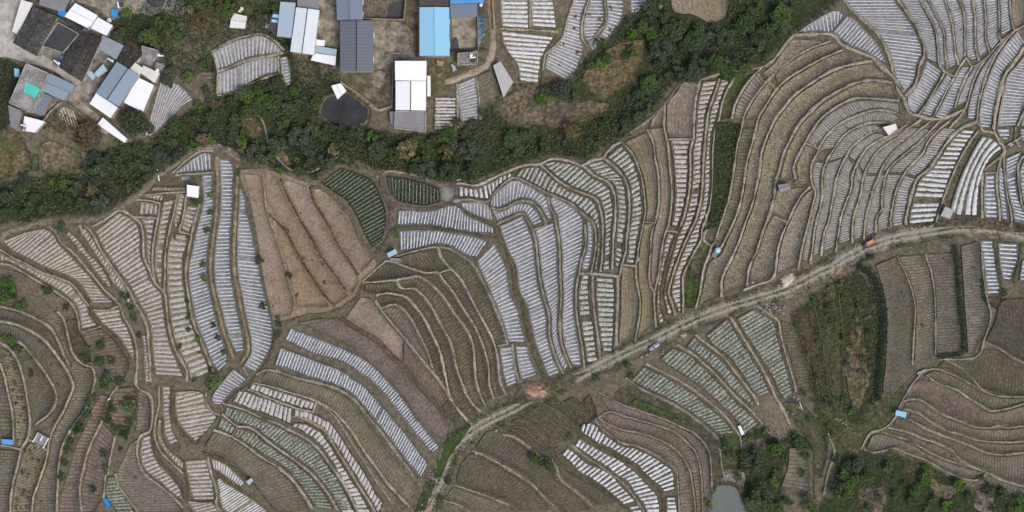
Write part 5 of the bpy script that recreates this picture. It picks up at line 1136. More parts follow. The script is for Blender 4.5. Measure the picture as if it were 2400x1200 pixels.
# ------------------------------------------------------------------ buildings
def building(kind, label, cs, roof, h=3.2, style='gable', axis='a', ov=.3, wall='mat_wall', cat=None, rise=.14, openings=True, seed=0):
    """cs: four roof corners in photo pixels, in order round the roof"""
    cs = np.array(cs, float); c = cs.mean(0); X, Y, zg = GR(c[0], c[1]); zg = float(zg)
    ze = zg + h; W = np.c_[PZ(cs[:, 0], cs[:, 1], ze)]; wc = W.mean(0)
    area = sum(W[i][0] * W[(i + 1) % 4][1] - W[(i + 1) % 4][0] * W[i][1] for i in range(4))
    if area < 0: W = W[::-1]
    root = bpy.data.objects.new(kind, None); COL.objects.link(root); root.location = (wc[0], wc[1], zg); tag(root, label, cat or kind.split('_')[-1])
    L = W - wc
    if axis == 'b': L = np.roll(L, -1, 0)
    # ridge from mid(0,1) to mid(2,3)
    wid = np.linalg.norm(L[0] - L[1]); ln = np.linalg.norm(L[1] - L[2]); rz = h + (rise * wid / 2 if style == 'gable' else 0)
    inn = [L[i] * (1 - ov / max(np.linalg.norm(L[i]), .6)) for i in range(4)]
    m = MB(); b = [(p[0], p[1], -1.2) for p in inn]; t = [(p[0], p[1], h - .02) for p in inn]
    m.add(b + t, [(i, (i + 1) % 4, 4 + (i + 1) % 4, 4 + i) for i in range(4)])
    if style == 'gable':
        for i, j in ((0, 1), (2, 3)):
            mid = (inn[i] + inn[j]) / 2; m.add([t[i], t[j], (mid[0], mid[1], rz - .04)], [(0, 1, 2)])
    else: m.add(t, [(0, 1, 2, 3)])
    m.build('wall', MATS[wall], root)
    th = .1
    def slab(name, q, uvd, mat):
        """q: four 3d corners; uv along q0->q3 = rib spacing, q0->q1 = slope"""
        q = np.array(q, float); V = np.vstack([q, q - (0, 0, th)]); a = np.linalg.norm(q[3] - q[0]); s = np.linalg.norm(q[1] - q[0])
        uv = np.array([(0, 0), (0, s), (a, s), (a, 0)] * 2)
        F = [(0, 1, 2, 3), (7, 6, 5, 4)] + [(i, i + 4, (i + 1) % 4 + 4, (i + 1) % 4) for i in range(4)]
        me = mesh(name, V, F, MATS[mat], uv); 
        if me.polygons[0].normal.z < 0: me.flip_normals()
        return link(name, me, root)
    z = h
    if style == 'gable':
        m0, m1 = (L[0] + L[1]) / 2, (L[2] + L[3]) / 2
        A0, A1 = (*m0, rz), (*m1, rz)
        slab('roof', [(*L[0], z), A0, A1, (*L[3], z)], 0, roof); slab('roof', [(*L[1], z), A0, A1, (*L[2], z)], 0, roof)
        r = MB(); d = (m1 - m0) / np.linalg.norm(m1 - m0); r.tube((*(m0 - d * .05), rz + .03), (*(m1 + d * .05), rz + .03), .13, .13, 6); r.build('ridge_cap', MATS['mat_black' if 'seam' in label or 'ridge line' in label else roof], root)
    elif style == 'mono':
        dz = rise * wid * .5
        slab('roof', [(*L[0], z), (*L[1], z + dz), (*L[2], z + dz), (*L[3], z)], 0, roof)
        r = MB(); r.tube((*L[0], z - .08), (*L[3], z - .08), .07, .07, 6); r.build('gutter', MATS['mat_steel'], root)
    else:
        slab('roof', [(*L[0], z), (*L[1], z), (*L[2], z), (*L[3], z)], 0, roof)
        r = MB()
        for i in range(4):
            p, q = L[i], L[(i + 1) % 4]; d = q - p; k = np.linalg.norm(d); r.box((*((p + q) / 2 * .985), z + .22), (k + .0, .22, .44), math.atan2(d[1], d[0]))
        r.build('parapet', MATS['mat_wall'], root)
    if openings and ln > 5:
        for s, (i, j) in enumerate(((1, 2), (3, 0))):
            p, q = np.array(inn[i]), np.array(inn[j]); d = q - p; k = np.linalg.norm(d); a = math.atan2(d[1], d[0]); nrm = np.array([d[1], -d[0]]) / k
            for f, nm, w, hh, zz in ((.25, 'window', 1.2, 1.1, 1.5), (.5, 'door', 1.1, 2.1, 1.05), (.75, 'window', 1.2, 1.1, 1.5)):
                c_ = p + d * f + nrm * .02; e = MB(); e.box((c_[0], c_[1], zz), (w, .1, hh), a); f_ = e.build(nm, MATS['mat_glass' if nm == 'window' else 'mat_door'], root)
                if nm == 'window':
                    g = MB()
                    for sx in (-1, 1): g.box((c_[0] + math.cos(a) * sx * w / 2, c_[1] + math.sin(a) * sx * w / 2, zz), (.07, .16, hh + .1), a)
                    g.box((c_[0], c_[1], zz + hh / 2 + .05), (w + .14, .16, .07), a); g.box((c_[0], c_[1], zz - hh / 2 - .05), (w + .2, .22, .07), a)
                    g.build('window_frame', MATS['mat_white'], f_)
    return root, h, L, wc
BL = [
 ('shed', 'narrow white metal shed along the pale concrete road', "51,0 79,8 42,81 28,74", 'roof_offwhite', 2.8, 'mono', 'b'),
 ('house', 'old dark-tiled gable house beside the narrow white shed', "78,15 135,39 86,132 29,100", 'roof_tile', 4.0, 'gable', 'a'),
 ('house', 'dark flat-roofed wing with a bare grey terrace beside the old tiled house', "136,52 186,80 148,124 99,108", 'mat_darkfloor', 3.0, 'flat', 'a'),
 ('shed', 'large white metal shed roof running slantwise behind the dark tiled houses', "177,7 229,36 210,68 151,39", 'roof_white', 4.2, 'gable', 'b'),
 ('shed', 'smaller white shed butting the large white shed near the water tank', "229,40 265,60 250,84 212,66", 'roof_white', 3.6, 'mono', 'a'),
 ('house', 'long dark house with broken tiles between two courtyards', "188,75 239,91 192,192 137,157", 'roof_tiledark', 3.8, 'gable', 'a'),
 ('shed', 'dark tiled lean-to squeezed under the large white shed', "136,40 153,43 198,66 184,82", 'roof_tiledark', 3.0, 'mono', 'a'),
 ('shed', 'corrugated blue-grey lean-to roof with dark flecks', "240,82 291,107 273,140 229,113", 'roof_corr', 3.0, 'mono', 'a'),
 ('house', 'small dark tiled house above the blue-grey gabled house', "295,105 333,128 305,160 272,141", 'roof_tiledark', 3.6, 'gable', 'a'),
 ('house', 'blue-grey gabled metal-roofed house with a dark ridge line', "274,144 328,178 278,250 225,217", 'roof_bluegrey', 4.4, 'gable', 'a'),
 ('house', 'white flat-topped annex at the foot of the blue-grey gabled house', "225,218 277,252 260,277 210,243", 'roof_white', 3.2, 'mono', 'a'),
 ('house', 'white metal-roofed block beside the blue-grey gabled house and plastic rows', "325,182 362,200 335,263 290,240", 'roof_white', 3.6, 'mono', 'b'),
 ('shed', 'small greyish-white shed touching the ridge end of the blue-grey house', "313,144 336,160 325,180 303,163", 'roof_offwhite', 3.0, 'mono', 'a'),
 ('shed', 'cream strip-roofed shed next to the white block', "336,153 375,172 363,195 328,170", 'roof_offwhite', 2.8, 'mono', 'a'),
 ('house', 'flat concrete house roof with pale parapet and a teal sheet lying on it', "62,148 115,172 76,266 22,242", 'roof_concrete', 5.6, 'flat', 'a'),
 ('house', 'small blue-grey gabled roof joined to the flat concrete roof', "118,172 176,200 150,236 100,214", 'roof_bluegrey', 3.8, 'gable', 'b'),
 ('shed', 'narrow slate-blue passage roof under the flat concrete house', "100,217 121,226 97,272 77,264", 'roof_steel', 3.0, 'mono', 'a'),
 ('shed', 'white shed with notched edge at the southern end of the village block', "57,272 106,285 82,311 52,306", 'roof_white', 3.2, 'mono', 'a'),
 ('shed', 'weathered grey slab-roofed store beside the flat concrete house', "19,246 50,259 41,307 25,296", 'roof_grey', 3.0, 'mono', 'a'),
 ('shed', 'slender white shed beside the yellow-brown tree', "241,275 298,325 292,335 228,292", 'roof_white', 2.8, 'mono', 'b'),
 ('house', 'grey concrete rooftop with water tanks by the dark trees', "333,108 371,118 360,144 336,140", 'roof_concrete', 4.2, 'flat', 'a'),
 ('shed', 'small pale shed beside the grey concrete rooftop', "328,131 334,134 326,148 319,146", 'roof_lightgrey', 2.6, 'mono', 'a'),
 ('shed', 'grey lean-to below the rooftop water tanks', "366,145 385,150 380,165 362,160", 'roof_grey', 2.8, 'mono', 'a'),
 ('house', 'dark slab-roofed house at the top frame edge beside the white shed', "95,-20 170,-12 150,30 92,12", 'roof_grey', 3.4, 'mono', 'a'),
 ('house', 'speckled tile-roofed house at the top frame edge above the large white shed', "150,-12 172,-10 160,24 140,20", 'roof_tile', 3.6, 'mono', 'a'),
 ('shed', 'dark old slab-roofed store among bare yards at the top frame edge', "345,-16 395,-10 380,18 352,16", 'roof_tile', 3.2, 'gable', 'b'),
 ('shed', 'lone cream-white shed at the edge of the wood', "545,30 579,38 574,67 538,65", 'roof_offwhite', 3.2, 'gable', 'b'),
 ('barn', 'pale steel-blue corrugated barn next to the twin-span barn', "657,4 693,7 683,89 649,85", 'roof_skypale', 4.0, 'mono', 'a'),
 ('barn', 'pale twin-span barn roof with a dark seam down its middle', "694,17 749,24 736,129 680,121", 'roof_pale', 5.0, 'gable', 'a'),
 ('shed', 'small white lean-to at the corner of the twin-span barn', "741,92 762,95 760,109 739,106", 'roof_white', 3.0, 'mono', 'a'),
 ('shed', 'pale blue single-slope shed below the twin-span barn', "739,107 790,116 788,131 736,122", 'roof_skypale', 3.0, 'mono', 'a'),
 ('shed', 'white lower shed joined to the pale blue single-slope shed', "736,124 788,132 786,154 728,141", 'roof_white', 2.8, 'mono', 'a'),
 ('shed', 'dark brown slab shed beside the steel-blue corrugated barn', "640,28 656,26 647,86 628,68", 'roof_rust', 2.8, 'mono', 'a'),
 ('house', 'dark ribbed slab house above the twin-span barn', "697,-18 748,-14 745,21 697,15", 'roof_grey', 3.0, 'mono', 'b'),
 ('barn', 'steel-blue ridged barn at the top frame edge above the slate barn', "787,-14 850,-14 850,46 790,47", 'roof_steel', 4.6, 'gable', 'a'),
 ('barn', 'large slate-grey ribbed barn with a dark ridge seam', "797,48 875,48 874,167 797,167", 'roof_slate', 5.0, 'gable', 'a'),
 ('house', 'long house under a bright sky-blue metal roof', "983,17 1053,17 1054,131 983,131", 'roof_azure', 5.4, 'gable', 'a'),
 ('house', 'rust-dark roofed block behind the sky-blue roofed house', "984,-16 1052,-16 1052,14 984,15", 'roof_rust', 4.2, 'mono', 'a'),
 ('shed', 'vivid blue metal roof at the top frame edge', "1055,-16 1136,-16 1134,7 1055,10", 'roof_vivid', 4.0, 'mono', 'a'),
 ('shed', 'grey-blue sloped roof below the vivid blue one', "1055,11 1119,9 1119,38 1056,42", 'roof_steel', 3.6, 'mono', 'a'),
 ('shed', 'open dark-floored court shed with a round white tank', "1121,10 1136,10 1136,36 1121,38", 'roof_rust', 2.8, 'mono', 'a'),
 ('house', 'white house with a smooth upper roof above a ribbed lower roof', "926,143 1000,143 999,189 926,188", 'roof_white', 5.6, 'mono', 'b'),
 ('house', 'ribbed white roof block with a centre seam below the smooth white roof', "927,190 999,190 998,259 927,258", 'roof_white', 5.2, 'gable', 'a'),
 ('house', 'mottled grey concrete terrace at the south end of the white house', "926,261 999,261 998,309 925,301", 'roof_grey', 3.2, 'flat', 'a'),
 ('shed', 'thin white side annex along the east wall of the white house', "1001,177 1009,178 1009,226 1001,226", 'roof_white', 2.8, 'mono', 'a'),
 ('shed', 'grey tumbledown slab beside the concrete terrace', "913,262 925,261 925,300 916,290", 'roof_grey', 2.4, 'mono', 'a'),
 ('house', 'small flat concrete hut with a round tank and solar heater', "1073,125 1119,122 1119,150 1072,153", 'roof_concrete', 3.0, 'flat', 'a'),
 ('shed', 'long translucent grey lean-to shed beside the white plastic rows', "1156,154 1173,144 1203,192 1180,229", 'roof_lightgrey', 2.8, 'mono', 'b'),
 ('hut', 'square white hut standing on plastic bed rows under a green bush', "438,433 467,437 465,464 438,460", 'roof_white', 2.6, 'mono', 'a'),
 ('hut', 'small white hut on fine grey rows of the eastern terraces', "2069,298 2099,290 2103,302 2083,317", 'roof_offwhite', 2.4, 'mono', 'a'),
 ('hut', 'weathered mauve-grey hut in the dry stubble terraces', "1823,433 1850,429 1853,443 1828,452", 'roof_grey', 2.4, 'gable', 'b'),
 ('hut', 'grey concrete pump hut between grass strip and dirt track', "2216,484 2236,493 2226,513 2205,506", 'roof_lightgrey', 2.6, 'mono', 'a'),
 ('hut', 'turquoise-white shed at the corner of the leafy plot and grey rows', "907,594 927,583 932,594 911,604", 'roof_skypale', 2.2, 'mono', 'a'),
 ('hut', 'low grey slab store right below the turquoise-white shed', "914,606 941,607 940,615 920,614", 'roof_grey', 1.6, 'flat', 'a'),
 ('hut', 'hut with a light blue roof at the foot of the dark hedge', "2101,961 2125,967 2122,979 2098,973", 'roof_azure', 2.3, 'mono', 'a'),
 ('hut', 'hut with a bright blue roof at the western frame edge', "4,1029 30,1031 31,1043 4,1041", 'roof_vivid', 2.2, 'mono', 'b'),
 ('hut', 'tiny turquoise-roofed hut at the end of bright plastic rows', "577,1129 588,1120 594,1126 584,1137", 'roof_skypale', 2.0, 'mono', 'a'),
 ('shed', 'blue sheeted shed near the village courtyard', "221,172 242,150 252,165 229,181", 'roof_skypale', 2.4, 'mono', 'b'),
 ('shed', 'pale blue low lean-to beside the blue sheeted shed', "203,171 213,165 225,178 217,188", 'roof_skypale', 2.2, 'mono', 'b'),
 ('hut', 'cream poolside hut with a peaked white roof by the black pond', "776,201 799,195 812,213 791,233", 'roof_white', 2.6, 'gable', 'a'),
]
ROOT = {}
for n, (kind, label, cs, roof, h, st, ax) in enumerate(BL):
    r = building(kind, label, pts(cs), roof, h, st, ax, seed=n, openings=kind in ('house', 'barn')); ROOT[label] = r
def simple(name, m, mat, label, cat, px, py, dz=0.0, rz=0.0, group=None, smooth=False):
    X, Y, Z = GR(px, py, dz); o = m.build(name, MATS[mat], smooth=smooth); o.location = (float(X), float(Y), float(Z)); o.rotation_euler = (0, 0, rz)
    tag(o, label, cat, group); return o
# teal sheet on the flat roof
def sheet(name, label, cs, mat, h, cat='tarp', th=.05, sag=.12, seed=0):
    cs = pts(cs); c = cs.mean(0); zg = float(GR(c[0], c[1])[2]) + h; W = np.c_[PZ(cs[:, 0], cs[:, 1], zg)]; R = np.random.default_rng(seed); n = 9
    u, v = np.meshgrid(np.linspace(0, 1, n), np.linspace(0, 1, n), indexing='ij')
    q = W[0] * ((1 - u) * (1 - v))[..., None] + W[1] * (u * (1 - v))[..., None] + W[2] * (u * v)[..., None] + W[3] * ((1 - u) * v)[..., None]
    q = q + R.normal(0, .05, q.shape); z = R.uniform(0, sag, (n, n)); c0 = W.mean(0)
    top = np.c_[q[..., 0].ravel() - c0[0], q[..., 1].ravel() - c0[1], z.ravel() + th]; bot = top - (0, 0, th)
    idx = np.arange(n * n).reshape(n, n); loop = np.r_[idx[0, :], idx[1:, -1], idx[-1, -2::-1], idx[-2:0:-1, 0]]; m = len(loop); j = np.arange(m)
    F = np.vstack([grid_faces(n, n), grid_faces(n, n)[:, ::-1] + n * n, np.c_[loop[j], loop[(j + 1) % m], loop[(j + 1) % m] + n * n, loop[j] + n * n]])
    o = link(name, mesh(name, np.vstack([top, bot]), F, MATS[mat], smooth=True), loc=(c0[0], c0[1], zg)); tag(o, label, cat); return o
sheet('tarp', 'crumpled teal sheet laid across the flat concrete roof', "60,193 72,198 98,210 86,234 76,222 55,217"[:0] or "60,192 98,209 86,233 55,217", 'mat_teal', 5.72, seed=1)
sheet('tarp', 'bright blue tarp at the edge of the grey-green crop rows', "240,1170 250,1167 261,1186 254,1192", 'mat_blue', .8, seed=2)
sheet('tarp', 'blue tarp over the gap beside the large white shed', "139,22 158,29 150,42 135,34", 'mat_blue', 3.6, seed=3)
sheet('tarp', 'blue sheet by the round white water tank', "263,20 279,24 274,43 260,37", 'mat_blue', 1.2, seed=4)
sheet('tarp', 'small blue sheet on the seam of the two white sheds', "207,63 215,62 214,69 207,70", 'mat_blue', 4.7, seed=5)
sheet('tarp', 'light blue sheet beside the flat concrete house', "34,160 46,162 46,180 34,181", 'mat_skyblue', 1.5, seed=6)
sheet('tarp', 'small dark blue tarp at the mouth of the dark courtyard', "143,130 150,133 146,142 141,139", 'mat_blue', 1.5, seed=7)
sheet('tarp', 'blue tarp bundled beside the dirt lane east of the white house', "1057,150 1067,155 1071,165 1062,169", 'mat_steel', .8, seed=8)
sheet('tarp', 'pale blue wall sheet on the brown shed beside the barn', "641,33 654,35 653,43 638,41", 'mat_skyblue', 3.1, seed=9)
sheet('tarp', 'second pale blue wall sheet lower on the brown shed', "637,45 652,47 651,54 636,52", 'mat_skyblue', 3.1, seed=10)
sheet('tarp', 'small blue sheet on the ground west of the brown shed', "621,57 632,54 633,65 622,66", 'mat_skyblue', .8, seed=11)
sheet('slab', 'white concrete slab lying at the end of the green crop rows', "1729,999 1735,997 1746,1017 1739,1021", 'mat_white', .7, cat='slab', sag=.01, th=.25)
sheet('slab', 'grey concrete slab at the foot of the hedged brown field', "2148,873 2172,864 2173,870 2152,878", 'roof_concrete', .6, cat='slab', sag=.01, th=.3)
sheet('slab', 'tan plank platform beside the yard lane', "1023,142 1041,145 1039,156 1024,155", 'mat_lane', .8, cat='platform', sag=.01, th=.2)
# water tanks and solar heaters
def tank(px, py, r, h, label, z0=0.0):
    X, Y, Z = GR(px, py, z0); root = MB(); root.tube((0, 0, 0), (0, 0, 1.1), r, r, 14); root.tube((0, 0, 1.1), (0, 0, 1.3), r, r * .45, 14)
    k = PX * (CAM_H - float(Z) - 1.1) / CAM_H; o = root.build('water_tank', MATS['mat_white']); o.location = ((px - 1200) * k, (600 - py) * k, float(Z)); tag(o, label, 'water tank', 'round white water tanks')
    l = MB(); l.tube((0, 0, 1.3), (0, 0, 1.38), r * .3, r * .28, 10); l.build('lid', MATS['mat_steel'], o)
for a in ((255, 47, .62, 1, 'large round white water tank on the yard beside the smaller white shed', .1), (137, 148, .4, 1, 'small round tank at the west end of the dark broken-tile house', 3), (262, 142, .36, 1, 'round tank on the dark roof beside the blue-grey ridge end', 3.2),
          (371, 128, .36, 1, 'round tank on the grey concrete rooftop corner', 4.3), (368, 164, .5, 1, 'round tank on the grey lean-to by the dark trees', 2.9), (1104, 129, .5, 1, 'round tank on the flat concrete hut', 3.1), (1127, 11, .5, 1, 'round tank beside the vivid blue roof', 3),
          (566, 20, .5, 1, 'upper round white tank on bare ground above the lone cream shed', .1), (561, 26, .42, 1, 'lower round white tank just above the lone cream shed', .1)): tank(*a)
def solar(px, py, rz, label, z0):
    X, Y, Z = GR(px, py, z0); root = bpy.data.objects.new('solar_heater', None); COL.objects.link(root); k = PX * (CAM_H - float(Z)) / CAM_H
    root.location = ((px - 1200) * k, (600 - py) * k, float(Z)); root.rotation_euler = (0, 0, rz); tag(root, label, 'solar heater', 'rooftop solar heaters')
    b = MB(); b.tube((-.85, .55, .95), (.85, .55, .95), .22, .22, 12); b.build('tank', MATS['mat_white'], root)
    t = MB()
    for i in range(9): t.tube((-.72 + .18 * i, .5, .85), (-.72 + .18 * i, -.7, .2), .05, .05, 5)
    t.build('tube_panel', MATS['mat_black'], root)
    f = MB()
    for x in (-.8, .8): f.tube((x, .55, 0), (x, .55, .9), .03, .03, 5); f.tube((x, -.72, 0), (x, -.72, .2), .03, .03, 5); f.tube((x, -.72, .18), (x, .55, .86), .03, .03, 5)
    f.build('frame', MATS['mat_steel'], root)
solar(131, 150, -.7, 'solar heater with white barrel at the west end of the dark broken-tile house', 3.3)
solar(258, 145, -.5, 'solar heater with white barrel near the blue-grey ridge end', 3.3)
solar(378, 136, .0, 'solar heater with white barrel beside the grey concrete rooftop', 4.0)
solar(1108, 140, .1, 'solar heater on the flat concrete hut', 3.1)
solar(283, 12, 1.8, 'solar heater on the yard at the top frame edge', 2.4)
solar(56, 299, -.3, 'solar heater on the notched white shed', 3.6)
# yard walls
def yard_wall(line, label, h=2.0, w=.25, mat='mat_lane'):
    P = pts(line); m = MB(); X0, Y0, Z0 = [float(k) for k in GR(*P[0])]
    for a, b in zip(P[:-1], P[1:]):
        k = max(1, int(math.hypot(*(b - a)) / 30)); q = np.linspace(a, b, k + 1); x, y, z = GR(q[:, 0], q[:, 1])
        for i in range(k):
            L = math.hypot(x[i + 1] - x[i], y[i + 1] - y[i]); m.box(((x[i] + x[i + 1]) / 2 - X0, (y[i] + y[i + 1]) / 2 - Y0, (z[i] + z[i + 1]) / 2 - Z0 + h / 2 - .3), (L + w * .98, w, h + .6), math.atan2(y[i + 1] - y[i], x[i + 1] - x[i]))
    o = m.build('yard_wall', MATS[mat]); o.location = (X0, Y0, Z0); tag(o, label, 'wall')
yard_wall("850,45 899,47 947,48 952,0 953,-10", 'cream wall round the dark overgrown court beside the steel-blue barn')
yard_wall("981,14 981,134", 'thin wall along the west side of the sky-blue roofed house', 1.6)
yard_wall("922,160 919,250 888,258 855,232 800,192", 'low pale wall from the white house down to the black pond', 1.2)
yard_wall("1154,-8 1158,68", 'pale wall between the dirt lane and the white plastic rows', 1.4)
yard_wall("145,240 118,265 103,286", 'pale wall beside the small garden below the blue-grey gabled roof', 1.5)
yard_wall("150,238 178,256 225,297", 'garden wall between the weedy garden and the courtyard', 1.4, mat='mat_yard')
yard_wall("1056,123 1080,119 1119,116 1140,117", 'dark wall across the yard below the sky-blue roofed house', 1.5, mat='mat_darkfloor')
yard_wall("1120,38 1121,117", 'grey wall east of the walled dirt yard', 1.6, mat='mat_greycon')
yard_wall("905,130 915,126 938,125", 'curved broken wall by the barn yard', .9)
# dark pond rim, court
patch('dark_court', "852,-10 950,-10 945,44 920,46 905,40 900,20 856,44", 'mat_gap', dz=.12, seed=60)
patch('dark_court', "912,12 946,2 945,44 908,44", 'mat_darkfloor', dz=.2, seed=61, jit=.5)
patch('dark_court', "1058,92 1070,88 1072,118 1058,118", 'mat_darkfloor', dz=.16, seed=62, jit=.5)
# blue crates
for k, (x, y, r) in enumerate(((1124, 46, .1), (1133, 45, .2), (1126, 56, .0), (1133, 64, .3), (1124, 74, .1), (1134, 82, .2), (1127, 88, -.2))):
    m = MB(); m.box((0, 0, .3), (.95, .7, .06)); 
    for sx, sy, a, b in ((-.45, 0, .06, .7), (.45, 0, .06, .7), (0, -.33, .84, .05), (0, .33, .84, .05)): m.box((sx, sy, .55), (a, b, .5))
    simple('crate', m, 'mat_blue', ['blue crate', 'open blue crate', 'blue bin', 'scuffed blue crate', 'blue box', 'lower blue crate', 'last blue crate'][k] + ' in the yard row east of the walled court, ' + ORD[k] + ' from the top', 'crate', x, y, .1, r, 'blue crates in the yard')
# barrel shed, tomb, vehicles, person
def barrel():
    X, Y, Z = [float(k) for k in GR(1678, 590)]; root = bpy.data.objects.new('barrel_shed', None); COL.objects.link(root); root.location = (X, Y, Z); root.rotation_euler = (0, 0, math.radians(-28)); tag(root, 'pale blue round tank beside a small concrete platform at the terrace edge', 'tank')
    b = MB(); b.tube((.15, .55, .1), (.15, .55, 1.6), .82, .8, 18); b.tube((.15, .55, 1.6), (.15, .55, 1.85), .8, .3, 18); b.build('body', MATS['mat_skyblue'], root)
    p = MB(); p.box((0, -1.0, .35), (1.3, 1.5, .7)); p.build('platform', MATS['roof_concrete'], root)
    l = MB(); l.tube((.15, .55, 1.85), (.15, .55, 1.93), .28, .26, 12); l.build('lid', MATS['mat_white'], root)
barrel()
def tomb():
    X, Y, Z = [float(k) for k in GR(98, 1030, .3)]; root = bpy.data.objects.new('tomb', None); COL.objects.link(root); root.location = (X, Y, Z); root.rotation_euler = (0, 0, math.radians(-30)); tag(root, 'grey stepped tomb with white rails on an olive terrace', 'tomb')
    b = MB(); b.box((0, 0, .1), (3.5, 3.1, .8)); b.box((0, .35, .62), (3.2, 2.1, .3)); b.box((0, .9, .92), (3.0, 1.0, .35)); b.build('plinth', MATS['mat_tomb'], root)
    r = MB()
    for x in (-.12, .12): r.box((x, .45, 1.0), (.14, 1.7, .5))
    r.build('stair_rail', MATS['mat_white'], root)
    for x in (-1.7, 1.7): e = MB(); e.box((x, 0, .75), (.2, 3.0, .55)); e.box((x, -1.5, .75), (.32, .32, .9)); e.build('side_rail', MATS['mat_white'], root)
    e = MB(); e.box((0, 1.42, 1.0), (3.1, .18, 1.0)); e.build('headwall', MATS['mat_wall'], root)
tomb()
def farm_truck(px, py, rz, label, bedmat, cabmat, load=None, L=3.2):
    X, Y, Z = [float(k) for k in GR(px, py, .25)]; root = bpy.data.objects.new('farm_truck', None); COL.objects.link(root); root.location = (X, Y, Z); root.rotation_euler = (0, 0, rz); tag(root, label, 'farm truck')
    b = MB(); b.box((-.5, 0, .62), (L * .62, 1.35, .1))
    for s in (-1, 1): b.box((-.5, s * .66, .84), (L * .62, .06, .36))
    b.box((-.5 - L * .31, 0, .84), (.06, 1.28, .36)); b.box((-.5 + L * .31, 0, .9), (.06, 1.28, .5)); b.build('cargo_bed', MATS[bedmat], root)
    c = MB(); c.box((1.2, 0, .95), (.95, 1.2, .9), 0, .86); c.box((1.78, 0, .7), (.4, .9, .5), 0, .9); c.build('cab', MATS[cabmat], root)
    w = MB(); w.box((1.62, 0, 1.08), (.06, .95, .42)); w.build('windscreen', MATS['mat_glass'], root)
    h = MB(); h.box((.5, 0, .42), (3.0, .5, .18)); h.build('chassis', MATS['mat_black'], root)
    for x, y in ((-1.0, .62), (-1.0, -.62), (1.45, .55), (1.45, -.55)):
        t = MB(); t.tube((x, y - .1, .34), (x, y + .1, .34), .34, .34, 14); wl_ = t.build('wheel', MATS['mat_rubber'], root)
        q = MB(); q.tube((x, y - .11, .34), (x, y + .11, .34), .16, .16, 10); q.build('rim', MATS['mat_steel'], wl_)
    if load:
        for s in (-.25, .45): q = MB(); q.blob((-.7 + s, .1 * s, .98), (.32, .28, .25), seed=int(s * 10)); o = q.build('sack', MATS[load], smooth=True); o.location = root.location; o.rotation_euler = root.rotation_euler; tag(o, ('pale sack at the rear of' if s < 0 else 'pale sack nearer the cab in') + ' the lilac farm truck bed', 'sack')
farm_truck(1535, 812, math.radians(212), 'small lilac farm truck parked on the verge beside the track', 'mat_lilac', 'mat_lilac', 'mat_white')
farm_truck(2036, 571, math.radians(207), 'small dark blue farm truck with an orange-tan bed on the dirt track', 'mat_rustbed', 'mat_navy', None, 3.8)
def engine():
    m = MB(); m.tube((-.6, 0, .45), (.6, 0, .45), .42, .42, 12); m.box((0, 0, .12), (1.1, .5, .24)); m.tube((.2, 0, .8), (.2, 0, 1.25), .07, .07, 8); m.tube((-.3, -.5, .4), (-.3, .5, .4), .33, .33, 12)
    simple('machine', m, 'mat_maroon', 'maroon barrel-shaped machine on a pale patch west of the white house', 'machine', 908, 184, .15, 1.4)
engine()
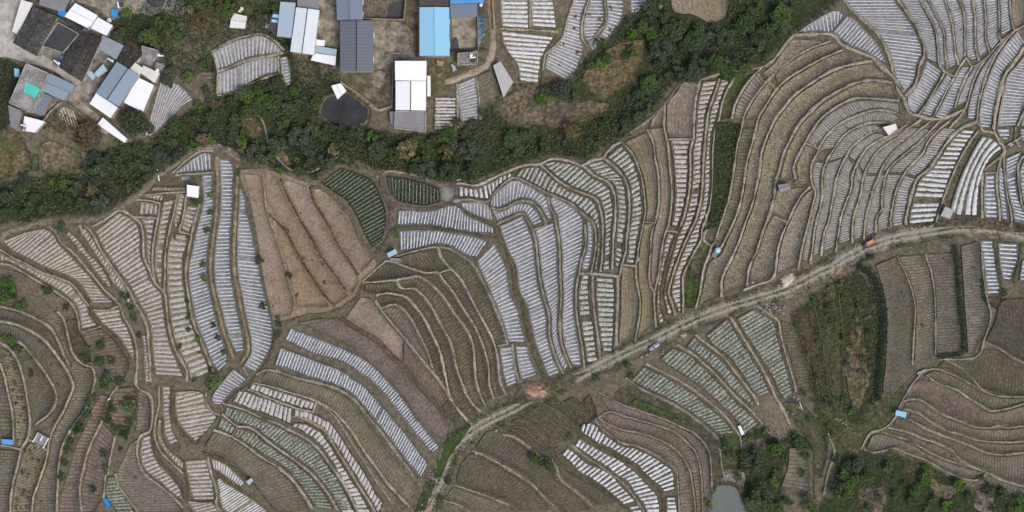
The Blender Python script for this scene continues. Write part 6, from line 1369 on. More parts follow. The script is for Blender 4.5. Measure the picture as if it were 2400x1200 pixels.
def person(px, py, rz):
    X, Y, Z = [float(k) for k in GR(px, py, .24)]
    J = {'pelvis': (0, 0, .92), 'waist': (.03, 0, 1.08), 'chest': (.1, 0, 1.3), 'neck': (.15, 0, 1.47), 'chin': (.18, 0, 1.55), 'head': (.19, 0, 1.64), 'top': (.19, 0, 1.71)}
    E = [('pelvis', 'waist'), ('waist', 'chest'), ('chest', 'neck'), ('neck', 'chin'), ('chin', 'head'), ('head', 'top')]
    rad = dict(pelvis=.15, waist=.13, chest=.15, neck=.06, chin=.075, head=.1, top=.06)
    for s, n in ((1, 'a'), (-1, 'b')):
        fw = .18 if s > 0 else -.14
        for k, p, r in (('sh', (.1, .19 * s, 1.4), .06), ('el', (.16 + .08 * s, .27 * s, 1.13), .045), ('wr', (.34 + .06 * s, .25 * s, .95), .032), ('ha', (.40 + .06 * s, .25 * s, .9), .036),
                        ('hip', (0, .1 * s, .88), .1), ('kn', (fw * .6 + .04, .11 * s, .49), .062), ('an', (fw, .11 * s, .09), .042), ('toe', (fw + .17, .12 * s, .035), .035)): J[k + n] = p; rad[k + n] = r
        E += [('chest', 'sh' + n), ('sh' + n, 'el' + n), ('el' + n, 'wr' + n), ('wr' + n, 'ha' + n), ('pelvis', 'hip' + n), ('hip' + n, 'kn' + n), ('kn' + n, 'an' + n), ('an' + n, 'toe' + n)]
        for f in range(4):
            y = (.22 + .02 * f) * s
            for q, (dx, dz) in enumerate(((.05, -.03), (.085, -.07), (.095 - .008 * f, -.105))):
                J[f'f{n}{f}{q}'] = (.40 + .06 * s + dx, y, .9 + dz); rad[f'f{n}{f}{q}'] = .0095 - .001 * q
            E += [('ha' + n, f'f{n}{f}0'), (f'f{n}{f}0', f'f{n}{f}1'), (f'f{n}{f}1', f'f{n}{f}2')]
        J['t' + n] = (.44 + .06 * s, (.25 - .05) * s, .88); rad['t' + n] = .011; E.append(('ha' + n, 't' + n))
    keys = list(J); me = bpy.data.meshes.new('person'); me.from_pydata([J[k] for k in keys], [(keys.index(a), keys.index(b)) for a, b in E], [])
    o = link('person', me, loc=(X, Y, Z)); o.rotation_euler = (0, 0, rz)
    md = o.modifiers.new('skin', 'SKIN'); md.use_smooth_shade = True
    for k, v in zip(keys, me.skin_vertices[0].data): v.radius = (rad[k], rad[k])
    me.skin_vertices[0].data[0].use_root = True
    sb = o.modifiers.new('sub', 'SUBSURF'); sb.levels = 1; sb.render_levels = 1
    me.materials.append(MATS['mat_skin']); tag(o, 'person in a pink top and pale blue trousers walking on the track verge', 'person')
    t = MB()
    def ring(P, rx, ry, n=10): return [(P[0] + rx * math.cos(6.283 * i / n), P[1] + ry * math.sin(6.283 * i / n), P[2]) for i in range(n)]
    def loft(secs):
        n = 10; V = [p for s in secs for p in s]; t.add(V, [(k * n + i, k * n + (i + 1) % n, (k + 1) * n + (i + 1) % n, (k + 1) * n + i) for k in range(len(secs) - 1) for i in range(n)])
    loft([ring((0, 0, .86), .18, .2), ring((.03, 0, 1.08), .165, .185), ring((.1, 0, 1.3), .18, .225), ring((.12, 0, 1.42), .13, .2), ring((.15, 0, 1.49), .075, .08)])
    for s in (1, -1): t.tube((.1, .18 * s, 1.41), (.16 + .08 * s, .27 * s, 1.13), .078, .065, 10); t.tube((.16 + .08 * s, .27 * s, 1.13), (.30 + .06 * s, .255 * s, .98), .064, .052, 10)
    t.build('jacket', MATS['mat_pink'], o, smooth=True); t = MB()
    for s in (1, -1):
        fw = .18 if s > 0 else -.14; t.tube((0, .1 * s, .92), (fw * .6 + .04, .11 * s, .49), .125, .085, 10); t.tube((fw * .6 + .04, .11 * s, .49), (fw, .11 * s, .11), .083, .065, 10)
    t.build('trousers', MATS['mat_skyblue'], o, smooth=True)
    hcol = MB(); hcol.blob((.17, 0, 1.68), (.125, .115, .1), 10, 6, .04, seed=3); hcol.build('hair', MATS['mat_black'], o, smooth=True)
    f = MB(); f.blob((.295, 0, 1.625), (.025, .018, .025), 6, 4, 0); f.build('nose', MATS['mat_skin'], o, smooth=True)
    for s in (1, -1): f = MB(); f.blob((.275, .035 * s, 1.65), (.012, .014, .01), 6, 4, 0); f.build('eye', MATS['mat_black'], o); f = MB(); f.blob((.19, .1 * s, 1.63), (.025, .014, .035), 6, 4, 0); f.build('ear', MATS['mat_skin'], o)
    f = MB(); f.blob((.283, 0, 1.585), (.008, .026, .008), 6, 4, 0); f.build('mouth', MATS['mat_pink'], o)
person(1355, 883, math.radians(60))
# posts, poles, planks
def pole(px0, py0, px1, py1, label, h=.5, r=.1, mat='mat_white', cat='pole'):
    a = np.array([float(k) for k in GR(px0, py0, h)]); b = np.array([float(k) for k in GR(px1, py1, h)]); m = MB(); m.tube((0, 0, 0), b - a, r, r, 8); o = m.build('pole', MATS[mat]); o.location = a; tag(o, label, cat)
pole(363, 370, 369, 400, 'white pole lying over the gully bank above the western terraces', 1.5, .11)
pole(371, 411, 373, 424, 'short white concrete post lying beside the brown path', .5, .18)
pole(1002, 1110, 1017, 1113, 'upper of two planks across the grass verge of the track', .5, .09, 'mat_wood', 'plank')
pole(1002, 1116, 1016, 1119, 'lower of two planks across the grass verge of the track', .5, .09, 'mat_wood', 'plank')
pole(1874, 943, 1881, 961, 'white pipe beside the debris pit', .4, .1)
pole(1068, 423, 1080, 421, 'pale pole lying at the end of the dark path by the thicket', .5, .08)
pole(86, 701, 87, 710, 'upright of a broken wooden prop on the brown weedy plot', .9, .05, 'mat_wood', 'plank')
pole(89, 708, 97, 703, 'slanted wooden prop on the brown weedy plot', .9, .05, 'mat_wood', 'plank')
pole(253, 938, 258, 933, 'white sack-like marker on the red soil plot edge', .9, .2)
pole(330, 455, 300, 462, 'thin branch pole at the terrace corner', .6, .05, 'mat_wood')
# boulders
def boulder(px, py, r, label, group, seed, mat='mat_stone', dz=.15):
    m = MB(); m.blob((0, 0, r * .25), (r, r * RS.uniform(.7, 1), r * .75), 8, 5, .16, seed=seed); simple('boulder', m, mat, label, 'boulder', px, py, dz, RS.uniform(0, 3), group)
RS = random.Random(5); k = 0; pile = []
for _ in range(400):
    x, y = RS.uniform(1785, 1838), RS.uniform(706, 738); r = RS.choice([.26, .34, .42, .52])
    if (x - 1785) * .45 + 700 < y + 4 and all(math.hypot(x - a, y - b) > (r + c) / PX * .72 for a, b, c in pile): pile.append((x, y, r))
    if len(pile) >= 34: break
for j, (x, y, r) in enumerate(pile): boulder(x, y, r, 'grey boulder in the dumped pile beside the track', 'boulders of the dumped pile', j)
tl = resample(catmull(pts(TRACK)), np.linspace(.02, .98, 260)); td = np.gradient(tl, axis=0); td /= np.linalg.norm(td, axis=1)[:, None]
for j in range(48):
    q = RS.randrange(260); s = RS.choice([-1, -1, 1]); o_ = RS.uniform(14, 24) * s; x, y = tl[q] + np.array([-td[q][1], td[q][0]]) * o_
    boulder(x, y, RS.choice([.14, .18, .22, .3]), 'pale stone scattered along the track edge', 'stones along the track edge', 100 + j, dz=.25)
for line, n, nm in (("1107,1056 1135,1068 1175,1090 1200,1108", 26, 'pale rock in the ridge line south of the track bend'), ("1200,1022 1232,1042 1257,1066 1300,1088 1311,1120", 26, 'pale rock along the bank of the olive terraces'), ("1182,1018 1200,1024", 8, 'pale rock at the track side of the olive terraces'),
                   ("1500,838 1530,828 1555,826", 14, 'stone in the rubble strip below the lilac truck'), ("1840,935 1850,928 1868,935 1872,960 1850,970 1842,955", 22, 'grey rubble stone round the debris pit'), ("1955,980 1985,990 1985,1010", 12, 'grey rubble stone on the eroded bank')):
    P = catmull(pts(line))
    for j in range(n):
        q = resample(P, [RS.random()])[0]; boulder(q[0] + RS.gauss(0, 2.2), q[1] + RS.gauss(0, 2.2), RS.choice([.14, .2, .28, .38]), nm, nm.replace('pale rock', 'pale rocks').replace('stone', 'stones'), 300 + j)
boulder(1162, 1010, .62, 'single big cream boulder below the track bend', None, 901); boulder(1443, 828, 1.05, 'big cream boulder at the foot of the seedling beds by the track', None, 902)
boulder(1764, 662, .45, 'lone pale boulder on the dry terrace edge above the track', None, 903); boulder(1495, 609, .75, 'pinkish boulder at the bund corner below the seedling beds', None, 904)
boulder(1548, 15, .7, 'pale boulder among trees near the top frame edge', None, 905); boulder(885, 413, .45, 'pale stone at the corner of the two leafy plots', None, 906)
boulder(1441, 808, .2, 'small yellow marker stone at the end of the last seedling bed', None, 907); boulder(170, 1020, .6, 'pale rock on the red soil plot edge beside green bushes', None, 908)
patch('debris_pit', "1843,942 1852,932 1866,938 1870,955 1858,968 1845,960", 'mat_darkfloor', dz=.12, seed=70)
# ------------------------------------------------------------------ trees
def crown_mesh(r, ncl, nl, lsize, mat, seed, flat=.8):
    R = np.random.default_rng(seed); C = []; T = []
    for k in range(ncl):
        a = R.uniform(0, 6.283); rad = r * .86 * math.sqrt(R.uniform(0, 1)); up = math.sqrt(max(0, 1 - (rad / r) ** 2))
        c = np.array([rad * math.cos(a), rad * math.sin(a), r * flat * (.25 + up * R.uniform(.45, 1.0))]); cr = r * R.uniform(.2, .36); tone = np.clip(R.normal(.42, .13), .05, .95)
        d = R.normal(0, 1, (nl, 3)); d /= np.linalg.norm(d, axis=1)[:, None]; q = c + d * cr * R.uniform(.55, 1.1, (nl, 1)) * (1, 1, .7)
        C.append(q); T.append(np.clip(tone + R.normal(0, .08, nl), 0, 1))
    V, F, t = leaf_quads(np.vstack(C), lsize, .55, np.hstack(T), seed + 1)
    return mesh('crown', V, F, MATS[mat], col=t)
def trunk_mesh(r, seed):
    R = random.Random(seed); m = MB(); h = r * 1.15; m.tube((0, 0, -.4), (0, 0, h), r * .085, r * .055, 7)
    for i in range(5):
        a = 6.283 * i / 5 + R.uniform(-.4, .4); z = h * R.uniform(.55, .95); m.tube((0, 0, z), (math.cos(a) * r * .6, math.sin(a) * r * .6, z + r * .5), r * .04, r * .015, 5, False)
    return mesh('trunk', m.v, m.f, MATS['mat_bark'])
SZ = [(1.0, 9, 22, .42), (1.8, 15, 30, .55), (3.2, 32, 34, .72)]
TONES = dict(dark='leaf_dark', blue='leaf_blue', mid='leaf_mid', bright='leaf_bright', yellow='leaf_yellow', brown='leaf_brown')
TW = dict(dark='dark green', blue='bluish dark green', mid='mid green', bright='bright green', yellow='yellow-tufted', brown='yellow-brown')
CRN = {}
def tree(px, py, rp, tone, group, where='tree'):
    r = rp * PX; s = 0 if r < 1.35 else 1 if r < 2.4 else 2; v = random.randrange(3); key = (tone, s, v)
    if key not in CRN: R0 = SZ[s]; CRN[key] = (crown_mesh(*R0, TONES[tone], 50 * v + 7 * s + len(tone)), trunk_mesh(R0[0], v + s))
    X, Y, Z = GR(px, py, .15); zc = r * 1.5; k = PX * (CAM_H - float(Z) - zc) / CAM_H
    name = 'shrub' if s == 0 else 'tree'
    root = bpy.data.objects.new(name, None); COL.objects.link(root); root.location = ((px - 1200) * k, (600 - py) * k, float(Z)); root.rotation_euler = (0, 0, random.uniform(0, 6.28))
    f = r / SZ[s][0]; root.scale = (f, f, f * random.uniform(.85, 1.2))
    say(root, ('small ' if s == 0 else '' if s == 1 else 'large ') + TW[tone] + (' bush' if s == 0 else ' tree'), px, py, 'tree' if s else 'shrub', group)
    c = link('crown', CRN[key][0], root, (0, 0, SZ[s][0] * .45)); link('trunk', CRN[key][1], root)
G1, G2, G3, G4 = 'trees of the wooded gully', 'small trees among the bed rows', 'bushes along the western terraces', 'trees of the southern orchards'
for x, y, r in ((495, 458, 9), (492, 497, 8), (485, 540, 8), (475, 620, 8), (478, 652, 9), (455, 472, 9), (470, 470, 8), (462, 795, 8), (440, 742, 7), (440, 772, 6), (438, 705, 6), (420, 812, 7), (468, 827, 5), (456, 890, 8), (410, 555, 5), (440, 557, 5), (928, 547, 10)): tree(x, y, r, 'bright' if r > 7.5 and y > 440 and RS.random() < .6 else 'mid', G2)
for x, y, r in ((608, 612, 11), (617, 718, 9), (498, 762, 7), (511, 792, 8), (522, 825, 7), (650, 785, 9), (676, 647, 8), (491, 865, 6), (655, 760, 8), (650, 745, 6)): tree(x, y, r, 'dark', G2)
tree(503, 893, 17, 'bright', G2); tree(493, 905, 10, 'mid', G2)
for x, y, r, t in ((15, 670, 20, 'bright'), (10, 695, 18, 'mid'), (50, 714, 14, 'mid'), (28, 688, 14, 'dark'), (108, 680, 13, 'dark'), (152, 720, 8, 'dark'), (22, 800, 12, 'bright'), (3, 790, 9, 'bright'), (48, 826, 9, 'bright'), (30, 812, 9, 'dark'), (72, 877, 9, 'mid'), (236, 808, 13, 'mid'), (208, 818, 9, 'bright'),
                (232, 850, 13, 'dark'), (260, 846, 10, 'dark'), (250, 888, 15, 'mid'), (195, 835, 8, 'mid'), (280, 895, 12, 'dark'), (240, 900, 12, 'mid'), (215, 930, 11, 'mid'), (205, 945, 10, 'dark'), (200, 975, 13, 'mid'), (186, 992, 10, 'dark'), (182, 1008, 13, 'mid'), (163, 1035, 11, 'mid'),
                (157, 1056, 10, 'mid'), (150, 1085, 10, 'mid'), (143, 1120, 10, 'dark'), (299, 952, 18, 'bright'), (305, 945, 13, 'dark'), (260, 960, 13, 'mid'), (250, 982, 10, 'dark'), (268, 1003, 10, 'mid'), (290, 1018, 14, 'mid'), (302, 990, 9, 'mid'), (243, 1063, 9, 'mid'), (247, 1098, 8, 'bright'), (217, 1148, 9, 'dark'), (282, 1055, 6, 'dark'),
                (140, 531, 12, 'dark'), (295, 695, 9, 'dark'), (305, 720, 9, 'dark'), (313, 745, 8, 'mid'), (325, 785, 7, 'dark'), (285, 690, 7, 'mid')): tree(x, y, r, t, G3)
for x, y, r, t in ((2082, 1095, 12, 'bright'), (2092, 1065, 9, 'bright'), (2035, 1115, 14, 'mid'), (2172, 1100, 12, 'bright'), (2170, 1125, 16, 'bright'), (2147, 1152, 14, 'mid'), (2252, 1137, 14, 'bright'), (2190, 1170, 10, 'bright'), (2222, 1186, 12, 'bright'), (2275, 1167, 12, 'mid'), (2355, 1162, 14, 'mid'), (2325, 1152, 14, 'dark'),
                (2395, 1167, 12, 'bright'), (2138, 1175, 12, 'mid'), (2102, 1160, 10, 'mid'), (2004, 1125, 12, 'mid'), (2016, 1092, 18, 'dark'), (2062, 1165, 9, 'mid'), (2172, 1194, 9, 'bright'), (2300, 1120, 8, 'mid'), (2120, 1135, 8, 'dark'), (2230, 1195, 8, 'mid'), (2040, 1190, 12, 'dark'), (1990, 1090, 12, 'dark'), (2330, 1190, 10, 'dark'),
                (2370, 1195, 9, 'mid'), (2390, 1195, 10, 'bright'), (1820, 1050, 18, 'mid'), (1765, 1090, 24, 'dark'), (1748, 1070, 14, 'mid'), (1745, 1095, 15, 'dark'), (1785, 1160, 24, 'dark'), (1820, 1110, 10, 'bright'), (1870, 1040, 18, 'dark'), (1888, 1070, 12, 'mid'), (1980, 1150, 24, 'mid'), (1985, 1120, 18, 'bright'), (1900, 1190, 16, 'mid'),
                (1765, 1178, 18, 'mid'), (1800, 1185, 16, 'dark'), (1750, 1028, 9, 'mid'), (1700, 1045, 14, 'dark'), (1715, 1065, 12, 'mid'), (1662, 1180, 10, 'bright'), (1818, 1130, 12, 'bright'), (1775, 1060, 14, 'dark'), (1835, 1070, 10, 'dark'), (1890, 1165, 12, 'dark'), (1940, 1030, 8, 'bright'), (1865, 1025, 10, 'mid'), (1795, 1010, 8, 'bright'), (1880, 1110, 10, 'mid'),
                (1730, 1120, 10, 'dark'), (1960, 1080, 10, 'dark'), (1850, 1175, 12, 'dark'), (1830, 1190, 12, 'mid')): tree(x, y, r, t, G4)
for x, y, r, t in ((1050, 1128, 10, 'dark'), (1028, 1168, 9, 'mid'), (1255, 1075, 14, 'mid'), (1268, 1082, 12, 'dark'), (1285, 1092, 15, 'dark'), (1335, 1022, 7, 'bright'), (1478, 878, 8, 'dark'), (1470, 855, 9, 'dark'), (1400, 885, 10, 'dark'), (2355, 685, 9, 'dark')): tree(x, y, r, t, G4)
for j in range(46):
    x, y = RS.uniform(1860, 2050), RS.uniform(640, 990)
    if x > 1850 + (y - 640) * .1 and y > 735 - (x - 1850) * .85: tree(x, y, RS.choice([5, 6, 7, 8]), RS.choice(['mid', 'dark', 'bright', 'dark']), G4)
# gully wood: hand-placed, then filled
GU = [(275, 86, 17, 'dark'), (285, 75, 14, 'dark'), (297, 32, 12, 'bright'), (345, 85, 22, 'mid'), (365, 100, 18, 'dark'), (375, 50, 13, 'mid'), (310, 285, 30, 'dark'), (345, 300, 16, 'dark'), (205, 305, 26, 'brown'), (195, 330, 18, 'brown'), (222, 320, 18, 'brown'), (277, 336, 8, 'bright'), (395, 165, 15, 'blue'),
      (390, 190, 18, 'blue'), (700, 318, 24, 'blue'), (715, 335, 22, 'dark'), (258, 375, 22, 'dark'), (285, 395, 18, 'dark'), (950, 350, 22, 'yellow'), (965, 335, 14, 'yellow'), (935, 360, 12, 'yellow'), (875, 320, 16, 'mid'), (885, 350, 22, 'dark'), (915, 360, 18, 'mid'), (145, 410, 10, 'mid'), (150, 430, 14, 'bright'), (120, 425, 10, 'bright'),
      (845, 310, 14, 'dark'), (800, 320, 22, 'dark'), (735, 300, 18, 'dark'), (660, 290, 16, 'mid'), (600, 335, 10, 'bright'), (565, 330, 12, 'bright'), (575, 345, 10, 'bright'), (570, 312, 12, 'mid'), (495, 325, 12, 'bright'), (560, 405, 8, 'bright'), (655, 400, 10, 'bright'), (640, 365, 8, 'bright'), (695, 373, 7, 'bright'),
      (1480, 78, 12, 'bright'), (1530, 85, 16, 'bright'), (1485, 120, 14, 'mid'), (1468, 130, 12, 'dark'), (1420, 135, 14, 'mid'), (1410, 150, 14, 'bright'), (1385, 155, 12, 'dark'), (1735, 70, 14, 'bright'), (1798, 130, 8, 'bright'), (1690, 70, 12, 'mid'), (1560, 40, 16, 'dark'), (1530, 30, 14, 'dark'),
      (1105, 290, 14, 'dark'), (1130, 265, 10, 'dark'), (1068, 285, 12, 'mid'), (490, 222, 14, 'dark'), (480, 210, 12, 'dark'), (690, 210, 14, 'mid'), (775, 180, 10, 'mid'), (782, 350, 14, 'yellow'), (440, 178, 12, 'bright'), (432, 142, 6, 'yellow'), (440, 28, 16, 'yellow'), (462, 45, 18, 'brown'), (480, 60, 14, 'brown'), (420, 85, 18, 'mid'), (410, 60, 18, 'mid'), (1270, 235, 14, 'bright'), (1290, 225, 12, 'bright'), (1350, 225, 12, 'dark')]
for g in GU: tree(*g, G1)
taken = [(g[0], g[1], g[2]) for g in GU]; wp = WOODS[0]
CLEAR = [pts(s) for s in ("-10,305 40,300 90,330 170,345 195,365 195,410 60,420 -10,430", "100,240 150,235 235,330 190,355", "1330,235 1400,120 1520,75 1520,160 1430,250 1300,310 1200,310 1150,235 1250,200", "555,-10 620,-10 610,70 530,75", "1560,-10 1715,-10 1700,60 1560,40", "745,215 870,215 870,300 750,300",
                          "495,124 520,106 550,90 582,82 614,78 640,92 662,112 680,150 686,205 672,208 652,175 606,190 575,206 545,222 508,224 508,170", "362,170 400,185 440,200 465,230 440,255 400,285 335,345 330,310 350,240", "560,260 640,270 650,380 560,330", "690,140 770,140 770,195 690,190", "560,370 690,395 690,440 560,420", "1030,430 1070,430 1070,470 1030,470", "640,340 690,350 690,395 650,390", "1730,180 1780,150 1850,80 1960,0 1900,-10 1830,70 1760,145")]
n = 0
while n < 205:
    x, y = RS.uniform(0, 1950), RS.uniform(-5, 510)
    if not inside(np.array([x]), np.array([y]), wp)[0] or any(inside(np.array([x]), np.array([y]), c)[0] for c in CLEAR): continue
    dense = x > 1480 and y < 190
    if 1120 < x < 1460 and RS.random() < .8: continue
    r = RS.choice([11, 13, 15, 18, 21, 24] if dense else [7, 9, 11, 13, 15, 18, 21])
    if any(math.hypot(x - a, y - b) < (r + c) * (.5 if dense else .56) for a, b, c in taken): n += .04; continue
    taken.append((x, y, r)); n += 1
    tree(x, y, r, RS.choice(['dark', 'dark', 'dark', 'blue', 'mid', 'dark'] if dense or RS.random() < .75 else ['mid', 'mid', 'dark', 'brown']), G1)
# ------------------------------------------------------------------ undergrowth, hedges, tufts
def under(name, polys, dens, size, mat, hgt, seed, thr=-.2, sc=14, clear=()):
    R = np.random.default_rng(seed); Cs = []
    for p in polys:
        lo, hi = p.min(0), p.max(0); q = int((hi - lo).prod() * PX * PX * dens); x, y = R.uniform(lo[0], hi[0], q), R.uniform(lo[1], hi[1], q); k = inside(x, y, p)
        for c in clear: k &= ~inside(x, y, c)
        Cs.append(np.c_[x, y][k])
    P = np.vstack(Cs); X, Y, Z = GR(P[:, 0], P[:, 1]); k = fbm(X, Y, sc, seed) + R.normal(0, .25, len(X)) > thr; X, Y, Z = X[k], Y[k], Z[k]
    Z = Z + R.uniform(.1, 1, len(X)) * hgt * (1 + .6 * fbm(X, Y, 7, seed + 1)).clip(.2, 2)
    tone = np.clip(.42 + .28 * fbm(X, Y, 5, seed + 2) + R.normal(0, .14, len(X)), 0, 1)
    V, F, t = leaf_quads(np.c_[X, Y, Z], size, .5, tone, seed + 3)
    o = link(name, mesh(name, V, F, MATS[mat], col=t)); o['kind'] = 'stuff'; return o
under('undergrowth', [WOODS[0]], 6.0, .75, 'leaf_under', .9, 21, -.2, 15, CLEAR)
under('undergrowth', [WOODS[0]], 2.0, .6, 'leaf_mid', 1.0, 31, .35, 10, CLEAR)
under('dry_scrub', [WOODS[0]], 1.6, .5, 'leaf_scrub', .6, 41, .5, 12, CLEAR[7:9])
under('undergrowth', WOODS[1:3], 7.0, .5, 'leaf_under', 1.0, 51, -.4, 12)
under('undergrowth', WOODS[3:5], 3.5, .5, 'leaf_under', .9, 61, .05, 10)
under('undergrowth', [WOODS[5]], 2.4, .45, 'leaf_under', .6, 71, .3, 9)
under('dry_scrub', [WOODS[5]], 4.5, .45, 'leaf_scrub', .6, 77, .0, 7)
under('undergrowth', [pts('380,-5 640,-5 650,80 560,78 490,110 470,170 440,200 380,160'), pts('500,226 575,212 655,182 690,205 640,240 560,250')], 4.5, .62, 'leaf_dark', 1.0, 163, -.25, 10)
under('undergrowth', [pts('1850,735 1960,660 2010,632 2055,690 2062,740 1990,720 1900,740')], 2.0, .5, 'leaf_dark', .8, 73, .1, 9)
under('undergrowth', [WOODS[5]], 1.2, .42, 'leaf_mid', .6, 75, .3, 8)
under('grass', [pts("1958,990 2010,1000 2060,935 2095,935 2128,895 2110,945 2080,985 2050,1010 2015,1048 1970,1062 1950,1030")], 4.0, .4, 'leaf_under', .4, 141, -.2, 8)
under('undergrowth', [pts("-8,135 50,152 20,240 18,308 -8,308"), pts("105,245 150,262 222,305 240,340 190,345 120,300 70,312"), pts("262,40 300,20 325,35 400,40 400,120 330,95 290,100 262,85"), pts("690,135 792,155 802,195 770,205 740,178 700,200"), pts("600,78 648,72 690,130 690,150 660,100")], 6.0, .6, 'leaf_under', .8, 151, -.45, 9)
under('weeds', [pts("380,-5 640,-5 650,80 560,78 490,110 470,170 440,200 380,160")], 4.0, .6, 'leaf_under', .8, 161, -.35, 10)
def line_weeds(name, lines, per_m, wpx, size, mat, hgt, seed, thr):
    R = np.random.default_rng(seed); Q = []
    for ln, w in lines:
        P = catmull(pts(ln)); q = max(4, int(plen(P) * PX * per_m)); t = R.uniform(0, 1, q); s = resample(P, t); dd = resample(P, np.clip(t + .01, 0, 1)) - resample(P, np.clip(t - .01, 0, 1)); dd /= np.linalg.norm(dd, axis=1)[:, None] + 1e-9
        Q.append(s + np.c_[-dd[:, 1], dd[:, 0]] * (R.choice([-1, 1], q) * w * .42 + R.normal(0, wpx, q))[:, None])
    P = np.vstack(Q); X, Y, Z = GR(P[:, 0], P[:, 1], .25); k = fbm(X, Y, 7, seed) + R.normal(0, .35, len(X)) > thr; X, Y, Z = X[k], Y[k], Z[k]; Z = Z + R.uniform(0, 1, len(X)) * hgt
    V, F, tn = leaf_quads(np.c_[X, Y, Z], size, .5, np.clip(.45 + .25 * fbm(X, Y, 4, seed + 1) + R.normal(0, .15, len(X)), 0, 1), seed + 2); o = link(name, mesh(name, V, F, MATS[mat], col=tn)); o['kind'] = 'stuff'
BL_ = [(l.split('|')[1], float(l.split('|')[0].split()[0])) for l in BUNDS.strip().split('\n') if l.strip()]
line_weeds('bund_weeds', BL_, 7, 1.6, .3, 'leaf_scrub', .4, 171, .15)
line_weeds('bund_weeds', BL_, 6, 1.8, .3, 'leaf_under', .4, 181, .3)
line_weeds('pond_weeds', [("758,226 790,215 818,212 842,230 866,254 864,284 842,298 800,306 766,292 746,264 758,226", 4), ("1664,1200 1668,1160 1678,1138 1692,1133 1722,1136 1736,1150 1748,1182 1752,1205", 4)], 22, 2.5, .34, 'leaf_under', .5, 201, -.1)
DK = ["625,498 637,508 670,543 685,570 700,600 732,650 757,688 785,720", "657,420 665,440 682,475 707,520 732,562 752,600 782,640 812,682", "727,438 735,470 762,515 782,550 797,582 815,606 840,645"]
line_weeds('bund_weeds', [(l, 0) for l in DK], 30, 1.3, .34, 'leaf_brown', .4, 191, -.1)
def verge():
    R = np.random.default_rng(9); P = catmull(pts(TRACK)); q = 26000; t = R.uniform(0, 1, q); c = resample(P, t); dd = resample(P, np.clip(t + .004, 0, 1)) - resample(P, np.clip(t - .004, 0, 1)); dd /= np.linalg.norm(dd, axis=1)[:, None] + 1e-9
    o_ = R.choice([-1, 1], q) * np.abs(R.normal(17, 5.5, q)); o_[:3500] = R.normal(0, 1.6, 3500); s = c + np.c_[-dd[:, 1], dd[:, 0]] * o_[:, None]; X, Y, Z = GR(s[:, 0], s[:, 1], .22); k = fbm(X, Y, 9, 14) + R.normal(0, .3, q) > .1; X, Y, Z = X[k], Y[k], Z[k]; Z = Z + R.uniform(0, .3, len(X))
    V, F, tn = leaf_quads(np.c_[X, Y, Z], .34, .5, np.clip(.45 + .25 * fbm(X, Y, 5, 3) + R.normal(0, .15, len(X)), 0, 1), 15); o = link('verge_weeds', mesh('verge_weeds', V, F, MATS['leaf_under'], col=tn)); o['kind'] = 'stuff'
verge()
under('dry_scrub', WOODS[3:6], 1.6, .45, 'leaf_scrub', .6, 81, .1, 9)
under('dry_scrub', CLEAR[:3], 2.2, .42, 'leaf_scrub', .5, 91, .0, 7)
under('dry_scrub', [pts('1130,235 1230,205 1330,215 1430,230 1470,260 1440,325 1300,340 1150,320')], 4.0, .5, 'leaf_scrub', .7, 93, .05, 9)
under('weeds', [pts("800,168 925,165 922,250 890,256 860,236 800,190"), pts("876,60 980,60 980,140 930,140 920,100 905,60"), pts("1000,140 1150,125 1140,165 1050,195 1005,230"), pts("690,140 790,150 800,200 740,180 690,200"), pts("850,-8 945,-8 900,40 852,40"), pts("600,80 660,70 690,135 660,200 720,190 690,130")], 2.2, .4, 'leaf_under', .5, 101, .1, 8)
under('grass', [pts("1450,905 1500,910 1600,965 1680,1030 1695,1130 1668,1140 1662,1060 1600,998 1500,960 1430,935"), pts("1480,935 1590,970 1590,985 1490,950")], 3.0, .35, 'leaf_mid', .3, 111, .2, 8)
under('grass', [pts("1085,1000 1105,990 1075,1045 1030,1120 1000,1190 975,1205 1015,1120 1050,1030")], 3.0, .3, 'leaf_under', .3, 121, .0, 6)
under('grass', [pts("2292,318 2265,382 2240,435 2222,482 2208,485 2225,440 2247,388 2274,340 2292,312")], 6.0, .35, 'leaf_dark', .4, 131, -.6, 6)
HEDGES = [("2008,622 2030,632 2048,655 2063,690 2070,740 2069,800 2063,850 2058,900 2060,940", 17, 'long dark hedge curving along the west side of the olive terraces', 'leaf_hedge'),
          ("2236,572 2243,620 2247,680 2251,730 2258,780 2260,825", 13, 'straight dark hedge between two faded olive strips', 'leaf_hedge'), ("2194,836 2225,833 2258,828", 9, 'short dark hedge closing the south end of the olive strip', 'leaf_hedge'),
          ("2300,655 2303,690 2312,715", 8, 'short dark hedge beside the bright white rows at the eastern edge', 'leaf_hedge'), ("2015,612 2030,606 2050,600", 8, 'thin hedge just under the track at its eastern climb', 'leaf_hedge')]
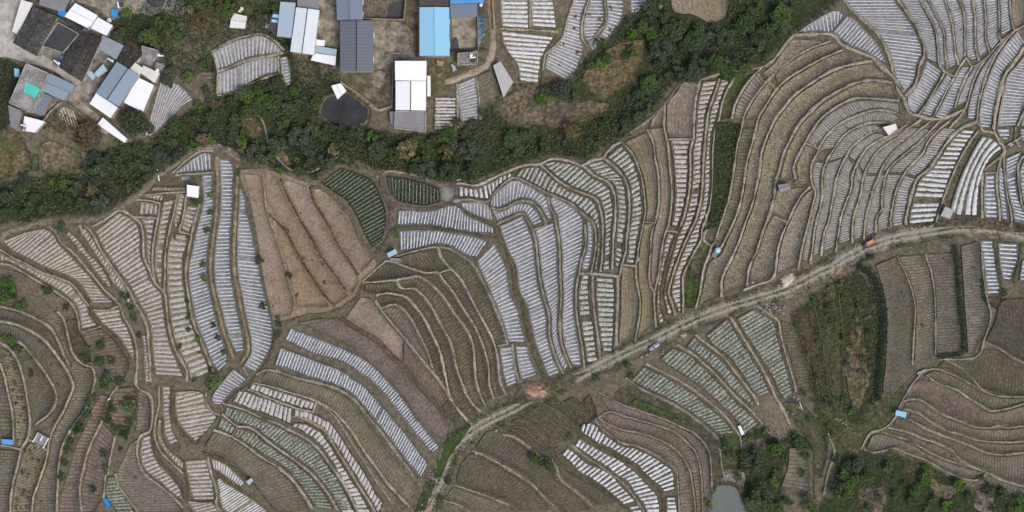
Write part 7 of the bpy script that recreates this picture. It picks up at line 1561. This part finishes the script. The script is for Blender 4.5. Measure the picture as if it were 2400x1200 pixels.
for j, (line, w, label, m) in enumerate(HEDGES):
    R = np.random.default_rng(400 + j); P = catmull(pts(line)); q = int(plen(P) * w * PX * PX * 30); t = R.uniform(0, 1, q); c = resample(P, t); d = resample(P, np.clip(t + .01, 0, 1)) - resample(P, np.clip(t - .01, 0, 1)); d /= np.linalg.norm(d, axis=1)[:, None] + 1e-9
    o_ = R.normal(0, .32, q).clip(-.75, .75); s = c + np.c_[-d[:, 1], d[:, 0]] * (o_ * w)[:, None]; X, Y, Z = GR(s[:, 0], s[:, 1]); Z = Z + R.uniform(.2, 2.0, q) * (1 - (o_ / .8) ** 2)
    tone = np.clip(.4 + .25 * fbm(X, Y, 3, j) + R.normal(0, .15, q), 0, 1); V, F, tn = leaf_quads(np.c_[X, Y, Z], .42, .5, tone, j); tag(link('hedge', mesh('hedge', V, F, MATS[m], col=tn)), label, 'hedge')
# dry dark bushes planted on the dotted plots
BUSH = crown_mesh(.45, 5, 12, .26, 'leaf_brown', 777, .8)
for p in PLOTS:
    if p['style'] == 'drydots':
        for _ in range(26):
            q = p['S'](np.array([RS.uniform(.04, .96)]), np.array([RS.choice([.22, .5, .78])]))[0]; X, Y, Z = GR(q[0], q[1], p['off']); o = link('dry_bush', BUSH, loc=(float(X), float(Y), float(Z))); o.rotation_euler = (0, 0, RS.uniform(0, 6)); f = RS.uniform(.8, 1.5); o.scale = (f, f, f)
            tag(o, 'small dark dry bush planted on the western dotted plots', 'bush', 'dry bushes on the dotted plots')
for x, y in ((733, 610), (757, 620), (762, 663), (712, 605), (703, 600), (670, 535), (675, 540), (697, 693), (710, 607), (760, 513), (705, 500), (640, 718), (1345, 65), (1349, 40), (1347, 66), (1327, 75), (1322, 104), (1312, 153), (1355, 122), (1381, 35), (1406, 46), (1377, 86), (1429, 70), (1431, 18), (1515, 6), (1490, 22), (2212, 607), (2280, 627), (2276, 676), (2278, 763), (2233, 770), (2113, 687), (2163, 763),
             (100, 775), (97, 803), (150, 798), (122, 855), (75, 842), (108, 960), (100, 910), (138, 903), (1215, 1045), (1200, 1015), (2125, 1023), (2172, 1040), (2215, 1065), (2230, 1070), (2262, 1055), (320, 1120), (365, 1175), (97, 1175)):
    X, Y, Z = GR(x, y, .35); o = link('dry_bush', BUSH, loc=(float(X), float(Y), float(Z))); f = RS.uniform(.8, 1.6); o.scale = (f, f, f); o.rotation_euler = (0, 0, RS.uniform(0, 6)); say(o, 'small dark heap of dry brush', x, y, 'brush heap', 'brush heaps on the fields')
settle_labels()
